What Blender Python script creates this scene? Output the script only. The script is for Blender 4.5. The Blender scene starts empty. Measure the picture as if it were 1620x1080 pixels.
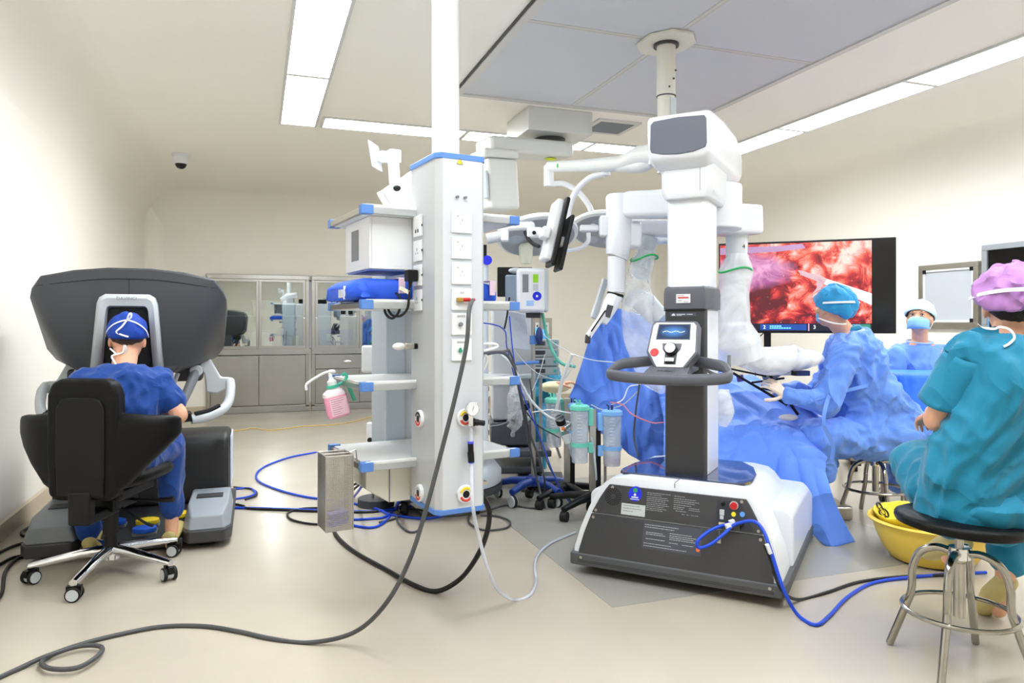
import bpy, bmesh, math, random
from mathutils import Vector, Matrix, noise, Euler
random.seed(7)
sc = bpy.context.scene
col = sc.collection
# ---------------------------------------------------------------- camera (room axes: X right, Y deep, Z up)
F = 1137.0; CAMH = 1.2; TH = math.radians(19.6); CT = math.cos(TH); ST = math.sin(TH)
cam = bpy.data.cameras.new('camera'); cam.sensor_width = 36; cam.lens = 36*F/1620; cam.shift_y = -28/1620
cam.clip_start = .05
co = bpy.data.objects.new('camera', cam); col.objects.link(co)
co.location = (0, 0, CAMH); co.rotation_euler = (math.pi/2, 0, -TH); sc.camera = co
# ---------------------------------------------------------------- world, exposure
wd = bpy.data.worlds.new('world'); sc.world = wd; wd.use_nodes = True
wd.node_tree.nodes['Background'].inputs[0].default_value = (.9, .93, 1, 1)
wd.node_tree.nodes['Background'].inputs[1].default_value = .3
sc.view_settings.view_transform = 'Standard'; sc.view_settings.look = 'None'
sc.view_settings.gamma = 1; sc.view_settings.use_curve_mapping = False
sc.view_settings.exposure = 0.22
LAMP = 25.0
sc.cycles.max_bounces = 8; sc.cycles.glossy_bounces = 3; sc.cycles.transmission_bounces = 5; sc.cycles.caustics_reflective = False; sc.cycles.caustics_refractive = False
# ---------------------------------------------------------------- helpers
def W(l, d, z=0): return Vector((l*CT+d*ST, -l*ST+d*CT, z))
def P(px, py, d): return W((px-810)/F*d, d, CAMH-(py-512)/F*d)
def G(px, py, z=0.0):
    d = F*(CAMH-z)/(py-512); return W((px-810)/F*d, d, z)
def V(*a): return Vector(a)
def s2l(c):
    r = []
    for v in c:
        v = v/255.0; r.append(v/12.92 if v <= .04045 else ((v+.055)/1.055)**2.4)
    return tuple(r)
MATS = {}
def mat(name, rgb=(200,200,200), rough=.5, metal=0., spec=.5, var=0., vscale=6., bump=0., bscale=60., emit=0., alpha=1., trans=0., ior=1.45, coat=0., sheen=0., wave=None, sss=0., bdist=.02, tl=0.):
    if name in MATS: return MATS[name]
    m = bpy.data.materials.new(name); m.use_nodes = True; nt = m.node_tree; b = nt.nodes['Principled BSDF']
    c = s2l(rgb); I = b.inputs
    I['Base Color'].default_value = (*c, 1); I['Roughness'].default_value = rough; I['Metallic'].default_value = metal
    I['Specular IOR Level'].default_value = spec; I['Alpha'].default_value = alpha; I['Transmission Weight'].default_value = trans
    I['IOR'].default_value = ior; I['Coat Weight'].default_value = coat; I['Sheen Weight'].default_value = sheen
    if sss: I['Subsurface Weight'].default_value = sss; I['Subsurface Radius'].default_value = (.01,.004,.002); I['Subsurface Scale'].default_value = 1
    if emit: I['Emission Color'].default_value = (*c, 1); I['Emission Strength'].default_value = emit
    if var or bump:
        tc = nt.nodes.new('ShaderNodeTexCoord')
    if var:
        n = nt.nodes.new('ShaderNodeTexNoise'); n.inputs['Scale'].default_value = vscale; n.inputs['Detail'].default_value = 4
        nt.links.new(tc.outputs['Object'], n.inputs['Vector'])
        r = nt.nodes.new('ShaderNodeValToRGB'); r.color_ramp.elements[0].position = .3; r.color_ramp.elements[1].position = .7
        r.color_ramp.elements[0].color = (*[v*(1-var) for v in c], 1); r.color_ramp.elements[1].color = (*[min(1, v*(1+var)) for v in c], 1)
        nt.links.new(n.outputs['Fac'], r.inputs['Fac']); nt.links.new(r.outputs['Color'], I['Base Color'])
    if bump:
        n2 = nt.nodes.new('ShaderNodeTexNoise'); n2.inputs['Scale'].default_value = bscale; n2.inputs['Detail'].default_value = 3
        nt.links.new(tc.outputs['Object'], n2.inputs['Vector'])
        bp = nt.nodes.new('ShaderNodeBump'); bp.inputs['Strength'].default_value = bump; bp.inputs['Distance'].default_value = bdist
        nt.links.new(n2.outputs['Fac'], bp.inputs['Height']); nt.links.new(bp.outputs['Normal'], I['Normal'])
    if tl:
        t = nt.nodes.new('ShaderNodeBsdfTranslucent'); t.inputs[0].default_value = (*c, 1)
        mx = nt.nodes.new('ShaderNodeMixShader'); mx.inputs[0].default_value = tl
        nt.links.new(b.outputs[0], mx.inputs[1]); nt.links.new(t.outputs[0], mx.inputs[2])
        nt.links.new(mx.outputs[0], nt.nodes['Material Output'].inputs[0])
    MATS[name] = m
    return m
def cloth(name, rgb, sc_=5., crease=.6, dist=.03, rough=.65, stretch=(1,1,1)):
    """crumpled cloth: sharp ridged creases over a soft weave"""
    if name in MATS: return MATS[name]
    m = mat(name, rgb, rough, sheen=.15); nt = m.node_tree; b = nt.nodes['Principled BSDF']
    tc = nt.nodes.new('ShaderNodeTexCoord'); mp = nt.nodes.new('ShaderNodeMapping'); mp.inputs['Scale'].default_value = stretch
    wn = nt.nodes.new('ShaderNodeTexNoise'); wn.inputs['Scale'].default_value = sc_*.6; wn.inputs['Detail'].default_value = 1
    n = nt.nodes.new('ShaderNodeTexNoise'); n.noise_type = 'RIDGED_MULTIFRACTAL'; n.inputs['Scale'].default_value = sc_; n.inputs['Detail'].default_value = 2.5; n.inputs['Roughness'].default_value = .45; n.inputs['Distortion'].default_value = .6
    n.inputs['Offset'].default_value = .9; n.inputs['Gain'].default_value = 1.2
    bp = nt.nodes.new('ShaderNodeBump'); bp.inputs['Strength'].default_value = crease; bp.inputs['Distance'].default_value = dist
    nt.links.new(tc.outputs['Object'], mp.inputs[0]); nt.links.new(mp.outputs[0], n.inputs['Vector'])
    nt.links.new(n.outputs['Fac'], bp.inputs['Height']); nt.links.new(bp.outputs['Normal'], b.inputs['Normal'])
    return m
def film(name, rgb=(240,244,248), a=.35, rough=.15, bump=.6, bscale=25):
    """thin clear plastic: transparent mixed with a white glossy body"""
    if name in MATS: return MATS[name]
    m = bpy.data.materials.new(name); m.use_nodes = True; nt = m.node_tree; b = nt.nodes['Principled BSDF']
    b.inputs['Base Color'].default_value = (*s2l(rgb), 1); b.inputs['Roughness'].default_value = rough
    tr = nt.nodes.new('ShaderNodeBsdfTransparent'); mx = nt.nodes.new('ShaderNodeMixShader')
    n = nt.nodes.new('ShaderNodeTexNoise'); n.inputs['Scale'].default_value = bscale; n.inputs['Detail'].default_value = 5; n.inputs['Distortion'].default_value = 1.2
    tc = nt.nodes.new('ShaderNodeTexCoord'); nt.links.new(tc.outputs['Object'], n.inputs['Vector'])
    bp = nt.nodes.new('ShaderNodeBump'); bp.inputs['Strength'].default_value = bump; bp.inputs['Distance'].default_value = .02
    nt.links.new(n.outputs['Fac'], bp.inputs['Height']); nt.links.new(bp.outputs['Normal'], b.inputs['Normal'])
    mr = nt.nodes.new('ShaderNodeMapRange'); mr.inputs['From Min'].default_value = .35; mr.inputs['From Max'].default_value = .7
    mr.inputs['To Min'].default_value = a*.75; mr.inputs['To Max'].default_value = min(1, a*1.35)
    nt.links.new(n.outputs['Fac'], mr.inputs['Value']); nt.links.new(mr.outputs['Result'], mx.inputs[0])
    nt.links.new(tr.outputs[0], mx.inputs[1]); nt.links.new(b.outputs[0], mx.inputs[2])
    nt.links.new(mx.outputs[0], nt.nodes['Material Output'].inputs[0])
    MATS[name] = m; return m

def spl(pts, k=8, closed=False):
    pts = [Vector(p) for p in pts]; n = len(pts); out = []
    if n < 3 and not closed: return pts
    rng = range(n if closed else n-1)
    for i in rng:
        p1, p2 = pts[i], pts[(i+1) % n]
        p0 = pts[i-1] if (closed or i > 0) else p1*2-p2
        p3 = pts[(i+2) % n] if (closed or i+2 < n) else p2*2-p1
        for j in range(k):
            t = j/k
            out.append(.5*((2*p1)+(p2-p0)*t+(2*p0-5*p1+4*p2-p3)*t*t+(3*p1-p0-3*p2+p3)*t**3))
    if not closed: out.append(pts[-1].copy())
    return out

class MB:
    def __init__(s): s.v = []; s.f = []
    def add(s, vs, fs, M=None):
        o = len(s.v)
        s.v += [tuple(M @ Vector(v)) if M else tuple(v) for v in vs]
        s.f += [tuple(i+o for i in f) for f in fs]; return s
    def box(s, x0, x1, y0, y1, z0, z1, M=None):
        return s.add([(x0,y0,z0),(x1,y0,z0),(x1,y1,z0),(x0,y1,z0),(x0,y0,z1),(x1,y0,z1),(x1,y1,z1),(x0,y1,z1)],
            [(0,3,2,1),(4,5,6,7),(0,1,5,4),(1,2,6,5),(2,3,7,6),(3,0,4,7)], M)
    def obox(s, c, d, size, up=(0,0,1)):
        """box centred at c, its local x along d"""
        x = Vector(d).normalized(); u = Vector(up); y = u.cross(x).normalized(); z = x.cross(y)
        M = Matrix((x, y, z)).transposed().to_4x4(); M.translation = Vector(c)
        a, b, e = [v/2 for v in size]
        return s.box(-a, a, -b, b, -e, e, M)
    def prism(s, poly, h0, h1, axis='z', M=None):
        n = len(poly)
        def q(p, h): return {'z': (p[0], p[1], h), 'y': (p[0], h, p[1]), 'x': (h, p[0], p[1])}[axis]
        vs = [q(p, h0) for p in poly]+[q(p, h1) for p in poly]
        fs = [tuple(range(n))[::-1], tuple(range(n, 2*n))]+[(i, (i+1) % n, n+(i+1) % n, n+i) for i in range(n)]
        if axis == 'y': fs = [f[::-1] for f in fs]
        return s.add(vs, fs, M)
    def loft(s, rings, closed=True, cap=True, M=None):
        n = len(rings[0]); vs = [p for r in rings for p in r]; fs = []
        for k in range(len(rings)-1):
            for i in range(n if closed else n-1):
                a, b = k*n+i, k*n+(i+1) % n
                fs.append((a, b, b+n, a+n))
        if cap and closed: fs += [tuple(range(n))[::-1], tuple(range((len(rings)-1)*n, len(rings)*n))]
        return s.add(vs, fs, M)
    def cyl(s, p0, p1, r0, r1=None, n=16, cap=True):
        p0, p1 = Vector(p0), Vector(p1); r1 = r0 if r1 is None else r1
        d = (p1-p0).normalized(); a = d.orthogonal().normalized(); b = d.cross(a)
        R = [[p+(a*math.cos(2*math.pi*i/n)+b*math.sin(2*math.pi*i/n))*r for i in range(n)] for p, r in ((p0, r0), (p1, r1))]
        return s.loft(R, cap=cap)
    def tube(s, pts, r, n=8, closed=False, cap=True):
        pts = [Vector(p) for p in pts]; m = len(pts)
        rs = r if isinstance(r, (list, tuple)) else [r]*m
        T = []
        for i in range(m):
            if closed: t = pts[(i+1) % m]-pts[i-1]
            else: t = pts[min(i+1, m-1)]-pts[max(i-1, 0)]
            T.append(t.normalized() if t.length > 1e-9 else Vector((0,0,1)))
        a = T[0].orthogonal().normalized(); R = []
        for i in range(m):
            a = (a-T[i]*a.dot(T[i]))
            a = a.normalized() if a.length > 1e-6 else T[i].orthogonal().normalized()
            b = T[i].cross(a)
            R.append([pts[i]+(a*math.cos(2*math.pi*j/n)+b*math.sin(2*math.pi*j/n))*rs[i] for j in range(n)])
        if closed: R.append(R[0])
        return s.loft(R, cap=cap and not closed)
    def lathe(s, prof, n=24, M=None, cap=True):
        R = [[(r*math.cos(2*math.pi*i/n), r*math.sin(2*math.pi*i/n), z) for i in range(n)] for r, z in prof]
        return s.loft(R, cap=cap, M=M)
    def ell(s, c, r, n=14, M=None):
        c = Vector(c); r = (r, r, r) if not hasattr(r, '__len__') else r
        R = []; m = max(6, n//2)
        for k in range(1, m):
            t = math.pi*k/m
            R.append([c+Vector((r[0]*math.sin(t)*math.cos(2*math.pi*i/n), r[1]*math.sin(t)*math.sin(2*math.pi*i/n), -r[2]*math.cos(t))) for i in range(n)])
        vs = [c-Vector((0,0,r[2]))]+[p for q in R for p in q]+[c+Vector((0,0,r[2]))]; fs = []
        for i in range(n): fs.append((0, 1+(i+1) % n, 1+i))
        for k in range(m-2):
            for i in range(n):
                a = 1+k*n+i; b = 1+k*n+(i+1) % n; fs.append((a, b, b+n, a+n))
        L = len(vs)-1; o = 1+(m-2)*n
        for i in range(n): fs.append((o+i, o+(i+1) % n, L))
        return s.add(vs, fs, M)
    def cap2(s, p0, p1, r0, r1=None, n=12):
        """tapered capsule"""
        r1 = r0 if r1 is None else r1; p0, p1 = Vector(p0), Vector(p1)
        s.cyl(p0, p1, r0, r1, n); s.ell(p0, r0*1.0, n); s.ell(p1, r1*1.0, n); return s
    def chain(s, pts, rs, n=12):
        for i in range(len(pts)-1): s.cap2(pts[i], pts[i+1], rs[i], rs[i+1], n)
        return s
    def grid(s, fn, nu, nv):
        vs = [fn(i/nu, j/nv) for j in range(nv+1) for i in range(nu+1)]
        fs = [(j*(nu+1)+i, j*(nu+1)+i+1, (j+1)*(nu+1)+i+1, (j+1)*(nu+1)+i) for j in range(nv) for i in range(nu)]
        return s.add(vs, fs)
    def disc(s, c, nrm, r, n=20, r2=0, t=.001):
        c = Vector(c); d = Vector(nrm).normalized()
        if not r2: return s.cyl(c, c+d*t, r, n=n)
        a = d.orthogonal().normalized(); b = d.cross(a)
        R = [[c+d*h+(a*math.cos(2*math.pi*i/n)+b*math.sin(2*math.pi*i/n))*q for i in range(n)] for q, h in ((r2,0),(r,0),(r,t),(r2,t),(r2,0))]
        return s.loft(R, cap=False)

RM = {}
def root(name, label, cat, loc=(0,0,0), rz=0., group=None, kind=None):
    o = bpy.data.objects.new(name, None); col.objects.link(o); o.empty_display_size = .05
    o.location = loc; o.rotation_euler = (0, 0, rz)
    RM[o.name] = Matrix.Translation(Vector(loc)) @ Matrix.Rotation(rz, 4, 'Z')
    tag(o, label, cat, group, kind); return o
def tag(o, label=None, cat=None, group=None, kind=None):
    if label: o['label'] = label
    if cat: o['category'] = cat
    if group: o['group'] = group
    if kind: o['kind'] = kind
    return o
def absm(o):
    """world matrix of a parented object (parts keep identity transforms)"""
    while o is not None:
        if o.name in RM: return RM[o.name]
        o = o.parent
    return Matrix()
def part(name, mb, m, parent=None, bevel=0., seg=2, world=False, smooth=35, sub=0, solid=0., label=None, fix=True):
    me = bpy.data.meshes.new(name)
    if isinstance(mb, MB):
        vs = mb.v
        if world and parent is not None:
            I = absm(parent).inverted(); vs = [tuple(I @ Vector(v)) for v in vs]
        me.from_pydata(vs, [], mb.f)
        if fix:
            bm = bmesh.new(); bm.from_mesh(me); bmesh.ops.recalc_face_normals(bm, faces=bm.faces); bm.to_mesh(me); bm.free()
    else:
        me = mb
        if world and parent is not None: me.transform(absm(parent).inverted())
    me.materials.clear(); me.materials.append(m)
    me.polygons.foreach_set('use_smooth', [True]*len(me.polygons))
    if smooth < 180: me.set_sharp_from_angle(angle=math.radians(smooth))
    o = bpy.data.objects.new(name, me); col.objects.link(o)
    if parent is not None: o.parent = parent
    if solid:
        q = o.modifiers.new('thickness', 'SOLIDIFY'); q.thickness = solid; q.offset = 0
    if bevel:
        q = o.modifiers.new('bevel', 'BEVEL'); q.width = bevel; q.segments = seg; q.limit_method = 'ANGLE'; q.angle_limit = math.radians(35); q.harden_normals = True
    if sub:
        q = o.modifiers.new('subdivision', 'SUBSURF'); q.levels = sub; q.render_levels = sub
    if label: o['label'] = label
    return o
def struct(name, mb, m, **k):
    o = part(name, mb, m, **k); o['kind'] = 'structure'; return o
def single(name, mb, m, label, cat, group=None, **k):
    return tag(part(name, mb, m, **k), label, cat, group)
def text(name, s, size, M, m, parent=None, world=False, ext=.0005, align='CENTER'):
    """lettering as a mesh; M places the text plane (x right, y up, z out)"""
    cu = bpy.data.curves.new(name, 'FONT'); cu.body = s; cu.size = size; cu.extrude = ext; cu.align_x = align; cu.align_y = 'CENTER'; cu.resolution_u = 2
    t = bpy.data.objects.new(name, cu); col.objects.link(t)
    dg = bpy.context.evaluated_depsgraph_get(); me = bpy.data.meshes.new_from_object(t.evaluated_get(dg))
    bpy.data.objects.remove(t); bpy.data.curves.remove(cu)
    me.transform(M)
    return part(name, me, m, parent, world=world, smooth=30)
def frame(o, x, y):
    """matrix with origin o, x axis along x, y axis near y"""
    x = Vector(x).normalized(); z = x.cross(Vector(y)).normalized(); y = z.cross(x)
    M = Matrix((x, y, z)).transposed().to_4x4(); M.translation = Vector(o); return M
def blob(mb, voxel=.008, smooth=4, fac=.6, disp=None):
    """melts overlapping closed shapes of mb into ONE continuous surface"""
    me = bpy.data.meshes.new('tmp'); me.from_pydata(mb.v, [], mb.f)
    bm = bmesh.new(); bm.from_mesh(me); bmesh.ops.recalc_face_normals(bm, faces=bm.faces); bm.to_mesh(me); bm.free()
    t = bpy.data.objects.new('tmp', me); col.objects.link(t)
    q = t.modifiers.new('r', 'REMESH'); q.mode = 'VOXEL'; q.voxel_size = voxel
    if smooth: q = t.modifiers.new('s', 'SMOOTH'); q.iterations = smooth; q.factor = fac
    dg = bpy.context.evaluated_depsgraph_get(); out = bpy.data.meshes.new_from_object(t.evaluated_get(dg))
    bpy.data.objects.remove(t); bpy.data.meshes.remove(me)
    if disp:
        ns = [v.normal.copy() for v in out.vertices]
        for v, n in zip(out.vertices, ns): v.co += n*disp(v.co)
        out.update()
    return out
def folds(amp, sc_, stretch=(1,1,1), seed=0):
    def f(p):
        q = Vector((p.x*stretch[0]*sc_+seed, p.y*stretch[1]*sc_, p.z*stretch[2]*sc_))
        w = Vector((noise.noise(q*.5), noise.noise(q*.5+Vector((9,2,4))), noise.noise(q*.5+Vector((3,7,1)))))*1.1
        a = 1-abs(noise.noise(q+w))*3.2
        b = 1-abs(noise.noise(q*1.9+w*1.6+Vector((5,5,5))))*3.2
        return amp*(a*.9+.55*b-.5)
    return f
def copy_tree(o, parent=None):
    c = o.copy(); col.objects.link(c)
    if parent is not None: c.parent = parent
    for ch in list(o.children): copy_tree(ch, c)
    return c
# shared materials
M_white = mat('white_enamel', (230,232,235), .3, coat=.2)
M_offw = mat('offwhite_plastic', (226,228,226), .4)
M_cream = mat('cream_plastic', (222,220,208), .45)
M_black = mat('black_plastic', (12,12,13), .4, spec=.35)
M_rubber = mat('black_rubber', (14,14,15), .65)
M_leather = mat('black_leather', (8,8,9), .42, spec=.22, bump=.15, bscale=300)
M_chrome = mat('polished_chrome', (225,226,228), .08, 1.)
M_steel = mat('brushed_steel', (186,182,174), .32, 1., var=.06, vscale=3)
M_dgrey = mat('dark_grey_plastic', (62,63,66), .45)
M_mgrey = mat('mid_grey_plastic', (126,130,136), .45)
M_lgrey = mat('light_grey_plastic', (196,202,206), .4)
M_bluetrim = mat('blue_trim_plastic', (86,132,205), .4)
M_bluecab = mat('blue_cable_jacket', (20,70,205), .4)
M_blkcab = mat('black_cable_jacket', (16,16,18), .45)
M_grycab = mat('grey_hose_jacket', (72,74,76), .45)
M_red = mat('red_plastic', (196,32,36), .4)
M_yel = mat('yellow_plastic', (242,214,40), .45)
M_skin = mat('skin', (224,170,140), .5, var=.06, vscale=14, sss=.15)
M_soft = mat('printed_ink_soft', (170,172,176), .6)
M_text = mat('printed_ink_grey', (70,72,78), .6)
M_textw = mat('printed_ink_white', (226,228,230), .6)
M_tubec = film('smooth_clear_tube', (218,222,234), .6, .12, .0, 3)
M_glass = mat('window_glass', (235,242,240), .02, trans=1., ior=1.45)
# ================================================================ ROOM SHELL
XL, XR, YB, YF, ZC, CR = -1.33, 6.15, 10.30, -1.7, 2.90, .42
M_wall = mat('cream_wall_panel', (247,244,235), .5, var=.008, vscale=.8)
M_ceil = M_wall
def floor_mat(name, rgb):
    m = mat(name, rgb, .16, spec=.45, var=.035, vscale=2.2)
    nt = m.node_tree; b = nt.nodes['Principled BSDF']; tc = nt.nodes.new('ShaderNodeTexCoord')
    n = nt.nodes.new('ShaderNodeTexNoise'); n.inputs['Scale'].default_value = 1.7; n.inputs['Detail'].default_value = 6
    mr = nt.nodes.new('ShaderNodeMapRange'); mr.inputs['To Min'].default_value = .13; mr.inputs['To Max'].default_value = .3
    nt.links.new(tc.outputs['Object'], n.inputs['Vector']); nt.links.new(n.outputs['Fac'], mr.inputs['Value']); nt.links.new(mr.outputs['Result'], b.inputs['Roughness'])
    return m
M_floor = floor_mat('beige_vinyl_floor', (186,177,162)); M_inlay = floor_mat('grey_vinyl_floor', (160,157,150))
fl = struct('floor', MB().box(XL-.1, XR+.1, YF-.1, YB+.1, -.1, 0), M_floor)
part('floor_inlay', MB().box(1.42, 3.42, 2.72, 5.1, -.01, .0015), M_inlay, fl)
ce = struct('ceiling', MB().box(XL-.1, XR+.1, YF-.1, YB+.1, ZC, ZC+.1), M_ceil)
struct('wall_left', MB().box(XL-.1, XL, YF, YB, 0, ZC), M_wall)
struct('wall_right', MB().box(XR, XR+.1, YF, YB, 0, ZC), M_wall)
struct('wall_back', MB().box(XL-.1, -.575, YB, YB+.45, 0, ZC).box(1.975, XR+.1, YB, YB+.45, 0, ZC).box(-.575, 1.975, YB, YB+.45, 0, .855).box(-.575, 1.975, YB, YB+.45, 1.805, ZC), M_wall)
struct('wall_front', MB().box(XL-.1, XR+.1, YF-.1, YF, 0, ZC), M_wall)
def cove(cx, cz, sx, a0, a1, flip):
    """concave quarter profile points; arc from the wall tangent to the ceiling tangent"""
    pts = []
    for i in range(13):
        t = math.pi/2*i/12
        pts.append((cx+sx*(CR*(1-math.cos(t))), cz-CR+CR*math.sin(t)))
    return pts
def strip(pts3a, pts3b): return MB().loft([pts3a, pts3b], closed=False, cap=False)
pl = cove(XL, ZC, 1, 0, 1, 0); pr = cove(XR, ZC, -1, 0, 1, 0)
struct('trim_1', strip([(x, YF, z) for x, z in pl], [(x, YB, z) for x, z in pl]), M_ceil, smooth=180, fix=False)
struct('trim_2', strip([(x, YF, z) for x, z in pr], [(x, YB, z) for x, z in pr]), M_ceil, smooth=180, fix=False)
pb = cove(YB, ZC, -1, 0, 1, 0)
struct('trim_3', strip([(XL, y, z) for y, z in pb], [(XR, y, z) for y, z in pb]), M_ceil, smooth=180, fix=False)
vc = [(.2*(1-math.cos(math.pi/2*i/10)), .2*(1-math.sin(math.pi/2*i/10))) for i in range(11)]
struct('trim_4', strip([(XL+a, YB-b, 0) for a, b in vc], [(XL+a, YB-b, ZC) for a, b in vc]), M_wall, smooth=180, fix=False)
struct('trim_5', strip([(XR-a, YB-b, 0) for a, b in vc], [(XR-a, YB-b, ZC) for a, b in vc]), M_wall, smooth=180, fix=False)
M_skirt = mat('tan_skirting', (196,182,160), .4)
sk = [(0,.0),(.012,.0),(.014,.1),(.0,.112)]
struct('baseboard_left', MB().loft([[(XL+a, YF, z) for a, z in sk], [(XL+a, YB, z) for a, z in sk]]), M_skirt)
struct('baseboard_right', MB().loft([[(XR-a, YF, z) for a, z in sk], [(XR-a, YB, z) for a, z in sk]]), M_skirt)
struct('baseboard_back', MB().loft([[(XL, YB-a, z) for a, z in sk], [(XR, YB-a, z) for a, z in sk]]), M_skirt)
# wall panel joints on the left wall
struct('trim_6', MB().box(XL, XL+.003, 6.02, 6.05, .112, .75), M_steel)
# ---------------------------------------------------------------- ceiling light strips
M_lamp = mat('lit_diffuser', (255,255,255), .5); 
bb = M_lamp.node_tree.nodes['Principled BSDF']; bb.inputs['Emission Color'].default_value = (.93, .968, 1, 1); bb.inputs['Emission Strength'].default_value = LAMP
M_lframe = mat('lamp_frame_white', (212,212,208), .4)
ORD = ['first','second','third','fourth','fifth','sixth','seventh']
def lamp(x0, x1, y0, y1, label):
    r = root('ceiling_light', label, 'ceiling light', ((x0+x1)/2, (y0+y1)/2, ZC), 0, 'recessed ceiling light panels')
    a, b, t = (x1-x0)/2, (y1-y0)/2, .02
    f = MB()
    f.box(-a-t, a+t, -b-t, -b, -.014, .0); f.box(-a-t, a+t, b, b+t, -.014, .0); f.box(-a-t, -a, -b, b, -.014, .0); f.box(a, a+t, -b, b, -.014, .0)
    part('frame', f, M_lframe, r); part('diffuser', MB().box(-a, a, -b, b, -.008, -.002), M_lamp, r)
for k in range(4):
    y1 = 6.36-k*1.29
    lamp(.2, .47, y1-1.25, y1, f'{ORD[k]} light panel from the back of the ceiling strip along the left wall')
    lamp(4.26, 4.55, y1-1.25, y1, f'{ORD[k]} light panel from the back of the ceiling strip along the right wall')
for k in range(3):
    x0 = .54+k*1.235
    lamp(x0, x0+1.195, 6.08, 6.36, f'{ORD[k]} light panel from the left in the cross strip behind the tower')
for k in range(3):
    x0 = .54+k*1.235
    lamp(x0, x0+1.195, .88, 1.16, f'{ORD[k]} light panel from the left in the cross strip overhead near the camera')
# ---------------------------------------------------------------- laminar flow ceiling
M_mesh = mat('filter_mesh_grey', (206,208,214), .6, bump=.25, bscale=500)
M_lfr = mat('flow_frame_grey', (206,206,204), .4, .3)
r = root('laminar_flow_ceiling', 'grey framed air filter ceiling with four mesh panels around the lamp column', 'air filter', (2.41, 3.9, ZC))
hx, hy = .985, 1.18
f = MB()
for (a, b, c, d) in ((-hx-.05,hx+.05,-hy-.05,-hy),(-hx-.05,hx+.05,hy,hy+.05),(-hx-.05,-hx,-hy,hy),(hx,hx+.05,-hy,hy)): f.box(a, b, c, d, -.02, 0)
part('frame', f, M_lfr, r)
f = MB()
for (a, b, c, d) in ((-hx-.062,hx+.062,-hy-.062,-hy-.05),(-hx-.062,hx+.062,hy+.05,hy+.062),(-hx-.062,-hx-.05,-hy-.05,hy+.05),(hx+.05,hx+.062,-hy-.05,hy+.05)): f.box(a, b, c, d, -.012, 0)
part('seal', f, M_dgrey, r)
LX, LY = -.10, -.16
for (a, b) in ((-hx, LX-.012), (LX+.012, hx)):
    for (c, d) in ((-hy, LY-.012), (LY+.012, hy)):
        pn = part('filter_panel', MB().box(a+.006, b-.006, c+.006, d-.006, -.012, -.004), M_mesh, r)
        g = MB()
        for (e, f_, h, i) in ((a,b,c,c+.006),(a,b,d-.006,d),(a,a+.006,c,d),(b-.006,b,c,d)): g.box(e, f_, h, i, -.015, -.003)
        part('panel_edge', g, M_lfr, pn)
part('mullion', MB().box(LX-.011, LX+.011, -hy, hy, -.014, -.001).box(-hx, hx, LY-.011, LY+.011, -.0135, -.001), M_lfr, r)
oc = [(.17*math.cos(t)+LX, .2*math.sin(t)+LY) for t in [math.radians(22.5+45*i) for i in range(8)]]
part('column_plate', MB().prism(oc, -.03, -.016), M_cream, r)
# ---------------------------------------------------------------- dome camera, vent, wall fittings
r = root('dome_camera', 'small white dome security camera with black eye on the ceiling', 'camera', (-.71, 7.9, ZC))
part('housing', MB().lathe([(.075,-.03),(.07,-.085),(.062,-.1)], 24).lathe([(.085,0),(.085,-.012),(.076,-.03)], 24), M_white, r)
part('dome', MB().ell((0,0,-.1), (.055,.055,.05), 18), mat('dark_dome', (20,20,22), .1), r)
r = root('air_vent', 'square louvred grey air vent in the cream ceiling', 'vent', (2.87, 5.55, ZC))
f = MB()
for (a, b, c, d) in ((-.2,.2,-.2,-.16),(-.2,.2,.16,.2),(-.2,-.16,-.16,.16),(.16,.2,-.16,.16)): f.box(a, b, c, d, -.015, 0)
part('frame', f, M_lframe, r)
for k in range(9):
    y = -.145+k*.036
    part('louvre', MB().obox((0,y,-.006), (1,0,0), (.32,.03,.003), (0,.5,1)), M_mgrey, r)
part('duct', MB().box(-.16,.16,-.16,.16,-.002,-.001), M_dgrey, r)
r = root('wall_socket_panel', 'grey steel socket panel on the back wall below the white ventilator', 'socket panel', (4.02, YB, 1.12))
part('plate', MB().box(-.30,.30,-.02,0,-.17,.17), mat('socket_plate_grey', (176,172,162), .4, .4), r, bevel=.006)
for k, x in enumerate((-.2,.05,.2)):
    s = part('socket', MB().box(x-.045,x+.045,-.03,-.02,-.08,.1), M_white, r, bevel=.01)
    part('pin_holes', MB().box(x-.012,x+.012,-.031,-.03,-.03,.0).box(x-.012,x+.012,-.031,-.03,.03,.06), M_dgrey, s)
# ---------------------------------------------------------------- steel wall cabinets
M_cabst = mat('cabinet_steel', (176,174,168), .3, .9, var=.08, vscale=2)
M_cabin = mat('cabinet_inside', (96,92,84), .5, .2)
M_pane = None
def pane_mat():
    m = bpy.data.materials.new('cabinet_glass'); m.use_nodes = True; nt = m.node_tree
    for n in list(nt.nodes):
        if n.type == 'BSDF_PRINCIPLED': nt.nodes.remove(n)
    g = nt.nodes.new('ShaderNodeBsdfGlossy'); g.inputs['Roughness'].default_value = .015; g.inputs[0].default_value = (.85,.88,.86,1)
    t = nt.nodes.new('ShaderNodeBsdfTransparent'); t.inputs[0].default_value = (.8,.86,.84,1)
    mx = nt.nodes.new('ShaderNodeMixShader'); mx.inputs[0].default_value = .42
    nt.links.new(t.outputs[0], mx.inputs[1]); nt.links.new(g.outputs[0], mx.inputs[2]); nt.links.new(mx.outputs[0], nt.nodes['Material Output'].inputs[0])
    return m
M_pane = pane_mat()
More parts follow.
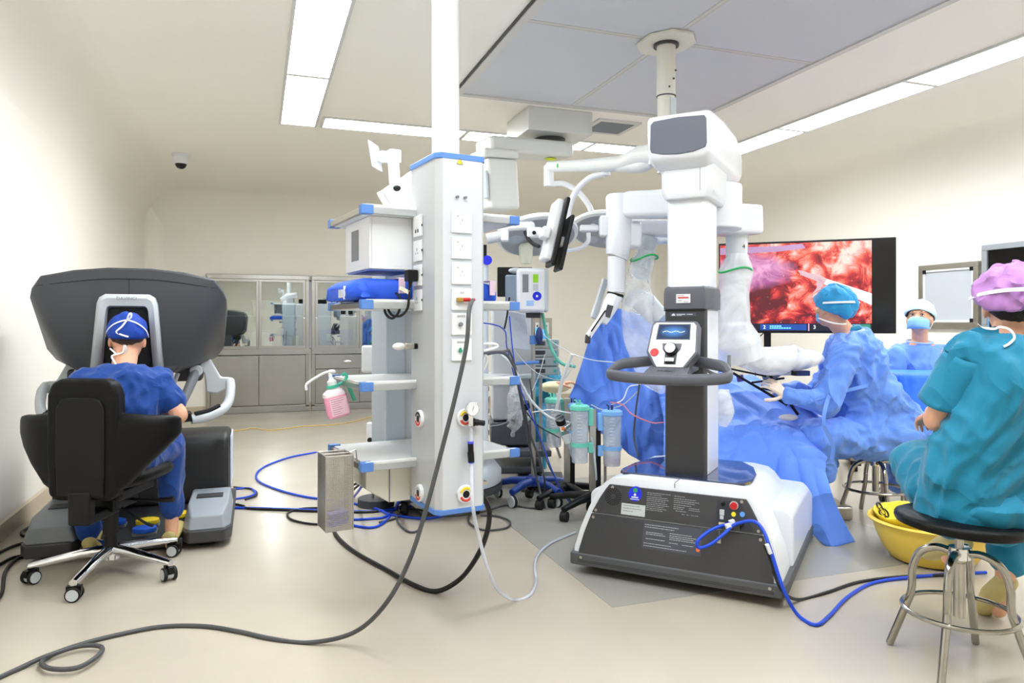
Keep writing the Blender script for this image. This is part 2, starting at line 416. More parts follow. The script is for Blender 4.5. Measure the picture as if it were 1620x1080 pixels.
def cabinet(x0, x1, label, drawer=False):
    w = x1-x0; yf = YB-.04
    r = root('steel_cabinet', label, 'cabinet', (x0, YB-.04, 0), 0, 'stainless wall cabinets')
    b = MB()
    t = .05
    b.box(0,w,-.0,.03,1.80,1.86); b.box(0,t,-.0,.03,.06,1.80); b.box(w-t,w,-.0,.03,.06,1.80); b.box(0,w,-.015,.03,.78,.86); b.box(0,w,-.0,.03,.0,.09)
    part('frame', b, M_cabst, r, bevel=.006)
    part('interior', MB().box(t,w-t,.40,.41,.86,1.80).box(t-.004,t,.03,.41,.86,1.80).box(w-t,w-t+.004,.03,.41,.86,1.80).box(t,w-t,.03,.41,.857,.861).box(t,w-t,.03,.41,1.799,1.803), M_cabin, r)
    part('shelf', MB().box(t,w-t,.06,.40,1.30,1.315), M_cabst, r)
    n = 2
    for k in range(n):
        a, e = t+(w-2*t)*k/n, t+(w-2*t)*(k+1)/n
        d = MB(); q = .035; y0, y1 = (-.006,.012) if k else (.004,.02)
        d.box(a,e,y0,y1,1.765,1.80); d.box(a,e,y0,y1,.86,.90); d.box(a,a+q,y0,y1,.90,1.765); d.box(e-q,e,y0,y1,.90,1.765)
        dr = part('sliding_door', d, M_cabst, r, bevel=.003)
        part('pane', MB().box(a+q,e-q,(y0+y1)/2-.002,(y0+y1)/2+.002,.90,1.765), M_pane, dr)
        part('finger_pull', MB().disc((e-.018 if k else a+.018, y0, 1.28), (0,-1,0), .012, 14), M_chrome, dr)
    if drawer:
        d = part('drawer', MB().box(t,w-t,-.004,.02,.58,.77), M_cabst, r, bevel=.004)
        part('cup_pull', MB().ell(((w)/2*.75,-.008,.67), (.06,.012,.03), 14), M_chrome, d)
        z1 = .56
    else: z1 = .77
    for k in range(2):
        a, e = t+(w-2*t)*k/2, t+(w-2*t)*(k+1)/2
        lp = part('lower_door', MB().box(a+.003,e-.003,-.003,.02,.1,z1), M_cabst, r, bevel=.003)
        if drawer: part('finger_pull', MB().disc((e-.03 if not k else a+.03,-.003,.42), (0,-1,0), .014, 14), M_chrome, lp)
    return r
cabinet(-.62, .69, 'wide stainless cabinet with two glass doors right of the console')
cabinet(.72, 2.02, 'stainless cabinet with a drawer below its glass doors beside the tower', True)
M_bin = mat('navy_bin', (28,40,196), .4)
def bin_(name, x0, x1, z0, h, m, label, cat, d=.22):
    r = root(name, label, cat, ((x0+x1)/2, YB+.18, z0)); a = (x1-x0)/2
    part('tub', MB().loft([[(-a*.9,-d/2*.9,0),(a*.9,-d/2*.9,0),(a*.9,d/2*.9,0),(-a*.9,d/2*.9,0)],[(-a,-d/2,h),(a,-d/2,h),(a,d/2,h),(-a,d/2,h)]]), m, r, bevel=.01)
    part('rim', MB().box(-a-.008,a+.008,-d/2-.008,d/2+.008,h-.012,h), m, r, bevel=.004)
    part('front_label', MB().box(-a*.6,-a*.25,-d/2-.002,-d/2+.02,h*.4,h*.75), M_lgrey, r)
bin_('storage_bin', .84, 1.30, .862, .26, M_bin, 'dark blue plastic bin behind the glass of the second cabinet', 'bin')
bin_('storage_box', -.10, .22, .862, .22, M_lgrey, 'pale grey box at the bottom of the first cabinet', 'box')
bin_('storage_box', .32, .56, .862, .17, mat('tan_card', (190,176,150), .7), 'tan box at the right end of the first cabinet', 'box')
bin_('storage_box', -.05, .40, 1.316, .2, M_white, 'white box on the upper shelf of the first cabinet', 'box')
bin_('storage_box', 1.42, 1.84, 1.316, .22, M_lgrey, 'grey box on the upper shelf of the second cabinet', 'box')
# ---------------------------------------------------------------- right wall: film viewer and black wall monitor
r = root('film_viewer', 'square white light box in a steel frame on the wall', 'light box', (XR, 4.98, 1.465))
f = MB(); a, h, t = .31, .30, .05
for (y0,y1,z0,z1) in ((-a,a,h-t,h),(-a,a,-h,-h+t),(-a,-a+t,-h+t,h-t),(a-t,a,-h+t,h-t)): f.box(-.05,0,y0,y1,z0,z1)
part('frame', f, M_steel, r, bevel=.004)
f = MB(); a, h, t = .262, .252, .022
for (y0,y1,z0,z1) in ((-a,a,h-t,h),(-a,a,-h,-h+t),(-a,-a+t,-h+t,h-t),(a-t,a,-h+t,h-t)): f.box(-.045,-.005,y0,y1,z0,z1)
part('inner_frame', f, M_white, r, bevel=.002)
part('light_panel', MB().box(-.03,-.02,-a+t,a-t,-h+t,h-t), mat('opal_panel', (196,202,210), .35), r)
for y in (-a+.0, a-.035):
    for z in (-h, h-.035): part('clip', MB().box(-.05,-.044,y,y+.035,z,z+.035), M_black, r)
r = root('wall_monitor', 'black wall monitor in a grey frame behind the mauve cap', 'monitor', (XR, 4.08, 1.52))
f = MB(); a, h, t = .56, .38, .05
for (y0,y1,z0,z1) in ((-a,a,h-t,h),(-a,a,-h,-h+t),(-a,-a+t,-h+t,h-t),(a-t,a,-h+t,h-t)): f.box(-.05,0,y0,y1,z0,z1)
part('frame', f, mat('grey_frame_paint', (160,166,172), .4, .3), r, bevel=.004)
part('screen', MB().box(-.03,-.01,-a+t,a-t,-h+t,h-t), mat('black_screen', (8,8,9), .15), r)
# ================================================================ SURGICAL ROBOT PATIENT CART
CARTO = W(.712, 3.24); CARTR = math.radians(-47.9)
cart = root('robot_cart', 'tall white surgical robot cart with dark grey front panel and steering handle', 'surgical robot', CARTO, CARTR)
M_cw = mat('cart_white_shell', (230,233,239), .28, coat=.35)
M_cd = mat('cart_charcoal_panel', (58,58,61), .42, bump=.05, bscale=700)
M_cg = mat('cart_grey_cover', (88,90,98), .45)
M_gtop = mat('smoked_glass_top', (34,44,74), .04, spec=.8, coat=.6)
def lean(z): return .10*(z-.06)/.40
# white shell: cross sections along the depth
def csec(y, s=1., zt=.468, top=.30):
    h = [(.478,.075),(.474,.13),(.452,.22),(.42,.31),(.385,.385),(.35,.43),(.315,.455),(top-.06,zt)]
    R = [(x*s, .075+(z-.075)*min(1, (zt-.075)/.387)) for x, z in h[:-1]]+[(h[-1][0]*s, zt)]
    return [(x, y+(lean(z) if y < .2 else .10*0+lean(z)*max(0, 1-(y-.2)/.3)), z) for x, z in R]+[(-x, y+(lean(z) if y < .2 else lean(z)*max(0, 1-(y-.2)/.3)), z) for x, z in R[::-1]]
part('base_shell', MB().loft([csec(-.002,.992,.462), csec(.012), csec(.3), csec(.55,1.,.468), csec(.76,.97,.466), csec(.86,.9,.42), csec(.92,.8,.36)]), M_cw, cart, smooth=50)
fe = MB()
for s in (-1, 1):
    prof = [(.05,.10),(.05,.30),(.07,.345),(.10,.36),(.35,.365),(.46,.36),(.49,.33),(.492,.25),(.49,.10)]
    fe.loft([[(s*x, y, z-(.0 if i < 3 else .12)) for x, z in prof] for i, y in enumerate((.26,.5,.9,1.22))])
part('base_fender', fe, M_cw, cart, bevel=.012)
part('bumper', MB().prism([(-.486,-.012),(.486,-.012),(.497,.05),(.497,1.2),(.44,1.26),(-.44,1.26),(-.497,1.2),(-.497,.05)], .045, .105), mat('bumper_grey', (84,86,90), .5), cart, bevel=.01)
for sx in (-.4,.4):
    for y in (.12, 1.1):
        w = part('wheel', MB().cyl((sx-.02,y,.045),(sx+.02,y,.045),.045,n=20), M_rubber, cart, bevel=.006)
        part('wheel_fork', MB().box(sx-.03,sx+.03,y-.03,y+.03,.06,.1), M_dgrey, w)
def fp(x, z, off=0.): return (x, lean(z)-.008-off, z)
def fpoly(pts, t=.008, off=0.):
    """plate lying on the leaning front panel"""
    a = [fp(x, z, off+t) for x, z in pts]; b = [fp(x, z, off-.004) for x, z in pts]
    n = len(pts); return MB().add(a+b, [tuple(range(n)), tuple(range(2*n-1, n-1, -1))]+[(i, i+n, (i+1) % n+n, (i+1) % n) for i in range(n)])
def xh(z): return [(.447,.06),(.443,.12),(.42,.22),(.398,.29),(.352,.38),(.325,.428)]
EDGE = [(.447,.062),(.444,.12),(.425,.2),(.397,.287)]; EDGE2 = [(.395,.293),(.362,.36),(.335,.405),(.318,.428)]
lp = part('lower_panel', fpoly(EDGE+[(-x, z) for x, z in EDGE[::-1]]), M_cd, cart, bevel=.003)
up = part('upper_panel', fpoly(EDGE2+[(-x, z) for x, z in EDGE2[::-1]]), M_cd, cart, bevel=.003)
for (x, z) in ((-.30,.417),(.30,.417),(-.375,.305),(.375,.305),(-.385,.272),(.385,.272),(-.43,.085),(.43,.085)):
    part('screw', MB().cyl(fp(x,z,.006), fp(x,z,.0105), .007, n=12), M_steel, up if z > .29 else lp)
g = MB()
for k, (rr, n) in enumerate(((.016,10),(.0235,15),(.031,20),(.0385,25))):
    for i in range(n):
        t = 2*math.pi*i/n; g.cyl(fp(-.293+rr*math.cos(t),.375+rr*math.sin(t)*.97,.0078), fp(-.293+rr*math.cos(t),.375+rr*math.sin(t)*.97,.0092), .003, n=7)
part('speaker_grille', g, mat('grille_black', (6,6,7), .8), up)
def fcirc(x, z, r, n=24): return [(x+r*math.cos(2*math.pi*i/n), z+r*math.sin(2*math.pi*i/n)) for i in range(n)]
st = part('round_sticker', fpoly(fcirc(-.186,.398,.033),.0095), mat('sticker_blue', (24,40,215), .35), up, label='round blue sticker with green emblem')
part('emblem', fpoly(fcirc(-.186,.415,.011,12),.0104), mat('emblem_green', (40,150,90), .5), st)
part('figure_mark', fpoly(fcirc(-.186,.395,.006,10),.0104), M_textw, st)
part('caption', fpoly([(-.202,.381),(-.17,.381),(-.17,.386),(-.202,.386)],.0104).add(fpoly([(-.208,.373),(-.164,.373),(-.164,.376),(-.208,.376)],.0104).v, [(0,1,2,3)]), M_textw, st)
pl_ = part('rating_plate', fpoly([(-.248,.302),(-.132,.302),(-.132,.352),(-.248,.352)],.009), mat('plate_silver', (196,202,204), .4, .2), up)
def lines(rows, off, seed=1, h=.0021):
    rn = random.Random(seed); mb = MB()
    for (x0, x1, z) in rows:
        x = x0
        while x < x1:
            w = rn.uniform(.004,.014); e = min(x+w, x1)
            q = [(x,z),(e,z),(e,z+h),(x,z+h)]
            mb.add([fp(a,b,off) for a, b in q], [(0,1,2,3)]); x = e+.0022
    return mb
part('small_print', lines([(-.24,-.16,.342),(-.24,-.15,.330),(-.24,-.19,.318)], .0094, 3, .002), M_text, pl_)
part('print_block', lines([(-.128,-.018,.410),(-.128,-.06,.402),(-.128,-.03,.392),(-.128,-.025,.384),(-.128,-.04,.376),(-.128,-.03,.367),(-.128,-.02,.359),(-.128,-.045,.351),(-.128,-.03,.343),(-.128,-.05,.335)], .0085, 5), M_soft, up)
part('print_block', lines([(.0,.05,.408),(.0,.10,.398),(.0,.115,.389),(.0,.095,.381),(.0,.08,.371),(.0,.05,.362),(.07,.12,.362),(.0,.045,.354),(.07,.12,.354),(.01,.06,.345),(.04,.054,.333),(.062,.074,.333),(.082,.094,.333),(.1,.114,.333)], .0085, 6), M_soft, up)
dk = part('info_label', fpoly([(-.135,.168),(.135,.168),(.135,.282),(-.135,.282)],.0086), mat('label_slate', (70,72,82), .5), lp)
part('small_print', lines([(-.128,.03,.27),(-.128,.01,.26),(-.12,-.04,.238),(-.12,-.03,.23),(-.12,-.03,.21),(-.128,.0,.19),(-.128,.07,.179),(-.01,.09,.245),(-.01,.12,.236),(-.01,.1,.228),(-.01,.11,.22),(-.01,.03,.205),(.05,.1,.203)], .0089, 8), M_lgrey, dk)
part('orange_dot', fpoly(fcirc(.122,.195,.009,14),.0092), mat('dot_orange', (226,110,50), .5), dk)
# socket bay
by = part('connector_bay', fpoly([(.195,.302),(.352,.302),(.318,.372),(.295,.415),(.195,.415)],.0088), mat('bay_dark', (40,44,54), .4), up)
part('emergency_button', MB().cyl(fp(.268,.398,.006), fp(.268,.398,.022), .0155, n=20), M_red, by)
part('button_ring', MB().disc(fp(.268,.398,.009), (0,-1,.24), .019, 20, .0155, .002), M_lgrey, by)
part('warning_label', fpoly(fcirc(.268,.362,.010,14),.0105), M_yel, by)
part('mandatory_sign', fpoly(fcirc(.305,.366,.011,14),.0105), mat('sign_blue', (90,150,230), .4), by)
part('power_switch', MB().box(.208,.228,lean(.37)-.024,lean(.37)-.01,.352,.376).box(.210,.226,lean(.37)-.028,lean(.37)-.01,.335,.35), M_lgrey, by, bevel=.001)
part('data_port', MB().box(.206,.234,lean(.32)-.022,lean(.32)-.01,.312,.322), mat('port_ivory', (214,206,170), .4), by, bevel=.001)
part('dial', MB().cyl(fp(.222,.4,.006),fp(.222,.4,.02),.009,n=12), M_black, by)
for x in (.246,.278,.304): part('plug_socket', MB().cyl(fp(x,.322,.004),fp(x,.322,.018),.01,n=12), M_black, by)
part('cable_clamp', MB().box(.262,.306,lean(.33)-.04,lean(.33)-.01,.322,.336).box(.27,.3,lean(.3)-.035,lean(.3)-.01,.298,.322), M_dgrey, by, bevel=.003)
part('key', MB().cyl(fp(.212,.308,.014),fp(.212,.262,.02),.0008,n=6).box(.204,.22,-.002+lean(.25)-.022,lean(.25)-.018,.235,.262), M_steel, by)
part('hood_seam', MB().box(-.001,.001,.075,.082,.445,.466).box(-.001,.001,.079,.16,.4675,.4698), M_dgrey, cart)
# smoked glass deck
gp = [(-.28,.17),(.24,.17),(.29,.2),(.31,.26),(.305,.42),(.26,.6),(.18,.73),(-.18,.73),(-.27,.6),(-.31,.42),(-.315,.26),(-.305,.2)]
part('glass_deck', MB().prism(gp, .460, .4745), M_gtop, cart, bevel=.003)
# column
part('column_front', MB().prism([(-.098,.262),(-.09,.25),(.09,.25),(.098,.262),(.1,.30),(-.1,.30)], .47, 1.29), M_cd, cart, bevel=.004)
part('column_side', MB().box(-.104,.104,.29,.515,.47,1.30), M_cw, cart, bevel=.01)
cap = [(-.1,.245),(.1,.245),(.116,.3),(.118,.49),(.1,.525),(-.1,.525),(-.118,.49),(-.116,.3)]
part('column_cap', MB().loft([[(x, y, 1.27) for x, y in cap],[(x, y, 1.345) for x, y in cap],[(x*.97, y*.97+.012, 1.372) for x, y in cap],[(x*.88, .385+(y-.385)*.85, 1.382) for x, y in cap]]), M_cg, cart, bevel=.004)
part('column_joint', MB().box(-.1,.1,.246,.252,1.262,1.267), M_black, cart)
lb = part('warning_plate', MB().box(-.038,.03,.2405,.244,1.30,1.343), M_white, cart)
part('small_print', MB().box(-.034,.0,.2398,.2402,1.334,1.336).box(-.03,.022,.2398,.2402,1.322,1.329), mat('ink_red', (200,60,60), .5), lb)
part('small_print', MB().box(-.03,-.01,.2398,.2402,1.31,1.312).box(.0,.02,.2398,.2402,1.305,1.307), M_text, lb)
ip = part('name_plate', MB().box(-.07,.055,.2475,.2495,1.235,1.253), mat('name_slate', (78,80,90), .4), cart)
part('maker_mark', MB().prism([(-.062,1.239),(-.044,1.239),(-.046,1.246),(-.053,1.25),(-.06,1.246)], .2465, .2474, 'y'), M_textw, ip)
part('small_print', MB().box(-.038,.005,.2465,.2474,1.244,1.247).box(-.038,-.012,.2465,.2474,1.239,1.2412).box(.012,.04,.2465,.2474,1.244,1.2465), M_textw, ip)
part('upper_column', MB().prism([(-.078,.262),(.082,.262),(.098,.29),(.098,.5),(-.095,.5),(-.095,.29)], 1.37, 1.82), M_cw, cart, bevel=.006)
cl = [(-.09,.215),(.115,.215),(.14,.245),(.146,.5),(.12,.6),(-.09,.6),(-.115,.5),(-.112,.245)]
part('column_collar', MB().loft([[(x*.86, y+.015, 1.80) for x, y in cl],[(x, y, 1.835) for x, y in cl],[(x, y, 1.965) for x, y in cl]]), M_cw, cart, bevel=.006)
part('collar_seam', MB().box(.082,.084,.2135,.2155,1.83,1.96), M_mgrey, cart)
# boom
def bsec(y, hw, z0, z1, r=.045, sh=0):
    pts = []
    for (cx, cz, a0) in ((hw-r, z1-r, 0), (-hw+r, z1-r, 90), (-hw+r*1.6, z0+r*1.6, 180), (hw-r*1.6, z0+r*1.6, 270)):
        rr = r if cz > (z0+z1)/2 else r*1.6
        for i in range(6):
            t = math.radians(a0+18*i); pts.append((cx+rr*math.cos(t), y+sh*(cz+rr*math.sin(t)-z0), cz+rr*math.sin(t)))
    return pts
part('boom', MB().loft([bsec(.136,.138,1.99,2.17,.016,-.03), bsec(.15,.148,1.972,2.182,.024,-.05), bsec(.21,.157,1.938,2.198,.04,-.05), bsec(.4,.165,1.93,2.205), bsec(.62,.17,1.93,2.19), bsec(.8,.165,1.94,2.13), bsec(.9,.13,1.97,2.07,.03)]), M_cw, cart, smooth=50)
dsp = [(-.128,2.012),(-.07,1.998),(0,1.992),(.07,1.996),(.128,2.012),(.134,2.03),(.133,2.14),(.124,2.157),(.0,2.164),(-.115,2.158),(-.13,2.143),(-.134,2.03)]
part('boom_window', MB().add([(x+.0, .128-.03*(z-2.02), z) for x, z in dsp]+[(x, .15, z) for x, z in dsp], [tuple(range(12)), tuple(range(23,11,-1))]+[(i,i+12,(i+1)%12+12,(i+1)%12) for i in range(12)]), mat('window_slate', (104,108,122), .25), cart, bevel=.004)
part('arm_hub', MB().cyl((.02,.72,1.70),(.02,.72,1.94),.16,n=32), M_cw, cart, bevel=.012)
# setup arms (joints located in the room)
def C3(px, py, d): return P(px, py, d)
hub = RM[cart.name] @ Vector((.02,.72,1.84))
def link(a, b, w, h):
    a, b = Vector(a), Vector(b); m = (a+b)/2
    return MB().obox(m, b-a, ((b-a).length, w, h))
part('setup_link', link(C3(988,325,4.08), hub+V(0,0,.01), .13, .15), M_cw, cart, world=True, bevel=.03, seg=3)
part('setup_link', link(C3(992,361,4.3), C3(1110,362,4.15), .1, .10), M_cw, cart, world=True, bevel=.03, seg=3)
part('setup_link', link(C3(1030,378,4.5), C3(1110,374,4.3), .1, .07), M_cw, cart, world=True, bevel=.025, seg=3)
lk = part('setup_link', link(C3(1122,347,3.95), C3(1190,350,4.08), .2, .165), M_cw, cart, world=True, bevel=.025, seg=3)
part('link_light', MB().obox(C3(1148,366,3.97), C3(1190,350,4.08)-C3(1122,347,3.95), (.1,.05,.006)), mat('link_light_blue', (120,170,255), .3, emit=1.5), lk, world=True)
up1 = part('arm_shaft', MB().tube([C3(979,308,4.1),C3(979,312,4.1),C3(979,385,4.1),C3(977,404,4.1),C3(976,407,4.1)], [.066,.074,.074,.066,.06], 28), M_cw, cart, world=True, smooth=40)
part('arm_housing', MB().obox(C3(990,372,4.12), C3(1010,372,4.1)-C3(980,372,4.1), (.17,.11,.15)), M_cw, cart, world=True, bevel=.02, seg=3)
part('status_button', MB().ell(C3(990,371,4.045), .008, 10), M_red, up1, world=True)
part('arm_label', MB().obox(C3(988,399,4.035), C3(990,399,4.035)-C3(980,399,4.035), (.03,.002,.02)), M_lgrey, up1, world=True)
part('side_pod', MB().obox(C3(955,358,4.1), V(CT,-ST,0), (.05,.07,.12)), M_cw, cart, world=True, bevel=.015)
lo = part('arm_forearm', MB().tube([C3(976,406,4.1),C3(975,440,4.1),C3(974,462,4.1)], [.052,.051,.047], 24), M_cw, cart, world=True)
part('shaft_ring', MB().tube([C3(974,464,4.1),C3(973,468,4.1)], .0485, 24), M_black, lo, world=True)
wr = part('arm_wrist', MB().tube([C3(973,468,4.1),C3(966,482,4.08),C3(958,500,4.06),C3(955,512,4.05)], [.047,.046,.036,.018], 20), M_cw, cart, world=True)
part('wrist_code', MB().obox(C3(963,492,4.025), C3(960,502,4.03)-C3(966,482,4.03), (.07,.003,.035)), M_text, wr, world=True)
part('carriage', MB().obox((C3(962,486,4.05)+C3(930,533,4.0))/2, C3(930,533,4.0)-C3(962,486,4.05), (.21,.035,.028)), M_cw, cart, world=True, bevel=.005)
part('carriage_slot', MB().obox((C3(957,492,4.02)+C3(936,523,3.98))/2, C3(936,523,3.98)-C3(957,492,4.02), (.15,.003,.008)), M_black, cart, world=True)
part('instrument_clamp', MB().obox(C3(930,536,4.0), C3(930,542,4.0)-C3(931,530,4.0), (.05,.03,.03)), M_dgrey, cart, world=True, bevel=.006)
part('arm_spar', MB().obox((C3(958,440,4.2)+C3(938,505,4.15))/2, C3(938,505,4.15)-C3(958,440,4.2), (.25,.02,.045)), M_lgrey, cart, world=True, bevel=.01)
# arms two and three (inside plastic)
part('instrument_arm', MB().tube([C3(1028,375,4.25),C3(1018,405,4.25),C3(1012,440,4.25)], .052, 20).tube([C3(998,468,4.2),C3(1022,482,4.15),C3(1048,506,4.1)], [.06,.07,.055], 20), M_lgrey, cart, world=True)
ar4 = part('instrument_arm', MB().tube([C3(1166,366,4.05),C3(1166,372,4.05),C3(1165,420,4.05)], [.072,.062,.056], 24).tube([C3(1165,420,4.05),C3(1160,470,4.05),C3(1156,520,4.02)], [.056,.07,.06], 24).tube([C3(1160,540,4.0),C3(1210,572,4.05),C3(1275,570,4.2)], [.07,.06,.05], 20), M_cw, cart, world=True)
text('arm_number', '4', .034, frame(C3(1171,392,4.05)-W(.0,.062), W(1,0), (0,0,1)), M_text, ar4, world=True)
# steering helm
hl = [(-.075,.12,1.0),(-.18,.06,.99),(-.25,.01,.98),(-.283,-.03,.972),(-.275,-.07,.963),(-.22,-.092,.957),(-.12,-.105,.952),(0,-.108,.95),(.12,-.105,.952),(.22,-.092,.957),(.275,-.07,.963),(.283,-.03,.972),(.25,.01,.98),(.18,.06,.99),(.075,.12,1.0)]
hl = [(x*.95, y, z+(.03 if y > 0 else .006)) for x, y, z in hl]; hc_ = spl(hl,6); hm = MB().tube(hc_, .0145, 12)
hm.v = [(x, y, hc_[i//12].z+(z-hc_[i//12].z)*1.75) for i, (x, y, z) in enumerate(hm.v)]
part('helm_handle', hm, M_cg, cart, smooth=60)
part('helm_plate', MB().loft([[(-.1,-.105,.94),(.1,-.105,.94),(.1,-.105,.975),(-.1,-.105,.975)],[(-.092,-.02,.965),(.092,-.02,.965),(.092,-.02,1.005),(-.092,-.02,1.005)],[(-.075,.1,.97),(.075,.1,.97),(.075,.08,1.04),(-.075,.08,1.04)],[(-.07,.25,.98),(.07,.25,.98),(.07,.25,1.05),(-.07,.25,1.05)]]), M_cg, cart, bevel=.006)
TP = frame((.005,-.03,.995), (1,0,0), (0,.42,.9)) @ Matrix.Scale(1.13,4)
hx6 = [(-.085,.215),(.085,.215),(.097,.2),(.105,.075),(.058,.0),(-.058,.0),(-.105,.075),(-.097,.2)]
tp = part('touch_panel', MB().prism(hx6, -.05, .0, 'z', TP), M_cg, cart, bevel=.008)
part('panel_face', MB().prism([(x*.9, .107+(y-.107)*.9) for x, y in hx6], -.001, .0025, 'z', TP), M_white, tp, bevel=.001)
part('screen_bezel', MB().prism([(-.07,.128),(.07,.128),(.066,.198),(-.066,.198)], .0026, .0036, 'z', TP), mat('bezel_grey', (60,66,74), .3), tp)
def glow_mat():
    m = bpy.data.materials.new('panel_display'); m.use_nodes = True; nt = m.node_tree; b = nt.nodes['Principled BSDF']
    tc = nt.nodes.new('ShaderNodeTexCoord'); mp = nt.nodes.new('ShaderNodeMapping'); gr = nt.nodes.new('ShaderNodeTexGradient'); gr.gradient_type = 'SPHERICAL'
    mp.inputs['Location'].default_value = (-.5*2.2,-.5*2.2,0); mp.inputs['Scale'].default_value = (2.2,2.2,0)
    rp = nt.nodes.new('ShaderNodeValToRGB'); rp.color_ramp.elements[0].color = (.02,.05,.12,1); rp.color_ramp.elements[1].color = (.12,.4,1,1)
    nt.links.new(tc.outputs['Generated'], mp.inputs[0]); nt.links.new(mp.outputs[0], gr.inputs[0]); nt.links.new(gr.outputs['Fac'], rp.inputs[0])
    nt.links.new(rp.outputs[0], b.inputs['Emission Color']); b.inputs['Emission Strength'].default_value = .9; b.inputs['Base Color'].default_value = (.01,.01,.02,1); b.inputs['Roughness'].default_value = .5; b.inputs['Specular IOR Level'].default_value = .12
    return m
part('screen', MB().prism([(-.066,.132),(.066,.132),(.062,.194),(-.062,.194)], .0037, .0042, 'z', TP), glow_mat(), tp)
part('screen_lettering', MB().tube([TP @ V(x, .163+.003*math.sin(x*160), .0046) for x in [-.045+.006*i for i in range(16)]], .0012, 5), mat('screen_white', (200,230,255), .4, emit=.8), tp)
part('key_surround', MB().prism([(-.04,.112),(.04,.112),(.036,.085),(.024,.07),(.024,.022),(-.024,.022),(-.024,.07),(-.036,.085)], .0026, .0034, 'z', TP), M_cg, tp)
part('jog_dial', MB().lathe([(.026,.003),(.026,.022),(.022,.027)], 24, TP @ Matrix.Translation((0,.083,0))), M_black, tp)
part('dial_cap', MB().lathe([(.022,.027),(.02,.029)], 24, TP @ Matrix.Translation((0,.083,0))), M_lgrey, tp)
part('rocker_switch', MB().box(-.02,.02,.026,.046,.003,.014,TP), M_black, tp, bevel=.002)
part('rocker_cap', MB().box(-.018,.018,.03,.045,.014,.016,TP), M_lgrey, tp)
part('red_button', MB().lathe([(.018,.0026),(.017,.006)], 20, TP @ Matrix.Translation((-.068,.072,0))), M_red, tp)
part('white_button', MB().lathe([(.018,.0026),(.0175,.0034)], 20, TP @ Matrix.Translation((.068,.072,0))), M_lgrey, tp)
text('embossed_name', 'DAVINCI', .02, frame((0,-.065,.992), (1,0,0), (0,.94,.34)), M_dgrey, cart)
part('brake_lever', MB().tube(spl([(.085,.16,1.05),(.14,.11,.99),(.2,.1,.965),(.235,.1,.968),(.24,.1,.985),(.24,.1,1.06)],5), .008, 10), M_mgrey, cart)
# ================================================================ FIGURES
def unit(v): return Vector(v).normalized()
def hand(mb, wr, d, n, side=1, curl=.5, s=1., spread=.1, thumb=.6):
    """palm and five fingers; d points to the fingers, n out of the back of the hand, side=+1 thumb towards d x n"""
    d = unit(d); n = unit(Vector(n)-d*Vector(n).dot(d)); l = d.cross(n)*side; wr = Vector(wr)
    for o in (-.026,-.009,.009,.026): mb.cap2(wr+l*o*.6*s+d*.012*s, wr+(l*o+d*.085)*s, .0135*s, .0115*s, 10)
    for k, (o, L, c) in enumerate(((.030,.072,.9),(.010,.08,1.),(-.010,.074,1.05),(-.029,.058,1.15))):
        p = wr+(l*o+d*.088)*s; q = unit(d+l*spread*(o/.03)); a = curl*c
        r = .0088*s
        for f, w in ((.45,.8),(.32,1.1),(.23,1.0)):
            ax = l; q = (Matrix.Rotation(-a*w*side, 3, ax) @ q).normalized()
            e = p+q*L*f*s; mb.cap2(p, e, r, r*.92, 10); p = e; r *= .92
    p = wr+(l*.03+d*.025-n*.004)*s; q = unit(l*.8+d*.55-n*.25)
    for L, w in ((.04,0),(.03,.5),(.024,.4)):
        q = unit(q*(1-w*thumb)+(d*.8-n*.5)*w*thumb); e = p+q*L*s; mb.cap2(p, e, .0115*s, .0098*s, 10); p = e
    return mb
def ringpts(c, lat, fwd, a, b, n=20, pw=2.4):
    R = []
    for i in range(n):
        t = 2*math.pi*i/n; ct, st = math.cos(t), math.sin(t)
        x = abs(ct)**(2/pw)*(1 if ct >= 0 else -1); y = abs(st)**(2/pw)*(1 if st >= 0 else -1)
        R.append(Vector(c)+lat*a*x+fwd*b*y)
    return R
def torso(mb, pel, chest, lat, prof, bulge=None):
    """lofted trunk from pelvis to the shoulders; prof = [(t, half width, half depth, forward shift)]"""
    pel, chest = Vector(pel), Vector(chest); up = (chest-pel); u = up.normalized(); lat = unit(Vector(lat)-u*Vector(lat).dot(u)); fwd = u.cross(lat)
    mb.loft([ringpts(pel+up*t+fwd*s, lat, fwd, a, b) for t, a, b, s in prof]); return fwd
def headm(pos, face, up=(0,0,1)):
    """frame: x to the figure's right, y forward (face), z up; origin in the middle of the skull"""
    y = unit(face); x = y.cross(unit(up)).normalized(); z = x.cross(y)
    M = Matrix((x, y, z)).transposed().to_4x4(); M.translation = Vector(pos); return M
def head(mb, M, s=1.):
    T = M @ Matrix.Scale(s, 4)
    mb.ell((0,-.012,.022), (.077,.096,.092), 22, T); mb.ell((0,.018,-.03), (.066,.078,.078), 20, T); mb.ell((0,.04,-.075), (.045,.048,.042), 16, T)
    mb.ell((0,.093,-.012), (.012,.018,.026), 10, T); mb.ell((0,.105,-.026), (.015,.014,.012), 10, T); mb.ell((0,.083,.03), (.055,.016,.014), 12, T)
    mb.ell((0,.088,-.058), (.024,.012,.011), 10, T); mb.ell((0,.082,-.09), (.02,.018,.016), 10, T)
    for x in (-1, 1): mb.ell((x*.079,-.008,-.012), (.009,.02,.032), 12, T @ Matrix.Rotation(x*.35, 4, 'Z').lerp(Matrix.Identity(4), .7)); mb.ell((x*.045,.068,-.03), (.02,.02,.02), 10, T)
    return mb
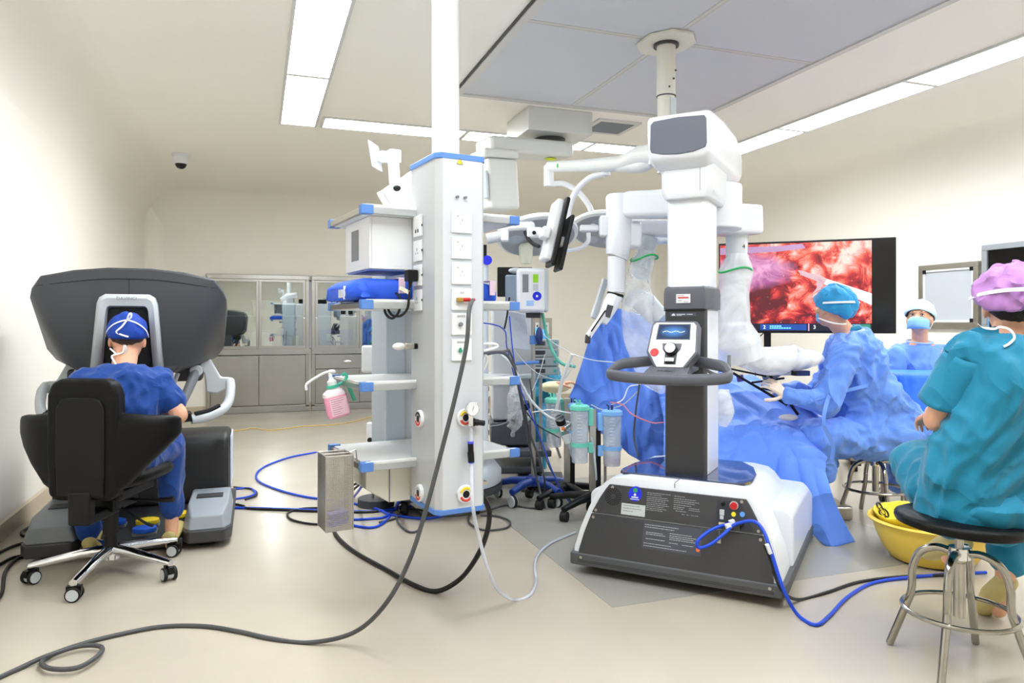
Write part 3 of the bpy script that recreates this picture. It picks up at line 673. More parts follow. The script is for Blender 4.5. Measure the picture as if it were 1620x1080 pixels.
def cap_mesh(M, rx=.092, ry=.11, rz=.105, zc=-.02, cy=-.012, cz=.03, seed=1., tilt=.25, puff=.006, back=.0, n=48, m=20):
    """cloth cap: dome down to a tilted rim, gathered under it"""
    R = []
    for k in range(m+1):
        v = k/m; ring = []
        for i in range(n):
            t = 2*math.pi*i/n; c, s_ = math.cos(t), math.sin(t)
            zr = zc+tilt*ry*s_  # rim height falls towards the back of the head
            th = v*math.acos(max(-.95, min(.95, (zr-cz)/rz)))
            w = noise.noise(Vector((c*2.2+seed, s_*2.2, v*3)))*puff*2+noise.noise(Vector((c*6+seed, s_*6, v*5)))*puff
            gather = -.006*max(0, (v-.9)/.1)
            b = 1+back*max(0, -s_)*v
            rr = math.sin(max(th, .0001)); x = (rx+w+gather)*rr*c; y = (ry+w+gather)*rr*s_*b+cy; z = cz+(rz+w)*math.cos(th)
            ring.append(tuple(M @ Vector((x, y, z))))
        R.append(ring)
    return MB().loft(R, cap=False)
def on_head(M, t, z, rx, ry, cy=-.012, cz=.03, rz=.105, out=.004):
    h = max(-.95, min(.95, (z-cz)/rz)); rr = math.sqrt(1-h*h)
    return M @ Vector(((rx*rr+out)*math.cos(t), cy+(ry*rr+out)*math.sin(t), z))
def ribbon(pts, w, nrm=None, t=.0012):
    """flat strip along pts"""
    pts = [Vector(p) for p in pts]; R = []
    for i, p in enumerate(pts):
        d = (pts[min(i+1, len(pts)-1)]-pts[max(i-1, 0)]).normalized(); n = Vector(nrm[i] if isinstance(nrm, list) else (nrm or (0,-1,0)))
        s = d.cross(n).normalized()*w/2; n = n.normalized()*t
        R.append([p-s-n, p+s-n, p+s+n, p-s+n])
    return MB().loft(R)
M_scrub = cloth('navy_scrub_cloth', (8,64,144), 6., .5, .02, .75)
M_cap1 = mat('navy_cap_cloth', (16,64,166), .7, bump=.4, bscale=45, bdist=.008)
M_gown = cloth('blue_gown_cloth', (100,146,236), 5.5, .6, .03)
M_drape = cloth('blue_drape_cloth', (92,138,234), 3.6, .6, .04)
M_teal = cloth('teal_scrub_cloth', (6,122,156), 4.2, .5, .03, .72)
M_turq = cloth('turquoise_cap_cloth', (40,152,210), 12., .5, .014)
M_mauve = cloth('mauve_cap_cloth', (178,126,192), 11., .6, .018)
M_pale = mat('pale_mint_cap_cloth', (198,226,232), .65, bump=.4, bscale=50, bdist=.006)
M_mask = mat('light_blue_mask', (140,194,238), .7, bump=.2, bscale=80, bdist=.004)
M_tie = mat('white_cotton_tape', (236,238,242), .7)
M_hair = mat('black_hair', (22,19,18), .5, bump=.6, bscale=220)
M_glove = mat('cream_latex', (232,214,196), .4, sss=.1)
M_clog = mat('olive_clog_rubber', (196,180,118), .5)
TOR = [(-.12,.10,.09,.0),(-.06,.155,.115,0),(.05,.168,.122,0),(.25,.155,.118,0),(.45,.15,.12,.01),(.65,.17,.13,.012),(.82,.175,.125,.01),(.93,.165,.10,0),(1.02,.10,.075,0),(1.06,.06,.06,0)]
def grow(p, e): return [(t, a+e, b+e, s) for t, a, b, s in p]

# ================================================================ SURGEON CONSOLE
CO = V(-.615, 4.25, 0)
con = root('surgeon_console', 'charcoal robot surgeon console with light grey viewer hood at the left wall', 'console', CO)
M_ch = mat('console_charcoal', (66,68,74), .42, bump=.04, bscale=500)
M_cl = mat('console_light_grey', (196,202,206), .4)
def hull(pts):
    bm = bmesh.new()
    for p in pts: bm.verts.new(p)
    r = bmesh.ops.convex_hull(bm, input=bm.verts)
    dead = [e for e in r['geom_interior'] if isinstance(e, bmesh.types.BMVert)]+[v for v in bm.verts if not v.link_faces]
    bmesh.ops.delete(bm, geom=list(set(dead)), context='VERTS')
    bmesh.ops.dissolve_limit(bm, angle_limit=math.radians(1), verts=bm.verts, edges=bm.edges)
    me = bpy.data.meshes.new('hull'); bm.to_mesh(me); bm.free(); return me
cx0 = -.02
hp = []
for s in (-1, 1):
    hp += [(s*.415,.05,1.448),(s*.26,.04,1.482),(s*.1,.035,1.498),(s*.462,.085,1.385),(s*.478,.12,1.345),(s*.225,.0,.955),(s*.20,.02,.935),(s*.475,.34,1.28),(s*.455,.36,1.06),(s*.41,.36,1.0),(s*.415,.5,1.43),(s*.1,.52,1.47),(s*.44,.55,1.30),(s*.42,.55,1.08),(s*.24,.3,.92),(s*.24,.5,.95)]
part('viewer_housing', hull([(x+cx0, y, z) for x, y, z in hp]), M_ch, con, bevel=.014, seg=3)
arch = [(-.43,.0505,1.395),(-.26,.034,1.42),(-.1,.027,1.436),(.1,.027,1.436),(.26,.034,1.42),(.43,.0505,1.395)]
part('housing_seam', MB().tube(spl([(x+cx0,y,z) for x,y,z in arch],5), .0016, 6), M_black, con)
part('centre_seam', MB().tube([(cx0,.026,1.436),(cx0,.022,1.35)], .0013, 6), M_black, con)
oo = [(-.168,.97),(-.138,1.305),(-.127,1.335),(-.10,1.352),(.10,1.352),(.127,1.335),(.138,1.305),(.168,.97)]
ii = [(-.118,.97),(-.095,1.262),(-.09,1.278),(-.078,1.286),(.078,1.286),(.09,1.278),(.095,1.262),(.118,.97)]
mid = [(a[0]*.7+b[0]*.3, a[1]*.7+b[1]*.3) for a, b in zip(oo, ii)]
R = [[(x+cx0, y, z) for x, z in q] for q, y in ((oo,.03),(oo,-.035),(mid,-.05),([(b[0]*.85+a[0]*.15,b[1]*.85+a[1]*.15) for a,b in zip(oo,ii)],-.04),(ii,.02),(ii,.035))]
part('viewer_hood', MB().loft(R, closed=False, cap=False), M_cl, con, smooth=50, solid=.006)
part('viewer_recess', MB().prism([(x+cx0, z) for x, z in ii], -.005, .03, 'y'), mat('recess_black', (8,8,9), .6), con)
text('hood_lettering', 'DAVINCI', .024, frame((cx0,-.0525,1.331), (1,0,0), (0,0,1)), M_mgrey, con)
# pillar and base
part('pillar', MB().loft([[(-.18,.42,.3),(.18,.42,.3),(.18,.75,.3),(-.18,.75,.3)],[(-.14,.3,1.0),(.14,.3,1.0),(.14,.5,1.0),(-.14,.5,1.0)]]), M_ch, con, bevel=.02)
part('rear_body', MB().prism([(.46,.12),(.45,.44),(.48,.51),(.55,.54),(.85,.53),(.95,.45),(.98,.12)], -.48, .46, 'x'), mat('console_black', (34,35,37), .42), con, bevel=.03, seg=3)
part('drape_panel', MB().box(.462,.472,.56,.9,.18,.5), mat('pale_panel', (206,212,228), .4), con, bevel=.02)
for s, nm in ((-1, M_mgrey), (1, mat('skid_grey', (150,158,166), .45))):  # left skid's darker grey is shade put into its colour
    x0, x1 = (-.49,-.235) if s < 0 else (.245,.485)
    sk = part('skid', MB().loft([[(x0,-.03,z) for z in ()] or [(x0+.03,-.1,.10),(x1-.03 if s>0 else x1-.01,-.1,.10),(x1-.04,-.075,.175),(x0+.04,-.075,.175)],[(x0,-.04,.10),(x1,-.04,.10),(x1-.015,.1,.205),(x0+.015,.1,.205)],[(x0,.5,.10),(x1,.5,.10),(x1-.015,.45,.21),(x0+.015,.45,.21)]]), M_mgrey if s < 0 else nm, con, bevel=.012)
    part('skid_foot', MB().prism([(x0+.03,-.108),(x1-.03,-.108),(x1+.005,-.04),(x1+.005,.9),(x0-.005,.9),(x0-.005,-.04)], .035, .105), M_dgrey, sk, bevel=.012)
    part('skid_vent', MB().box((x0+x1)/2-.07,(x0+x1)/2+.07,.2,.3,.206,.212), M_dgrey, sk)
    for y in (.0,.75): part('skid_wheel', MB().cyl((x0+.08,y,.03),(x1-.08,y,.03),.03,n=14), M_rubber, sk)
part('pedal_deck', MB().prism([(-.06,.02),(-.06,.06),(.5,.12),(.5,.02)], -.236, .246, 'x'), M_dgrey, con, bevel=.006)
for (x, y, m, lb) in ((.05,.17,M_yel,'yellow pedal'),(.20,.24,M_yel,'yellow pedal'),(.05,.05,mat('pedal_blue',(30,96,220),.45),'blue pedal'),(-.12,.2,mat('pedal_blue'),'blue pedal')):
    pd = part('foot_pedal', MB().prism([(x+.06*math.cos(t)*1.0, y+.05*math.sin(t)) for t in [math.pi*2*i/16 for i in range(16)]], .08+y*.1, .105+y*.1), m, con, bevel=.006, label=lb)
    part('pedal_base', MB().box(x-.06,x+.06,y-.03,y+.06,.05+y*.1,.08+y*.1), M_mgrey, pd, bevel=.008)
# armrest and handle arms
part('armrest_beam', MB().tube(spl([(-.43,.1,.715),(-.3,.06,.69),(-.1,.04,.68),(.12,.04,.68),(.28,.06,.69)],5), .026, 12), M_black, con)
part('armrest_pad', MB().box(-.30,.28,.02,.11,.665,.72), M_black, con, bevel=.015)
for s in (-1, 1):
    a = part('armrest_end', MB().tube(spl([(s*.28+(.0),.06,.675),(s*.36,.09,.685),(s*.435,.14,.715),(s*.468,.2,.76),(s*.475,.26,.83),(s*.47,.32,.86)],6), [.026]*31, 12), M_cl, con)
    part('control_strip', MB().tube(spl([(s*.3,.05,.706),(s*.37,.09,.717),(s*.42,.125,.738)],5), .012, 8), M_black, a)
    part('swing_bracket', MB().prism([(.34,.80),(.40,.79),(.46,.82),(.488,.86),(.47,.885),(.42,.885),(.36,1.0),(.31,1.0),(.30,.96),(.33,.9)], .30, .345, 'y', Matrix.Scale(s,4,(1,0,0))), M_cl, con, bevel=.012)
    part('pivot_disc', MB().cyl((s*.29,.30,.93),(s*.29,.24,.93),.035,n=24), M_cl, con, bevel=.008)
    part('swing_strut', MB().tube([(s*.29,.27,.93),(s*.25,.2,.82),(s*.2,.14,.70)], [.03,.026,.022], 14), M_mgrey, con)
    part('link_rod', MB().tube([(s*.2,.2,.92),(s*.16,.15,.8),(s*.13,.12,.7)], .012, 8), M_lgrey, con)
    part('motor_block', MB().box(s*.27-.09,s*.27+.05,.26,.42,.87,.95), M_dgrey, con, bevel=.015)
# ================================================================ SURGEON'S CHAIR
chair = root('swivel_chair', 'black leather swivel chair with winged backrest and chrome star base', 'chair', (-.655, 3.885, 0), math.radians(-21))
bk = [(-.155,.43),(-.165,.62),(-.16,.88),(-.14,.935),(-.10,.952),(.10,.952),(.14,.935),(.16,.88),(.165,.62),(.155,.43),(.12,.405),(-.12,.405)]
by_ = -.23
part('backrest', MB().prism(bk, by_-.0, by_+.085, 'y'), M_leather, chair, bevel=.025, seg=3)
ip = [(-.105,.425),(-.112,.6),(-.11,.82),(-.09,.86),(-.06,.872),(.06,.872),(.09,.86),(.11,.82),(.112,.6),(.105,.425)]
part('back_panel', MB().prism(ip, by_-.013, by_+.01, 'y'), mat('leather_shell', (13,13,14), .5, spec=.3), chair, bevel=.01)
for s in (-1, 1):
    secs = []
    for (x, z0, z1, y, h) in ((.13,.43,.80,by_+.045,.042),(.19,.47,.795,by_+.055,.046),(.26,.55,.785,by_+.08,.046),(.32,.62,.78,by_+.115,.04),(.36,.67,.772,by_+.145,.03),(.372,.69,.76,by_+.16,.012)):
        rr = []
        for i in range(16):
            t = 2*math.pi*i/16; rr.append((s*x, y+h*math.copysign(abs(math.cos(t))**.6, math.cos(t)), (z0+z1)/2+(z1-z0)/2*math.copysign(abs(math.sin(t))**.6, math.sin(t))))
        secs.append(rr)
    part('back_wing', MB().loft(secs), M_leather, chair, smooth=60)
def cushion(cx, cy, cz, a, b, h, pw=3.2, n=40):
    R = []
    for k in range(9):
        t = -math.pi/2+math.pi*k/8; r = abs(math.cos(t))**.45; z = cz+h*math.sin(t)
        R.append([(cx+p.x*(.02+.98*r), cy+p.y*(.02+.98*r), z+.05*(abs(p.x)/a)**3*a) for p in [Vector(q) for q in ringpts((0,0,0), V(1,0,0), V(0,1,0), a, b, n, pw)]])
    return MB().loft(R)
part('seat', cushion(0,.03,.475,.235,.235,.05), M_leather, chair, smooth=70)
part('seat_pan', MB().box(-.13,.13,-.14,.16,.385,.432), M_black, chair, bevel=.012)
part('back_bracket', MB().box(-.05,.05,by_-.02,by_+.03,.30,.45).box(-.05,.05,by_-.01,.0,.30,.345), M_black, chair, bevel=.01)
part('tilt_mechanism', MB().box(-.06,.07,-.09,.12,.32,.395), M_black, chair, bevel=.01)
part('height_lever', MB().tube([(.06,.05,.35),(.16,.05,.345),(.19,.05,.345)], .007, 8).tube([(.19,.05,.345),(.28,.05,.35)], [.011,.014], 10), M_black, chair)
part('tilt_lever', MB().tube(spl([(.06,-.02,.33),(.14,-.04,.29),(.2,-.05,.26),(.23,-.05,.25)],4), [.006]*9+[.008]*4, 8), M_black, chair)
part('gas_column', MB().cyl((0,0,.09),(0,0,.33),.028,n=20).cyl((0,0,.2),(0,0,.34),.034,n=20), M_black, chair)
sb = part('star_base', MB().cyl((0,0,.075),(0,0,.135),.042,n=24), M_chrome, chair, bevel=.006)
for k in range(5):
    a = math.radians(58-19.6+21+72*k); d = V(math.cos(a), math.sin(a), 0); q = V(-d.y, d.x, 0)
    R = []
    for (r_, z, w, h) in ((.03,.12,.026,.026),(.12,.115,.025,.022),(.22,.10,.022,.018),(.31,.085,.02,.016),(.335,.08,.018,.015)):
        R.append([d*r_+q*w*math.cos(t)+V(0,0,z+h*math.sin(t)) for t in [2*math.pi*i/12 for i in range(12)]])
    part('base_arm', MB().loft(R), M_chrome, chair, smooth=60)
    cc = d*.325; ang = a+.9*k+.6; e = V(math.cos(ang), math.sin(ang), 0)
    cs = part('caster', MB().cyl(cc+e*.014+V(0,0,.032), cc+e*.03+V(0,0,.032), .032, n=22), M_rubber, chair, bevel=.004)
    part('caster', MB().cyl(cc-e*.014+V(0,0,.032), cc-e*.03+V(0,0,.032), .032, n=22), M_rubber, chair, bevel=.004)
    part('caster_disc', MB().cyl(cc-e*.031+V(0,0,.032), cc+e*.031+V(0,0,.032), .025, n=22), M_lgrey, cs)
    part('caster_hood', MB().box(-.013,.013,-.03,.03,.035,.066, Matrix.Translation(cc) @ Matrix.Rotation(ang,4,'Z')).cyl(cc+V(0,0,.06),cc+V(0,0,.085),.01,n=10), M_black, cs)
# ================================================================ SURGEON
def limb_cloth(mb, pts, rs): return mb.chain(pts, rs, 14)
pel, che = V(-.63,3.86,.56), V(-.62,3.995,.965)
sR, sL = V(-.455,3.985,.915), V(-.79,3.99,.915); eR, eL = V(-.362,3.93,.745), V(-.895,3.97,.735); wR, wL = V(-.45,4.2,.745), V(-.80,4.2,.745)
hR, kR, aR = V(-.54,3.86,.54), P(268,702,3.72), P(272,812,3.8); hL, kL, aL = V(-.72,3.86,.54), V(-.86,4.18,.56), V(-.80,4.2,.11)
hd = V(-.617,4.105,1.118); fac = unit((-.1,1,-.32))
s1 = root('person', 'surgeon in navy scrubs and cap seated with the face in the console', 'person', (-.63,3.86,0))
HM = headm(hd, fac, (0,.25,1))
b = MB(); head(b, HM, .98)
b.chain([che+V(0,.0,.0), hd+V(0,-.02,-.05)], [.058,.056]); torso(b, pel, che-V(0,0,.03), (1,0,0), grow(TOR,-.025))
b.chain([sR,eR,wR], [.05,.043,.03]); b.chain([sL,eL,wL], [.05,.043,.03]); b.chain([sL,che-V(0,0,.05),sR], [.045,.06,.045])
hand(b, wR, (-.05,1,0), (.2,0,1), 1, .6); hand(b, wL, (.05,1,0), (-.2,0,1), -1, .6)
for h_, k_, a_ in ((hR,kR,aR),(hL,kL,aL)):
    b.chain([h_,k_], [.075,.055]); b.chain([k_,a_], [.052,.036]); t = V(a_.x,a_.y,.045)
    b.chain([a_, t+V(0,-.03,.0)], [.036,.03]); b.chain([t+V(0,-.04,-.005), t+V(0,.13,-.015)], [.028,.026])
part('body', blob(b, .006, 3), M_skin, s1, world=True, smooth=180)
b = MB(); torso(b, pel-V(0,0,.03), che, (1,0,0), grow(TOR,.02)); b.chain([sL,che+V(0,-.01,-.045),sR], [.07,.085,.07])
for s_, e_ in ((sR,eR),(sL,eL)): b.chain([s_, s_.lerp(e_,.62)], [.07,.066])
b.ell(che+V(0,-.05,-.10), (.16,.085,.11), 16)
part('scrub_top', blob(b, .011, 5, disp=folds(.011,9,(1,1,.6),3)), M_scrub, s1, world=True, smooth=180)
b = MB(); b.ell(pel+V(0,.0,-.02), (.19,.16,.10), 18)
for h_, k_, a_ in ((hR,kR,aR),(hL,kL,aL)): b.chain([h_,k_], [.098,.078]); b.chain([k_, k_.lerp(a_,.5), k_.lerp(a_,.93)], [.078,.066,.058])
part('trousers', blob(b, .011, 4, disp=folds(.008,8,(1,1,.5),11)), M_scrub, s1, world=True, smooth=180)
cp = part('cap', cap_mesh(HM, .093,.112,.108, zc=.005, tilt=.28, seed=2., puff=.005), M_cap1, s1, world=True, solid=.003, smooth=180)
part('hair', cap_mesh(HM, .0815,.1015,.095, zc=-.005, tilt=.5, seed=4., puff=.001), mat('cropped_hair', (74,62,54), .8, bump=.8, bscale=300), s1, world=True, solid=.002, smooth=180)
bk_ = -math.pi/2
pts = [on_head(HM, bk_+t, .045+.022*math.cos(t*1.2)-.02*abs(t), .093,.112, rz=.108, out=.005) for t in [-1.5+.15*i for i in range(21)]]
nr = [(p-HM.translation) for p in pts]
part('cap_tie', ribbon(pts, .008, nr), M_tie, cp, world=True)
kn = on_head(HM, bk_+.0, .062, .093,.112, rz=.108, out=.008)
part('cap_bow', ribbon(spl([kn, kn+V(.012,-.012,.03), kn+V(.022,-.01,.036), kn+V(.02,-.012,.015), kn, kn+V(-.02,-.012,-.03), kn+V(-.045,-.006,-.055), kn+V(-.02,-.01,-.07), kn+V(.01,-.012,-.08)],4), .008, (0,-1,.2)), M_tie, cp, world=True)
k2 = hd+V(.0,-.105,-.07)
part('mask_tie', ribbon(spl([k2+V(-.07,.05,.03), k2+V(-.03,.01,.0), k2, k2+V(.012,-.01,.03), k2+V(.004,-.012,.045), k2+V(-.005,-.012,.01), k2+V(-.05,-.015,-.005), k2+V(-.035,-.035,-.035), k2+V(-.03,-.05,-.05), k2+V(-.075,-.052,-.07)],4), .008, (0,-1,.5)), M_tie, s1, world=True)
def clog(parent, a, yaw, name='clog', m=M_clog):
    R = Matrix.Translation((a.x, a.y, 0)) @ Matrix.Rotation(yaw, 4, 'Z')
    def sec(y, w, z0, z1, x=0): return [(x+w*math.cos(t), y, (z0+z1)/2+(z1-z0)/2*math.sin(t)) for t in [2*math.pi*i/16 for i in range(16)]]
    z = a.z
    return part(name, MB().loft([sec(-.07,.02,z+.005,z+.05), sec(-.06,.036,z,z+.06), sec(-.01,.038,z,z+.03), sec(.05,.043,z,z+.06), sec(.1,.046,z,z+.078), sec(.16,.04,z,z+.06), sec(.195,.015,z+.01,z+.035)], M=R), m, parent, world=True, smooth=60)
clog(s1, V(aR.x, aR.y-.01, .062), -.1); clog(s1, V(aL.x, aL.y, .062), .1)
# ================================================================ SERVICE TOWER (ceiling pendant in front)
PENO = W(-.28, 2.78); PENR = math.radians(9)
M_alu = mat('tower_aluminium', (190,193,196), .38, .2)
M_aluf = mat('tower_front_white', (203,207,214), .35, .1)
tw = root('service_tower', 'tall white ceiling hung service tower with sockets, gas outlets and shelves', 'medical tower', (PENO.x, PENO.y, 0), PENR)
A, B, D = -.012, .196, .28
prof = [(A+.018,0),(B-.012,0),(B,.012),(B,D),(A,D),(A,.022)]
part('column', MB().prism(prof, .475, 1.845), M_alu, tw, bevel=.004)
part('front_face', MB().box(A+.024,B-.014,-.002,.01,.476,1.844), M_aluf, tw)
for z0, z1 in ((1.842,1.866),(.456,.478)):
    part('edge_band', MB().prism([(A+.016,-.004),(B-.01,-.004),(B+.004,.010),(B+.004,D+.004),(A-.004,D+.004),(A-.004,.02)], z0, z1), M_bluetrim, tw, bevel=.004)
part('ceiling_pole', MB().cyl((.09,.15,1.86),(.09,.15,ZC),.056,n=36), M_offw, tw)
part('ceiling_flange', MB().cyl((.09,.15,ZC-.05),(.09,.15,ZC),.12,n=36), M_white, tw, bevel=.01)
wt = part('warning_triangle', MB().prism([(.072,1.826),(.096,1.826),(.084,1.848)], -.0035, -.0022, 'y'), M_yel, tw)
part('triangle_border', MB().tube([V(.0715,-.0036,1.8255),V(.0965,-.0036,1.8255),V(.084,-.0036,1.849)], .0013, 5, True), M_black, wt)
for x in (.071,.106): part('stud', MB().cyl((x,-.0,1.697),(x,-.016,1.695),.0055,n=12), M_mgrey, tw)
def plate(cx, cz, kind):
    """86 mm wall plate on the front face"""
    p = part('socket_plate', MB().box(cx-.043,cx+.043,-.011,-.001,cz-.043,cz+.043), M_white, tw, bevel=.003)
    if kind == 'five':
        h = MB()
        h.box(cx-.001,cx+.001,-.0118,-.0112,cz+.002,cz+.012)
        for s in (-1,1): h.obox((cx+s*.0085,-.0115,cz-.008), (s*.5,0,-1) if s<0 else (.5,0,1), (.009,.0006,.0022), (0,1,0))
        part('socket_slots', h, M_dgrey, p); part('mark', MB().disc((cx-.018,-.0113,cz+.022),(0,-1,0),.003,10,0,.0005), M_mgrey, p)
        part('rocker', MB().box(cx-.006,cx+.036,-.0116,-.011,cz-.03,cz+.03), M_white, p, bevel=.0004)
    return p
for cz in (1.598,1.497,1.397): plate(.0905, cz, 'five')
g4 = plate(.0905, 1.296, ''); g5 = plate(.0905, 1.199, ''); g6 = plate(.0905, 1.098, '')
def glyphs(x0, z, n, parent, s=.007):
    mb = MB()
    for i in range(n):
        x = x0+i*s*1.25
        for a, b, c, d in ((0,1,.85,1),(0,1,.4,.55),(0,1,0,.12),(.42,.56,0,1),(.0,.14,.0,.55)): mb.box(x+a*s,x+b*s,-.0117,-.0112,z+c*s,z+d*s)
    part('lettering', mb, M_mgrey, parent)
glyphs(.083, 1.318, 2, g4); glyphs(.07, 1.226, 4, g5); glyphs(.07, 1.124, 5, g6)
part('gas_fitting', MB().box(.066,.088,-.03,-.01,1.285,1.302), mat('brass', (196,160,80), .3, .9), g4, bevel=.002)
part('gas_plug', MB().cyl((.086,-.02,1.294),(.118,-.024,1.295),.0075,n=12).cyl((.118,-.024,1.295),(.138,-.024,1.294),.0045,n=10).ell((.136,-.024,1.294),.006,8), M_red, g4)
part('coax_port', MB().cyl((.082,-.01,1.198),(.082,-.024,1.198),.0085,n=16), M_mgrey, g5, bevel=.002)
part('earth_terminal', MB().cyl((.082,-.01,1.094),(.082,-.02,1.094),.007,n=14).cyl((.082,-.01,1.103),(.082,-.018,1.103),.004,n=8), mat('terminal_green', (40,140,110), .4), g6)
# left face plates
def lplate(cy, cz, kind):
    p = part('socket_plate', MB().box(A-.010,A,cy-.043,cy+.043,cz-.043,cz+.043), M_white, tw, bevel=.003)
    if kind == 'data':
        part('data_window', MB().box(A-.0108,A-.0098,cy-.024,cy+.024,cz-.005,cz+.03), M_offw, p)
        for o in (-.012,.012): part('data_port', MB().box(A-.0112,A-.0098,cy+o-.006,cy+o+.006,cz-.027,cz-.013), M_dgrey, p)
    else:
        h = MB().box(A-.0108,A-.0098,cy-.0015,cy+.0015,cz+.0,cz+.012)
        for s in (-1,1): h.box(A-.0108,A-.0098,cy+s*.011-.0015,cy+s*.011+.0015,cz-.014,cz-.006)
        part('socket_slots', h, M_dgrey, p)
    part('side_tab', MB().box(A-.008,A-.003,cy-.0455,cy-.042,cz-.004,cz+.004), M_dgrey, p)
    return p
lplate(.186,1.598,'data'); lplate(.186,1.497,''); lplate(.186,1.397,''); lplate(.186,1.296,'')
# gas outlets
def outlet(c, n, col2):
    c, n = Vector(c), unit(n)
    r_ = part('gas_outlet', MB().cyl(c, c+n*.014, .036, .034, n=28), M_white, tw, bevel=.002)
    part('bore', MB().cyl(c+n*.0135, c+n*.0148, .0145, n=20), M_black, r_)
    a = n.orthogonal().normalized() if abs(n.z) > .9 else V(0,0,1); b = a.cross(n)
    for m, t0, t1 in ((col2, 20, 160), (mat('ring_red', (214,74,58), .45), 200, 340)):
        vs = []; k = 14
        for i in range(k+1):
            t = math.radians(t0+(t1-t0)*i/k)
            for q in (.019,.029): vs.append(c+n*.0152+(b*math.cos(t)+a*math.sin(t))*q)
        part('colour_arc', MB().add(vs, [(2*i,2*i+1,2*i+3,2*i+2) for i in range(k)]), m, r_, solid=.0008)
    return r_
outlet((.106,-.002,.832), (0,-1,0), M_yel); outlet((.106,-.002,.532), (0,-1,0), M_yel)
outlet((A,.164,.815), (-1,0,0), M_black); outlet((A,.164,.514), (-1,0,0), M_lgrey)
# shelves
M_shelf = mat('shelf_white', (230,232,233), .4)
SX0, SX1, SY0, SY1 = -.225, .455, .215, .735
for i, z in enumerate((1.675, 1.295, .965, .645)):
    s = part('shelf', MB().box(SX0,SX1,SY0,SY1,z-.034,z-.004).box(SX0,SX1,SY0,SY0+.012,z-.034,z+.004), M_shelf, tw, bevel=.003)
    for x in (SX0-.018, SX1+.002): part('side_rail', MB().box(x,x+.016,SY0+.03,SY1-.03,z-.032,z-.008), M_steel, s, bevel=.002)
    for x in (SX0-.02, SX1-.03):
        for y in (SY0-.004, SY1-.036): part('corner_cap', MB().box(x,x+.05,y,y+.04,z-.036,z+.002), M_bluetrim, s, bevel=.003)
    part('shelf_bracket', MB().box(.02,.16,.26,.3,z-.07,z-.034), M_alu, s)
part('rear_column', MB().box(.03,.30,.745,.96,.40,1.64), mat('tower_blue_grey', (196,208,220), .4, .2), tw, bevel=.012)
part('rear_rib', MB().box(.135,.148,.738,.75,.42,1.62), M_alu, tw)
part('drawer_unit', MB().prism([(-.20,.61),(-.20,.52),(-.10,.455),(.30,.455),(.30,.61)], .30, .70, 'y'), M_cream, tw, bevel=.006)
part('drawer_edge', MB().box(-.102,-.098,.296,.301,.458,.608), M_mgrey, tw)
# equipment housing under the top shelf
hb = part('equipment_bay', MB().box(-.185,.02,.27,.285,1.435,1.64).box(-.185,.02,.27,.62,1.425,1.438).box(-.195,-.185,.27,.62,1.425,1.64), M_white, tw, bevel=.003)
part('bay_grille', MB().box(-.198,-.195,.42,.52,1.47,1.60), M_mgrey, hb, bevel=.004)
part('bay_underside', MB().box(-.185,.02,.28,.62,1.420,1.4245), mat('bay_blue', (128,158,214), .4), hb)
# side clamps
part('rail_clamp', MB().box(A-.055,A-.012,.20,.235,1.095,1.122), M_steel, tw, bevel=.006)
part('clamp_screw', MB().cyl((A-.012,.21,1.108),(A+.0,.21,1.108),.012,n=12), M_black, tw)
part('clamp_knob', MB().ell((A-.075,.215,1.108),(.03,.016,.015),14), M_offw, tw)
part('side_handle', MB().tube(spl([(B+.0,.08,1.11),(B+.03,.06,1.118),(B+.075,.06,1.116),(B+.085,.06,1.105),(B+.03,.06,1.09),(B,.08,1.088)],4), .006, 8), M_white, tw)
part('side_hook', MB().tube(spl([(B,.1,1.06),(B+.02,.09,1.04),(B+.04,.08,1.07),(B+.05,.08,1.05),(B+.03,.08,1.01),(B,.1,1.0)],4), .005, 8), M_offw, tw)
# gauge on the upper outlet
gg = part('pressure_gauge', MB().cyl((.12,-.03,.868),(.12,-.048,.868),.028,n=28), M_chrome, tw, bevel=.003)
part('gauge_face', MB().cyl((.12,-.0481,.868),(.12,-.0492,.868),.0235,n=28), M_white, gg)
part('gauge_needle', MB().obox((.12,-.0496,.872),(.3,0,1),(.02,.0006,.0025),(0,1,0)), M_black, gg)
part('regulator', MB().box(.104,.124,-.045,-.012,.80,.85), M_chrome, gg, bevel=.003)
part('regulator_body', MB().cyl((.124,-.03,.815),(.15,-.03,.812),.013,n=14).cyl((.15,-.03,.812),(.176,-.035,.808),.011,n=14).cyl((.125,-.03,.80),(.125,-.03,.83),.012,n=12), M_black, gg)
part('outlet_stem', MB().tube([(.118,-.03,.80),(.12,-.03,.765),(.118,-.03,.73)], .007, 10), film('clear_hose', (226,232,240), .5, .1, .2), gg)
part('hose_coupling', MB().cyl((.118,-.03,.735),(.119,-.03,.695),.0115,n=14).cyl((.118,-.03,.70),(.121,-.03,.66),.013,n=14), M_black, gg)
part('coupling_ring', MB().cyl((.118,-.03,.74),(.118,-.03,.732),.0125,n=14), mat('ring_violet', (70,80,220), .4), gg)
part('coupling_ring', MB().cyl((.121,-.03,.664),(.121,-.03,.656),.0125,n=14), mat('ring_violet'), gg)
# hose socket at the lower right
part('hose_socket', MB().box(B-.0,B+.055,.08,.15,.535,.55).cyl((B+.028,.10,.54),(B+.03,.10,.495),.012,n=12), M_steel, tw, bevel=.002)
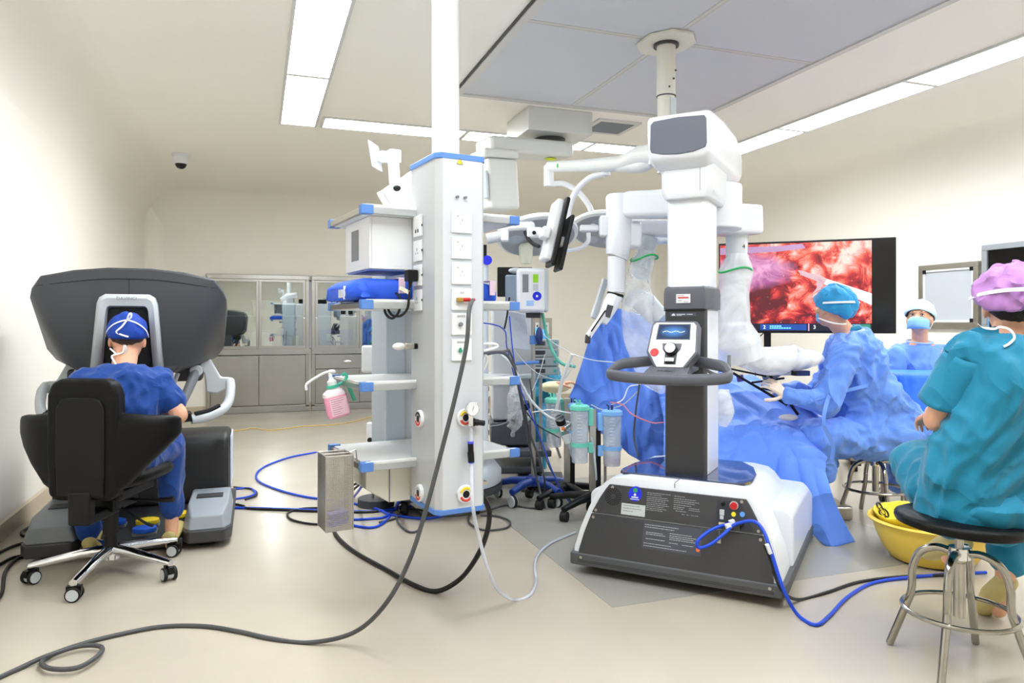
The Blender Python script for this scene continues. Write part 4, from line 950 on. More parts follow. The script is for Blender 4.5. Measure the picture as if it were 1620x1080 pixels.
# monitor arm on the top shelf
ma = root('monitor_arm', 'empty white monitor arm with square screen plate on the top shelf', 'monitor arm', tuple(RM[tw.name] @ V(.03,.52,1.675)), PENR)
part('arm_base', MB().cyl((0,0,-.002),(0,0,.06),.04,n=24).cyl((0,0,.05),(.0,0,.11),.055,n=24), M_white, ma, bevel=.006)
part('arm_body', MB().tube([(-.03,.02,.10),(.06,.0,.16),(.26,-.06,.19)], [.05,.06,.06], 18).tube([(-.06,.03,.085),(-.02,.02,.11)], [.045,.05], 18), M_white, ma, bevel=.004)
part('spring_cap', MB().cyl((-.075,.035,.075),(-.06,.03,.085),.046,n=24), M_offw, ma)
part('riser', MB().cyl((-.02,.02,.14),(-.03,.02,.28),.026,n=20), M_white, ma, bevel=.004)
part('riser_head', MB().box(-.055,.0,-.01,.05,.25,.31), M_white, ma, bevel=.006)
part('arm_knob', MB().ell((-.028,-.03,.13),(.02,.012,.014),12).cyl((-.028,-.02,.13),(-.028,.0,.14),.01,n=10), M_black, ma)
part('tilt_joint', MB().tube([(-.04,.03,.28),(-.075,.04,.28),(-.095,.045,.28)], [.022,.028,.02], 14), M_white, ma)
TQ = frame((-.105,.045,.28), (.62,.78,0), (-.15,.08,1))
part('screen_plate', MB().box(-.06,.06,-.06,.06,-.004,.004,TQ), M_white, ma, bevel=.003)
# black plug and coiled lead on the left face, paper tag
pk = root('mains_plug', 'black mains plug with a coiled lead in the tower socket', 'plug', tuple(RM[tw.name] @ V(A-.012,.186,1.397)), PENR)
part('plug_body', MB().box(-.045,.0,-.024,.024,-.026,.022).cyl((-.025,0,-.02),(-.03,-.0,-.055),.010,.006,n=12), M_black, pk, bevel=.008)
lead = [(-.03,0,-.05),(-.032,0,-.09),(-.035,.01,-.135),(-.05,.05,-.165),(-.07,.10,-.16),(-.08,.13,-.12),(-.075,.12,-.075),(-.06,.08,-.07),(-.05,.05,-.1),(-.055,.06,-.15),(-.07,.1,-.175),(-.085,.14,-.15),(-.08,.15,-.1),(-.06,.12,-.06)]
part('lead', MB().tube(spl(lead,6), .0055, 8), M_blkcab, pk)
part('paper_tag', ribbon([V(-.034,-.004,-.07),V(-.045,.05,-.052),V(-.05,.09,-.045)], .016, (-1,-.4,.1)), mat('tag_paper', (238,234,206), .7), pk)
# ---------------------------------------------------------------- blue wrapped parcel on the second shelf
pc = root('wrapped_parcel', 'blue cloth wrapped instrument parcel on the second tower shelf', 'parcel', tuple(RM[tw.name] @ V(.07,.45,1.2955)), PENR)
def parc(u, v): return None
R = []
for (x, h, w) in ((-.355,.052,.15),(-.35,.062,.17),(-.315,.085,.185),(-.27,.094,.19),(-.1,.092,.188),(.1,.09,.188),(.26,.09,.186),(.305,.08,.18),(.325,.05,.16)):
    R.append([(x+.006*noise.noise(Vector((x*7,i,1))), w*math.copysign(abs(math.cos(t))**.35, math.cos(t)), h/2+h/2*math.copysign(abs(math.sin(t))**.4, math.sin(t))*(1+.05*noise.noise(Vector((x*9,i*.7,3))))) for i, t in enumerate([2*math.pi*k/24 for k in range(24)])])
part('wrap', MB().loft(R), mat('royal_wrap_cloth', (38,88,212), .65, bump=.4, bscale=25, bdist=.01), pc, smooth=45)
part('wrap_flap', MB().add([(-.30,-.192,.084),(-.275,-.196,.055),(-.235,-.195,.01),(-.30,-.188,.005),(-.34,-.17,.03)], [(0,1,2,3,4)]), mat('royal_wrap_cloth'), pc, solid=.004)
for x in (-.13,.29): part('indicator_tape', MB().box(x-.014,x+.014,-.196,-.188,.03,.094).box(x-.014,x+.014,-.195,-.12,.0905,.0955), mat('tape_pinkish', (232,206,222), .6), pc, bevel=.002)
part('date_sticker', MB().box(-.3595,-.352,-.11,-.06,.012,.045), M_white, pc)
part('date_tape', MB().box(-.358,-.346,-.145,-.13,.004,.058), M_tie, pc)
# ---------------------------------------------------------------- hand sanitiser bottle clipped to the third shelf
sb = root('sanitiser_bottle', 'pink sanitiser pump bottle hanging in a green clip', 'bottle', tuple(RM[tw.name] @ V(-.275,.50,.80)), PENR)
Tb = Matrix.Rotation(.22, 4, 'Y')
bs = [(.0,.04,.022),(.004,.047,.03),(.02,.05,.033),(.085,.05,.033),(.11,.047,.031),(.122,.03,.022),(.13,.016,.016),(.14,.015,.015)]
Tb = Matrix.Translation((.02,0,0)) @ Matrix.Rotation(-.22, 4, 'Y')
def brings(rows, e=0): return [[tuple(Tb @ Vector((a*math.copysign(abs(math.cos(t))**.6,math.cos(t))+0, b*math.copysign(abs(math.sin(t))**.6,math.sin(t)), z))) for t in [2*math.pi*i/20 for i in range(20)]] for z, a, b in rows]
part('bottle_shell', MB().loft(brings(bs)), mat('pink_liquid', (246,168,200), .2, coat=.4), sb, smooth=50)
part('bottle_shoulder', MB().loft(brings([(.095,.0505,.0335),(.11,.0475,.0315),(.122,.031,.0225),(.131,.017,.017)])), mat('frosted_plastic', (236,222,230), .3), sb)
lbm = part('bottle_label', MB().box(-.036,.038,-.0345,-.033,.012,.088,Tb), mat('label_pale_pink', (244,206,222), .5), sb)
pm = MB()
for k in range(8): pm.box(-.03,-.03+(.055 if k < 2 else .032+.012*((k*7)%3)/2),-.0352,-.0346,.082-.009*k,.0835-.009*k,Tb)
part('label_print', pm, mat('print_plum', (150,80,110), .6), lbm)
part('pump_collar', MB().lathe([(.02,.138),(.02,.158),(.012,.164),(.008,.175),(.008,.195)], 18, Tb), M_white, sb)
part('pump_spout', MB().tube([Tb @ V(*p) for p in spl([(.015,0,.198),(-.02,0,.2),(-.06,0,.19),(-.095,.0,.178),(-.108,0,.168),(-.111,0,.148)],4)], .0055, 10).ell(Tb @ V(.01,0,.198),(.018,.013,.009),12), M_white, sb)
M_grn = mat('mint_plastic', (64,190,160), .4)
part('clip_ring', MB().lathe([(.024,.130),(.027,.130),(.027,.142),(.024,.142),(.024,.130)], 22, Tb, cap=False), M_grn, sb)
part('clip_arm', MB().tube([Tb @ V(*p) for p in spl([(.025,0,.137),(.05,0,.142),(.068,0,.16),(.062,0,.175),(.05,0,.17)],4)], .007, 8).obox(Tb @ V(.07,0,.10),(Tb.to_3x3() @ V(.18,0,-1)),(.1,.02,.012)), M_grn, sb)
# ---------------------------------------------------------------- wire mesh basket on the bottom shelf rail
wb = root('wire_basket', 'tall perforated steel basket hanging from the lowest tower shelf', 'basket', tuple(RM[tw.name] @ V(-.315,.34,.372)), PENR)
M_perf = mat('woven_steel_wire', (206,204,200), .25, .9)
def weave(o, u, v, w, h, p=.0064, t=.0017):
    mb = MB(); o, u, v = Vector(o), Vector(u), Vector(v); n = u.cross(v)
    for i in range(1, int(w/p)+1): mb.obox(o+u*(i*p)+v*h/2, v, (h, t, t), n)
    for j in range(1, int(h/p)+1): mb.obox(o+v*(j*p)+u*w/2, u, (w, t, t), n)
    return mb
bw, bd, bh = .055, .065, .30
for o_, u_, v_, w_, h_ in (((-bw,-bd,0),(1,0,0),(0,0,1),2*bw,bh),((-bw,bd,0),(1,0,0),(0,0,1),2*bw,bh),((-bw,-bd,0),(0,1,0),(0,0,1),2*bd,bh),((bw,-bd,0),(0,1,0),(0,0,1),2*bd,bh),((-bw,-bd,0),(1,0,0),(0,1,0),2*bw,2*bd),((-bw,0,0),(1,0,0),(0,0,1),2*bw,bh)):
    o = part('mesh_panel', weave(o_, u_, v_, w_, h_), M_perf, wb, fix=False); o['kind'] = 'stuff'
rm_ = MB()
for a, b_ in (((-bw,-bd),(bw,-bd)),((bw,-bd),(bw,bd)),((bw,bd),(-bw,bd)),((-bw,bd),(-bw,-bd)),((-bw,0),(bw,0))): rm_.cyl((*a,bh),(*b_,bh),.003,n=8)
part('rim', rm_, M_steel, wb)
for (x, y) in ((-bw,-bd),(bw,-bd),(bw,bd),(-bw,bd)): part('corner_wire', MB().cyl((x,y,0),(x,y,bh),.0022,n=8), M_steel, wb)
part('hanger', MB().tube([(bw,.0,bh),(bw+.03,0,bh+.01),(bw+.035,0,bh-.04)], .003, 8), M_steel, wb)
for k in range(2): single('wrapped_pack', MB().obox(tuple(RM[wb.name] @ V(.0,-.03,.03+.03*k)), RM[wb.name].to_3x3() @ V(1,.1,.1), (.08,.05,.024)), mat('violet_pack', (120,130,220), .4), ['lower','upper'][k]+' violet sachet lying at the bottom of the perforated basket', 'sachet', 'sachets in the basket', bevel=.006)
# ================================================================ SECOND CEILING PENDANT
p2 = root('ceiling_pendant', 'white boxy ceiling pendant with a wide swing arm behind the tower', 'ceiling pendant', (2.275, 5.49, ZC))
M_pw = mat('pendant_white', (216,217,212), .4)
part('ceiling_box', MB().box(-.275,.275,-.26,.26,-.185,0), M_pw, p2, bevel=.006)
part('hub_plate', MB().cyl((0,-.02,-.21),(0,-.02,-.185),.13,n=32), M_dgrey, p2)
a, b_ = P(884,240,5.85), P(775,232,5.5)
d = (b_-a); 
part('swing_arm', MB().obox((a+b_)/2, d, (d.length+.12,.26,.125)), M_pw, p2, world=True, bevel=.03, seg=3)
part('arm_mark', MB().ell(P(871,249.5,5.76)-V(0,0,.012), (.05,.05,.006), 16), mat('lime_sticker', (210,230,60), .5), p2, world=True)
part('drop_collar', MB().obox(P(782,247,5.46), d, (.3,.24,.07)), M_pw, p2, world=True, bevel=.02)
part('drop_column', MB().obox(P(786,294,5.46), d, (.27,.22,.38)), M_pw, p2, world=True, bevel=.03, seg=3)
part('column_door', MB().obox(P(768,292,5.3), d, (.02,.06,.2)), M_lgrey, p2, world=True, bevel=.006)
# ================================================================ SURGICAL LAMPS
sl = root('surgical_lamp', 'white ceiling mounted twin surgical lamp with two round grey heads', 'surgical lamp', (2.31, 3.74, ZC))
q0 = V(2.31, 3.74, 0)
part('ceiling_column', MB().cyl((0,0,-.02),(0,0,-.34),.056,n=32), M_cream, sl)
part('column_ring', MB().cyl((0,0,-.028),(0,0,-.045),.075,n=32).cyl((0,0,-.34),(0,0,-.345),.058,n=32), M_dgrey, sl)
part('lower_column', MB().cyl((0,0,-.345),(0,0,-.80),.052,n=32), M_cream, sl)
part('column_label', MB().box(-.02,.03,-.0535,-.05,-.47,-.36, Matrix.Rotation(.3,4,'Z')), M_lgrey, sl)
for k in range(3): part('bolt', MB().cyl((.03*math.cos(k),-.055,-.2-.05*k),(.03*math.cos(k),-.06,-.2-.05*k),.006,n=8), M_dgrey, sl)
hubp = P(1046,240,4.28)
part('hub', MB().tube([P(1046,222,4.28),P(1046,262,4.28)], .075, 24), M_white, sl, world=True, bevel=.01)
part('lamp_arm', MB().tube([P(1040,243,4.28),P(1012,246,4.4),P(985,258,4.55),P(925,262,4.8),P(868,264,5.05)], [.065,.06,.05,.042,.036], 20), M_offw, sl, world=True)
part('lamp_arm', MB().tube([P(1040,248,4.3),P(1015,262,4.4),P(995,263,4.5),P(958,263,4.7)], [.05,.045,.04,.034], 20), M_offw, sl, world=True)
part('arm_sticker', MB().obox(P(886,262,4.93), V(CT,-ST,0), (.045,.004,.025)), mat('green_sticker', (70,200,90), .5), sl, world=True)
part('elbow', MB().cyl(P(868,262,5.05),P(868,295,5.05),.034,n=18), M_white, sl, world=True, bevel=.005)
part('elbow', MB().cyl(P(958,262,4.7),P(958,278,4.7),.032,n=18), M_white, sl, world=True, bevel=.005)
cB, cA = P(957,362,5.1), P(850,371,4.9)
part('yoke', MB().tube(spl([P(870,291,5.05),P(893,291,5.05),P(917,306,5.03),P(934,330,5.02),P(939,360,5.0)],6), .02, 12), M_white, sl, world=True)
part('yoke', MB().tube(spl([P(955,275,4.7),P(930,283,4.75),P(908,308,4.8),P(897,345,4.85),P(893,372,4.88)],6), .02, 12), M_white, sl, world=True)
part('yoke_foot', MB().obox(P(932,361,4.95), V(CT,-ST,0), (.13,.05,.045)), M_white, sl, world=True, bevel=.012)
part('yoke_loop', MB().tube(spl([P(931,368,4.95),P(930,382,4.95),P(916,393,4.95),P(893,396,4.92)],5), .015, 10), M_white, sl, world=True)
def lamphead(c, nrm, r_, lab):
    n = unit(nrm); x = n.orthogonal().normalized(); y = n.cross(x)
    M = Matrix((x, y, n)).transposed().to_4x4(); M.translation = Vector(c)
    h = part('lamp_head', MB().lathe([(.02,.05),(r_*.5,.045),(r_*.85,.03),(r_,.0),(r_*.99,-.02),(r_*.93,-.028),(.02,-.028)], 48, M), M_offw, sl, world=True, smooth=40)
    part('lamp_face', MB().lathe([(.01,-.0285),(r_*.9,-.0285),(r_*.9,-.031),(.01,-.031)], 40, M), mat('lamp_glass_grey', (150,154,160), .3), h, world=True)
    f = MB()
    for k in range(6):
        t = 2*math.pi*k/6; f.cyl(M @ V(r_*.55*math.cos(t), r_*.55*math.sin(t), -.031), M @ V(r_*.55*math.cos(t), r_*.55*math.sin(t), -.0325), r_*.2, n=20)
    part('lens_cluster', f, mat('lens_pale', (176,186,196), .15), h, world=True)
lamphead(cA, W(-.1,.36,.9), .28, 'A'); lamphead(cB, W(.1,.36,.9), .25, 'B')
# ================================================================ BIG DISPLAY ON A STAND
tL, tR = W((1137-810)/F*6.5, 6.5, 0), W((1418-810)/F*6.0, 6.0, 0)
tx = (tR-tL); TW_ = tx.length; tx.normalize(); trz = math.atan2(tx.y, tx.x); tc_ = (tL+tR)/2
tv = root('display_screen', 'large black framed display showing a pink and red endoscope picture', 'display', (tc_.x, tc_.y, 0), trz)
Z0, Z1 = 1.118, 1.925; hw = TW_/2
part('case', MB().box(-hw,hw,.0,.06,Z0,Z1), mat('gloss_black', (10,10,12), .2), tv, bevel=.006)
def endo_mat():
    m = bpy.data.materials.new('endoscope_picture'); m.use_nodes = True; nt = m.node_tree; b = nt.nodes['Principled BSDF']; N = nt.nodes.new; L = nt.links.new
    tc = N('ShaderNodeTexCoord'); mp = N('ShaderNodeMapping'); mp.inputs['Scale'].default_value = (1.7,0,1); L(tc.outputs['Generated'], mp.inputs[0])
    n1 = N('ShaderNodeTexNoise'); n1.inputs['Scale'].default_value = 4.2; n1.inputs['Detail'].default_value = 7; n1.inputs['Roughness'].default_value = .62; n1.inputs['Distortion'].default_value = 1.3
    L(mp.outputs[0], n1.inputs['Vector'])
    sp = N('ShaderNodeSeparateXYZ'); L(tc.outputs['Generated'], sp.inputs[0])
    def math_(op, a, b_=None, v=None):
        q = N('ShaderNodeMath'); q.operation = op
        (L(a, q.inputs[0]) if not isinstance(a, (int, float)) else setattr(q.inputs[0], 'default_value', a))
        if b_ is not None: (L(b_, q.inputs[1]) if not isinstance(b_, (int, float)) else setattr(q.inputs[1], 'default_value', b_))
        return q.outputs[0]
    t = math_('ADD', math_('MULTIPLY', n1.outputs['Fac'], 1.15), math_('ADD', math_('MULTIPLY', sp.outputs['X'], .30), math_('MULTIPLY', sp.outputs['Z'], .34)))
    vo = N('ShaderNodeTexVoronoi'); vo.feature = 'SMOOTH_F1'; vo.inputs['Scale'].default_value = 5.5; vo.inputs['Smoothness'].default_value = .35
    wv = N('ShaderNodeVectorMath'); wv.operation = 'SCALE'; wv.inputs['Scale'].default_value = .35; L(n1.outputs['Color'], wv.inputs[0])
    av = N('ShaderNodeVectorMath'); av.operation = 'ADD'; L(mp.outputs[0], av.inputs[0]); L(wv.outputs[0], av.inputs[1]); L(av.outputs[0], vo.inputs['Vector'])
    t = math_('ADD', t, math_('MULTIPLY', vo.outputs['Distance'], -.75))
    t = math_('SUBTRACT', math_('MULTIPLY', t, 1.35), .32)
    rp = N('ShaderNodeValToRGB'); e = rp.color_ramp.elements
    e[0].position = .08; e[0].color = (.12,.004,.01,1); e[1].position = .9; e[1].color = (1,.72,.62,1)
    for p_, c in ((.28,(.42,.012,.02,1)),(.42,(.72,.05,.045,1)),(.54,(.86,.17,.10,1)),(.66,(.92,.30,.26,1)),(.76,(.95,.48,.44,1))):
        q = e.new(p_); q.color = c
    L(t, rp.inputs[0])
    # violet organ in the upper left
    m2 = N('ShaderNodeMapping'); m2.vector_type = 'POINT'; m2.inputs['Location'].default_value = (-.22*2.6,0,-.66*3.0); m2.inputs['Scale'].default_value = (2.6,0,3.0); L(tc.outputs['Generated'], m2.inputs[0])
    ad = N('ShaderNodeVectorMath'); ad.operation = 'ADD'; ns = N('ShaderNodeTexNoise'); ns.inputs['Scale'].default_value = 3.; L(mp.outputs[0], ns.inputs['Vector']); 
    sc2 = N('ShaderNodeVectorMath'); sc2.operation = 'SCALE'; sc2.inputs['Scale'].default_value = .5; L(ns.outputs['Color'], sc2.inputs[0]); sb_ = N('ShaderNodeVectorMath'); sb_.operation = 'SUBTRACT'; sb_.inputs[1].default_value = (.25,.25,.25); L(sc2.outputs[0], sb_.inputs[0])
    L(m2.outputs[0], ad.inputs[0]); L(sb_.outputs[0], ad.inputs[1])
    g = N('ShaderNodeTexGradient'); g.gradient_type = 'SPHERICAL'; L(ad.outputs[0], g.inputs[0])
    r2 = N('ShaderNodeValToRGB'); r2.color_ramp.elements[0].position = .2; r2.color_ramp.elements[1].position = .5; L(g.outputs['Fac'], r2.inputs[0])
    rv = N('ShaderNodeValToRGB'); ev = rv.color_ramp.elements; ev[0].color = (.42,.10,.30,1); ev[0].position = .35; ev[1].color = (.86,.42,.66,1); ev[1].position = .65; L(n1.outputs['Fac'], rv.inputs[0])
    mx = N('ShaderNodeMixRGB'); L(r2.outputs[0], mx.inputs[0]); L(rp.outputs[0], mx.inputs[1]); L(rv.outputs[0], mx.inputs[2])
    # wet glints
    n3 = N('ShaderNodeTexNoise'); n3.inputs['Scale'].default_value = 26; n3.inputs['Detail'].default_value = 2; L(mp.outputs[0], n3.inputs['Vector'])
    r3 = N('ShaderNodeValToRGB'); r3.color_ramp.elements[0].position = .68; r3.color_ramp.elements[1].position = .76; L(n3.outputs['Fac'], r3.inputs[0])
    mx2 = N('ShaderNodeMixRGB'); mx2.blend_type = 'ADD'; mx2.inputs[0].default_value = .7; L(mx.outputs[0], mx2.inputs[1]); L(r3.outputs[0], mx2.inputs[2])
    L(mx2.outputs[0], b.inputs['Emission Color']); b.inputs['Emission Strength'].default_value = 1.0; b.inputs['Base Color'].default_value = (.01,.01,.01,1); b.inputs['Roughness'].default_value = .25
    return m
px0, px1 = -hw+.012, hw-.185
scn = part('picture', MB().box(px0,px1,-.002,.001,Z0+.085,Z1-.02), endo_mat(), tv)
def ecol(name, rgb=(0,0,0), e=1.): return mat(name, rgb, .4, emit=e)
def onscr(pts, m, nm, t=.003):
    w, h = px1-px0, Z1-.02-(Z0+.085)
    return part(nm, MB().prism([(px0+u*w, Z0+.085+v*h) for u, v in pts], -t, -.002, 'y'), m, scn)
onscr([(1,.36),(1,.22),(.70,.485),(.72,.545)], ecol('tool_white', (222,214,226), .8), 'picture_tool')
onscr([(.72,.545),(.70,.485),(.55,.60),(.53,.66),(.56,.655),(.62,.61),(.67,.60)], ecol('tool_grey', (170,140,146), .6), 'picture_tool')
onscr([(.67,.56),(.70,.50),(.68,.42),(.62,.36),(.655,.44),(.65,.5)], ecol('tool_grey'), 'picture_tool')
onscr([(.0,.97),(.42,.97),(.56,.99),(.58,.93),(.4,.90),(.0,.88)], ecol('tool_dim', (150,118,150), .5), 'picture_tool', .0028)
bar = part('status_bar', MB().box(px0,px1,-.002,.001,Z0+.02,Z0+.083), ecol('bar_dark', (22,22,34), .6), tv)
part('status_field', MB().box(-.36,.02,-.004,-.002,Z0+.026,Z0+.078), ecol('bar_blue', (24,60,128), .8), bar)
part('status_rule', MB().box(.035,.042,-.004,-.002,Z0+.02,Z0+.083), ecol('bar_pink', (236,150,190), .8), bar)
MW = ecol('bar_white', (226,232,240), .9)
text('status_number', '2', .045, frame((-.325,-.0042,Z0+.052), (1,0,0), (0,0,1)), MW, bar); text('status_number', '3', .045, frame((.085,-.0042,Z0+.052), (1,0,0), (0,0,1)), MW, bar)
lm = MB()
rn = random.Random(3)
for zz, n_ in ((.062,5),(.045,9)):
    x = -.28
    for k in range(n_): w_ = rn.uniform(.012,.02); lm.box(x,x+w_,-.0042,-.004,Z0+zz-.006,Z0+zz+.005); x += w_+.004
part('status_text', lm, ecol('bar_cyan', (110,200,240), .9), bar)
part('status_lamp', MB().box(px1-.15,px1-.01,-.004,-.002,Z0+.026,Z0+.078), ecol('bar_green', (40,110,90), .8), bar)
part('status_lamp', MB().box(px1-.14,px1-.09,-.0045,-.004,Z0+.056,Z0+.072), ecol('bar_lime', (190,210,60), .9), bar)
for x in (-.30, .30):
    part('stand_post', MB().box(x-.03,x+.03,.03,.07,.06,1.3), M_black, tv, bevel=.004)
part('stand_shelf', MB().box(-.42,.42,-.12,.12,.52,.55), M_black, tv, bevel=.004)
part('stand_foot', MB().box(-.40,.40,.0,.08,.04,.09).box(-.42,-.34,-.32,.36,.05,.09).box(.34,.42,-.32,.36,.05,.09), M_black, tv, bevel=.006)
for x in (-.38,.38):
    for y in (-.28,.32): part('stand_caster', MB().cyl((x-.015,y,.03),(x+.015,y,.03),.03,n=16), M_rubber, tv)
part('stand_cable', MB().tube(spl([(-.41,.02,1.12),(-.42,.02,.95),(-.40,.02,.75),(-.43,.03,.55)],5), .005, 6), M_blkcab, tv)
part('stand_cable', MB().tube(spl([(-.33,.0,1.12),(-.37,.0,1.06),(-.35,.0,.9),(-.32,.02,.6)],5), .005, 6), M_blkcab, tv)
# ================================================================ OPERATING TABLE AND DRAPES
def sheet(rows, nu=90, nv=70, amp=.012, fs=7., seed=0., stretch=(1,1,1)):
    """smooth surface through rows of points, with cloth folds"""
    k = 12
    R = [spl(r, k) for r in rows]; C = [spl([R[j][i] for j in range(len(R))], k) for i in range(len(R[0]))]
    nU, nV = len(C), len(C[0])
    def at(u, v):
        x, y = u*(nU-1), v*(nV-1); i, j = min(int(x), nU-2), min(int(y), nV-2); a, b_ = x-i, y-j
        return C[i][j]*(1-a)*(1-b_)+C[i+1][j]*a*(1-b_)+C[i][j+1]*(1-a)*b_+C[i+1][j+1]*a*b_
    fo = folds(amp, fs, stretch, seed)
    def fn(u, v):
        p = at(u, v); e = .004
        du = at(min(1, u+e), v)-at(max(0, u-e), v); dv = at(u, min(1, v+e))-at(u, max(0, v-e)); n = du.cross(dv)
        n = n.normalized() if n.length > 1e-9 else V(0,0,1)
        return p+n*fo(p)
    return MB().grid(fn, nu, nv)
ot = root('operating_table', 'operating table hidden under the blue drapes behind the robot cart', 'operating table', tuple(W(1.58,4.62,0)), -TH)
part('table_pad', MB().box(-.45,.75,-.25,.3,.50,.56), M_black, ot, bevel=.02)
part('table_frame', MB().box(-.42,.72,-.22,.27,.45,.50), M_steel, ot)
part('table_column', MB().box(-.15,.2,-.13,.17,.08,.45), M_steel, ot, bevel=.01)
part('table_base', MB().box(-.3,.5,-.25,.3,.0,.09), M_steel, ot, bevel=.02)
rows = [
 [P(1040,612,4.95),P(1110,598,4.9),P(1150,590,4.85),P(1190,596,4.8),P(1235,612,4.75),P(1275,640,4.7),P(1310,668,4.65),P(1330,690,4.6)],
 [P(1045,640,4.7),P(1110,622,4.65),P(1150,610,4.6),P(1195,615,4.55),P(1240,632,4.5),P(1275,655,4.48),P(1305,675,4.45),P(1325,700,4.42)],
 [P(1050,665,4.45),P(1110,650,4.42),P(1155,640,4.4),P(1200,645,4.35),P(1240,658,4.3),P(1270,672,4.28),P(1295,690,4.25),P(1312,715,4.2)],
 [P(1050,700,4.22),P(1110,690,4.2),P(1155,684,4.18),P(1200,685,4.15),P(1240,690,4.12),P(1265,700,4.08),P(1288,715,4.05),P(1303,735,4.02)],
 [P(1050,745,4.14),P(1110,740,4.12),P(1155,735,4.1),P(1200,735,4.06),P(1238,738,4.02),P(1262,746,3.98),P(1288,757,3.95),P(1312,772,3.93)],
 [P(1050,785,4.12),P(1110,785,4.1),P(1155,780,4.08),P(1200,780,4.04),P(1238,785,4.0),P(1265,795,3.96),P(1298,808,3.92),P(1330,815,3.9)],
 [P(1050,820,4.12),P(1110,820,4.1),P(1155,815,4.1),P(1200,812,4.06),P(1236,815,4.0),P(1268,826,3.95),P(1306,862,3.9),P(1352,856,3.88)]]
single('patient_drape', sheet(rows, 130, 100, .014, 4.2, 2., (1,1,.8)), M_drape, 'blue surgical drape over the patient falling to a low corner beside the cart', 'drape', solid=.004, smooth=180)
PD = lambda px, py, d: P(px, py, d+.25)
rows = [
 [PD(938,512,4.75),PD(955,492,4.78),PD(975,488,4.8),PD(1000,494,4.82),PD(1030,500,4.85),PD(1070,505,4.88),PD(1110,520,4.9),PD(1150,560,4.9)],
 [PD(925,560,4.72),PD(950,550,4.72),PD(975,548,4.72),PD(1000,550,4.74),PD(1030,552,4.78),PD(1070,560,4.8),PD(1110,570,4.82),PD(1150,592,4.82)],
 [PD(910,605,4.72),PD(940,605,4.68),PD(970,606,4.66),PD(1000,608,4.67),PD(1030,610,4.7),PD(1070,612,4.7),PD(1110,615,4.72),PD(1150,615,4.72)],
 [PD(898,634,4.72),PD(935,650,4.66),PD(970,658,4.62),PD(1000,660,4.62),PD(1035,662,4.62),PD(1070,664,4.62),PD(1110,664,4.62),PD(1150,660,4.62)],
 [PD(905,640,4.72),PD(945,678,4.64),PD(980,705,4.58),PD(1005,725,4.56),PD(1040,740,4.55),PD(1070,745,4.55),PD(1110,745,4.55),PD(1150,745,4.55)]]
single('screen_drape', sheet(rows, 110, 90, .022, 4.5, 7., (1.3,1,.45)), M_drape, 'blue drape hanging as an upright screen left of the robot column', 'drape', solid=.004, smooth=180)
r = root('drape_stand', 'steel rod frame carrying the upright blue drape screen', 'frame', tuple(W(.95,5.24,0)), -TH)
part('rod', MB().tube(spl([(-.27,0,.0),(-.27,0,.9),(-.26,0,1.22),(-.2,0,1.26),(.4,0,1.2),(.5,0,1.1),(.5,0,.5)],5), .012, 10), M_steel, r)
part('rod_foot', MB().cyl((-.27,0,0),(-.27,0,.02),.1,n=20), M_steel, r)
# ---------------------------------------------------------------- clear plastic sleeves on the arms
M_film = film('clear_drape_film', (240,244,248), .3, .1, .35, 5)
M_film2 = film('milky_drape_film', (240,243,246), .55, .16, .35, 5)
M_band = mat('green_band', (40,176,96), .5)
def sleeve(name, pts, rs, label, m=M_film, amp=.02, seed=0, n=40, k=8, fl=1.):
    c = spl(pts, k); rr = []
    for i in range(len(rs)-1):
        for j in range(k): rr.append(rs[i]+(rs[i+1]-rs[i])*j/k)
    rr.append(rs[-1]); mb = MB().tube(c, rr, n, cap=False)
    mb.v = [tuple(Vector(v)+Vector((noise.noise(Vector(v)*7+Vector((seed,0,0))), noise.noise(Vector(v)*7+Vector((0,seed,5))), .5*noise.noise(Vector(v)*7+Vector((3,0,seed)))))*amp) for v in mb.v]
    return single(name, mb, m, label, 'plastic sleeve', 'sterile plastic sleeves on the robot arms', smooth=180)
sleeve('arm_sleeve', [P(1022,398,4.15),P(1014,425,4.15),P(1008,460,4.13),P(1010,505,4.1),P(1020,545,4.08),P(1034,590,4.05),P(1050,615,4.0)], [.05,.075,.085,.10,.10,.085,.05], 'clear plastic sleeve hanging from the arm left of the column', seed=2)
sleeve('arm_sleeve', [P(1165,402,4.0),P(1163,430,4.0),P(1161,470,4.0),P(1158,510,4.0),P(1165,545,4.0),P(1172,572,4.0)], [.06,.084,.085,.09,.14,.13], 'white plastic sleeve widening downwards on the arm marked 4', M_film2, seed=5)
sleeve('arm_sleeve', [P(1172,560,4.0),P(1210,570,4.05),P(1250,568,4.12),P(1285,565,4.2)], [.07,.088,.085,.06], 'crumpled plastic sleeve lying level in front of the display', M_film2, .045, seed=9)
sleeve('arm_sleeve', [P(1145,615,3.95),P(1144,630,3.95),P(1146,650,3.96),P(1142,672,3.97)], [.03,.058,.055,.02], 'bunched clear plastic bag beside the cart column', M_film2, .018, 12)
for c, r_, d, lb in ((P(1019,408,4.15),.077,(-.12,0,1),'green band around the clear sleeve left of the column'),(P(1163,428,4.0),.088,(.0,0,1),'green band around the sleeve on the arm marked 4')):
    n_ = unit(d); x = n_.orthogonal().normalized(); y = n_.cross(x)
    single('elastic_band', MB().tube([c+(x*math.cos(t)+y*math.sin(t))*r_+n_*.012*math.sin(2*t) for t in [2*math.pi*i/40 for i in range(40)]], .006, 8, True), M_band, lb, 'band', 'green sleeve bands')
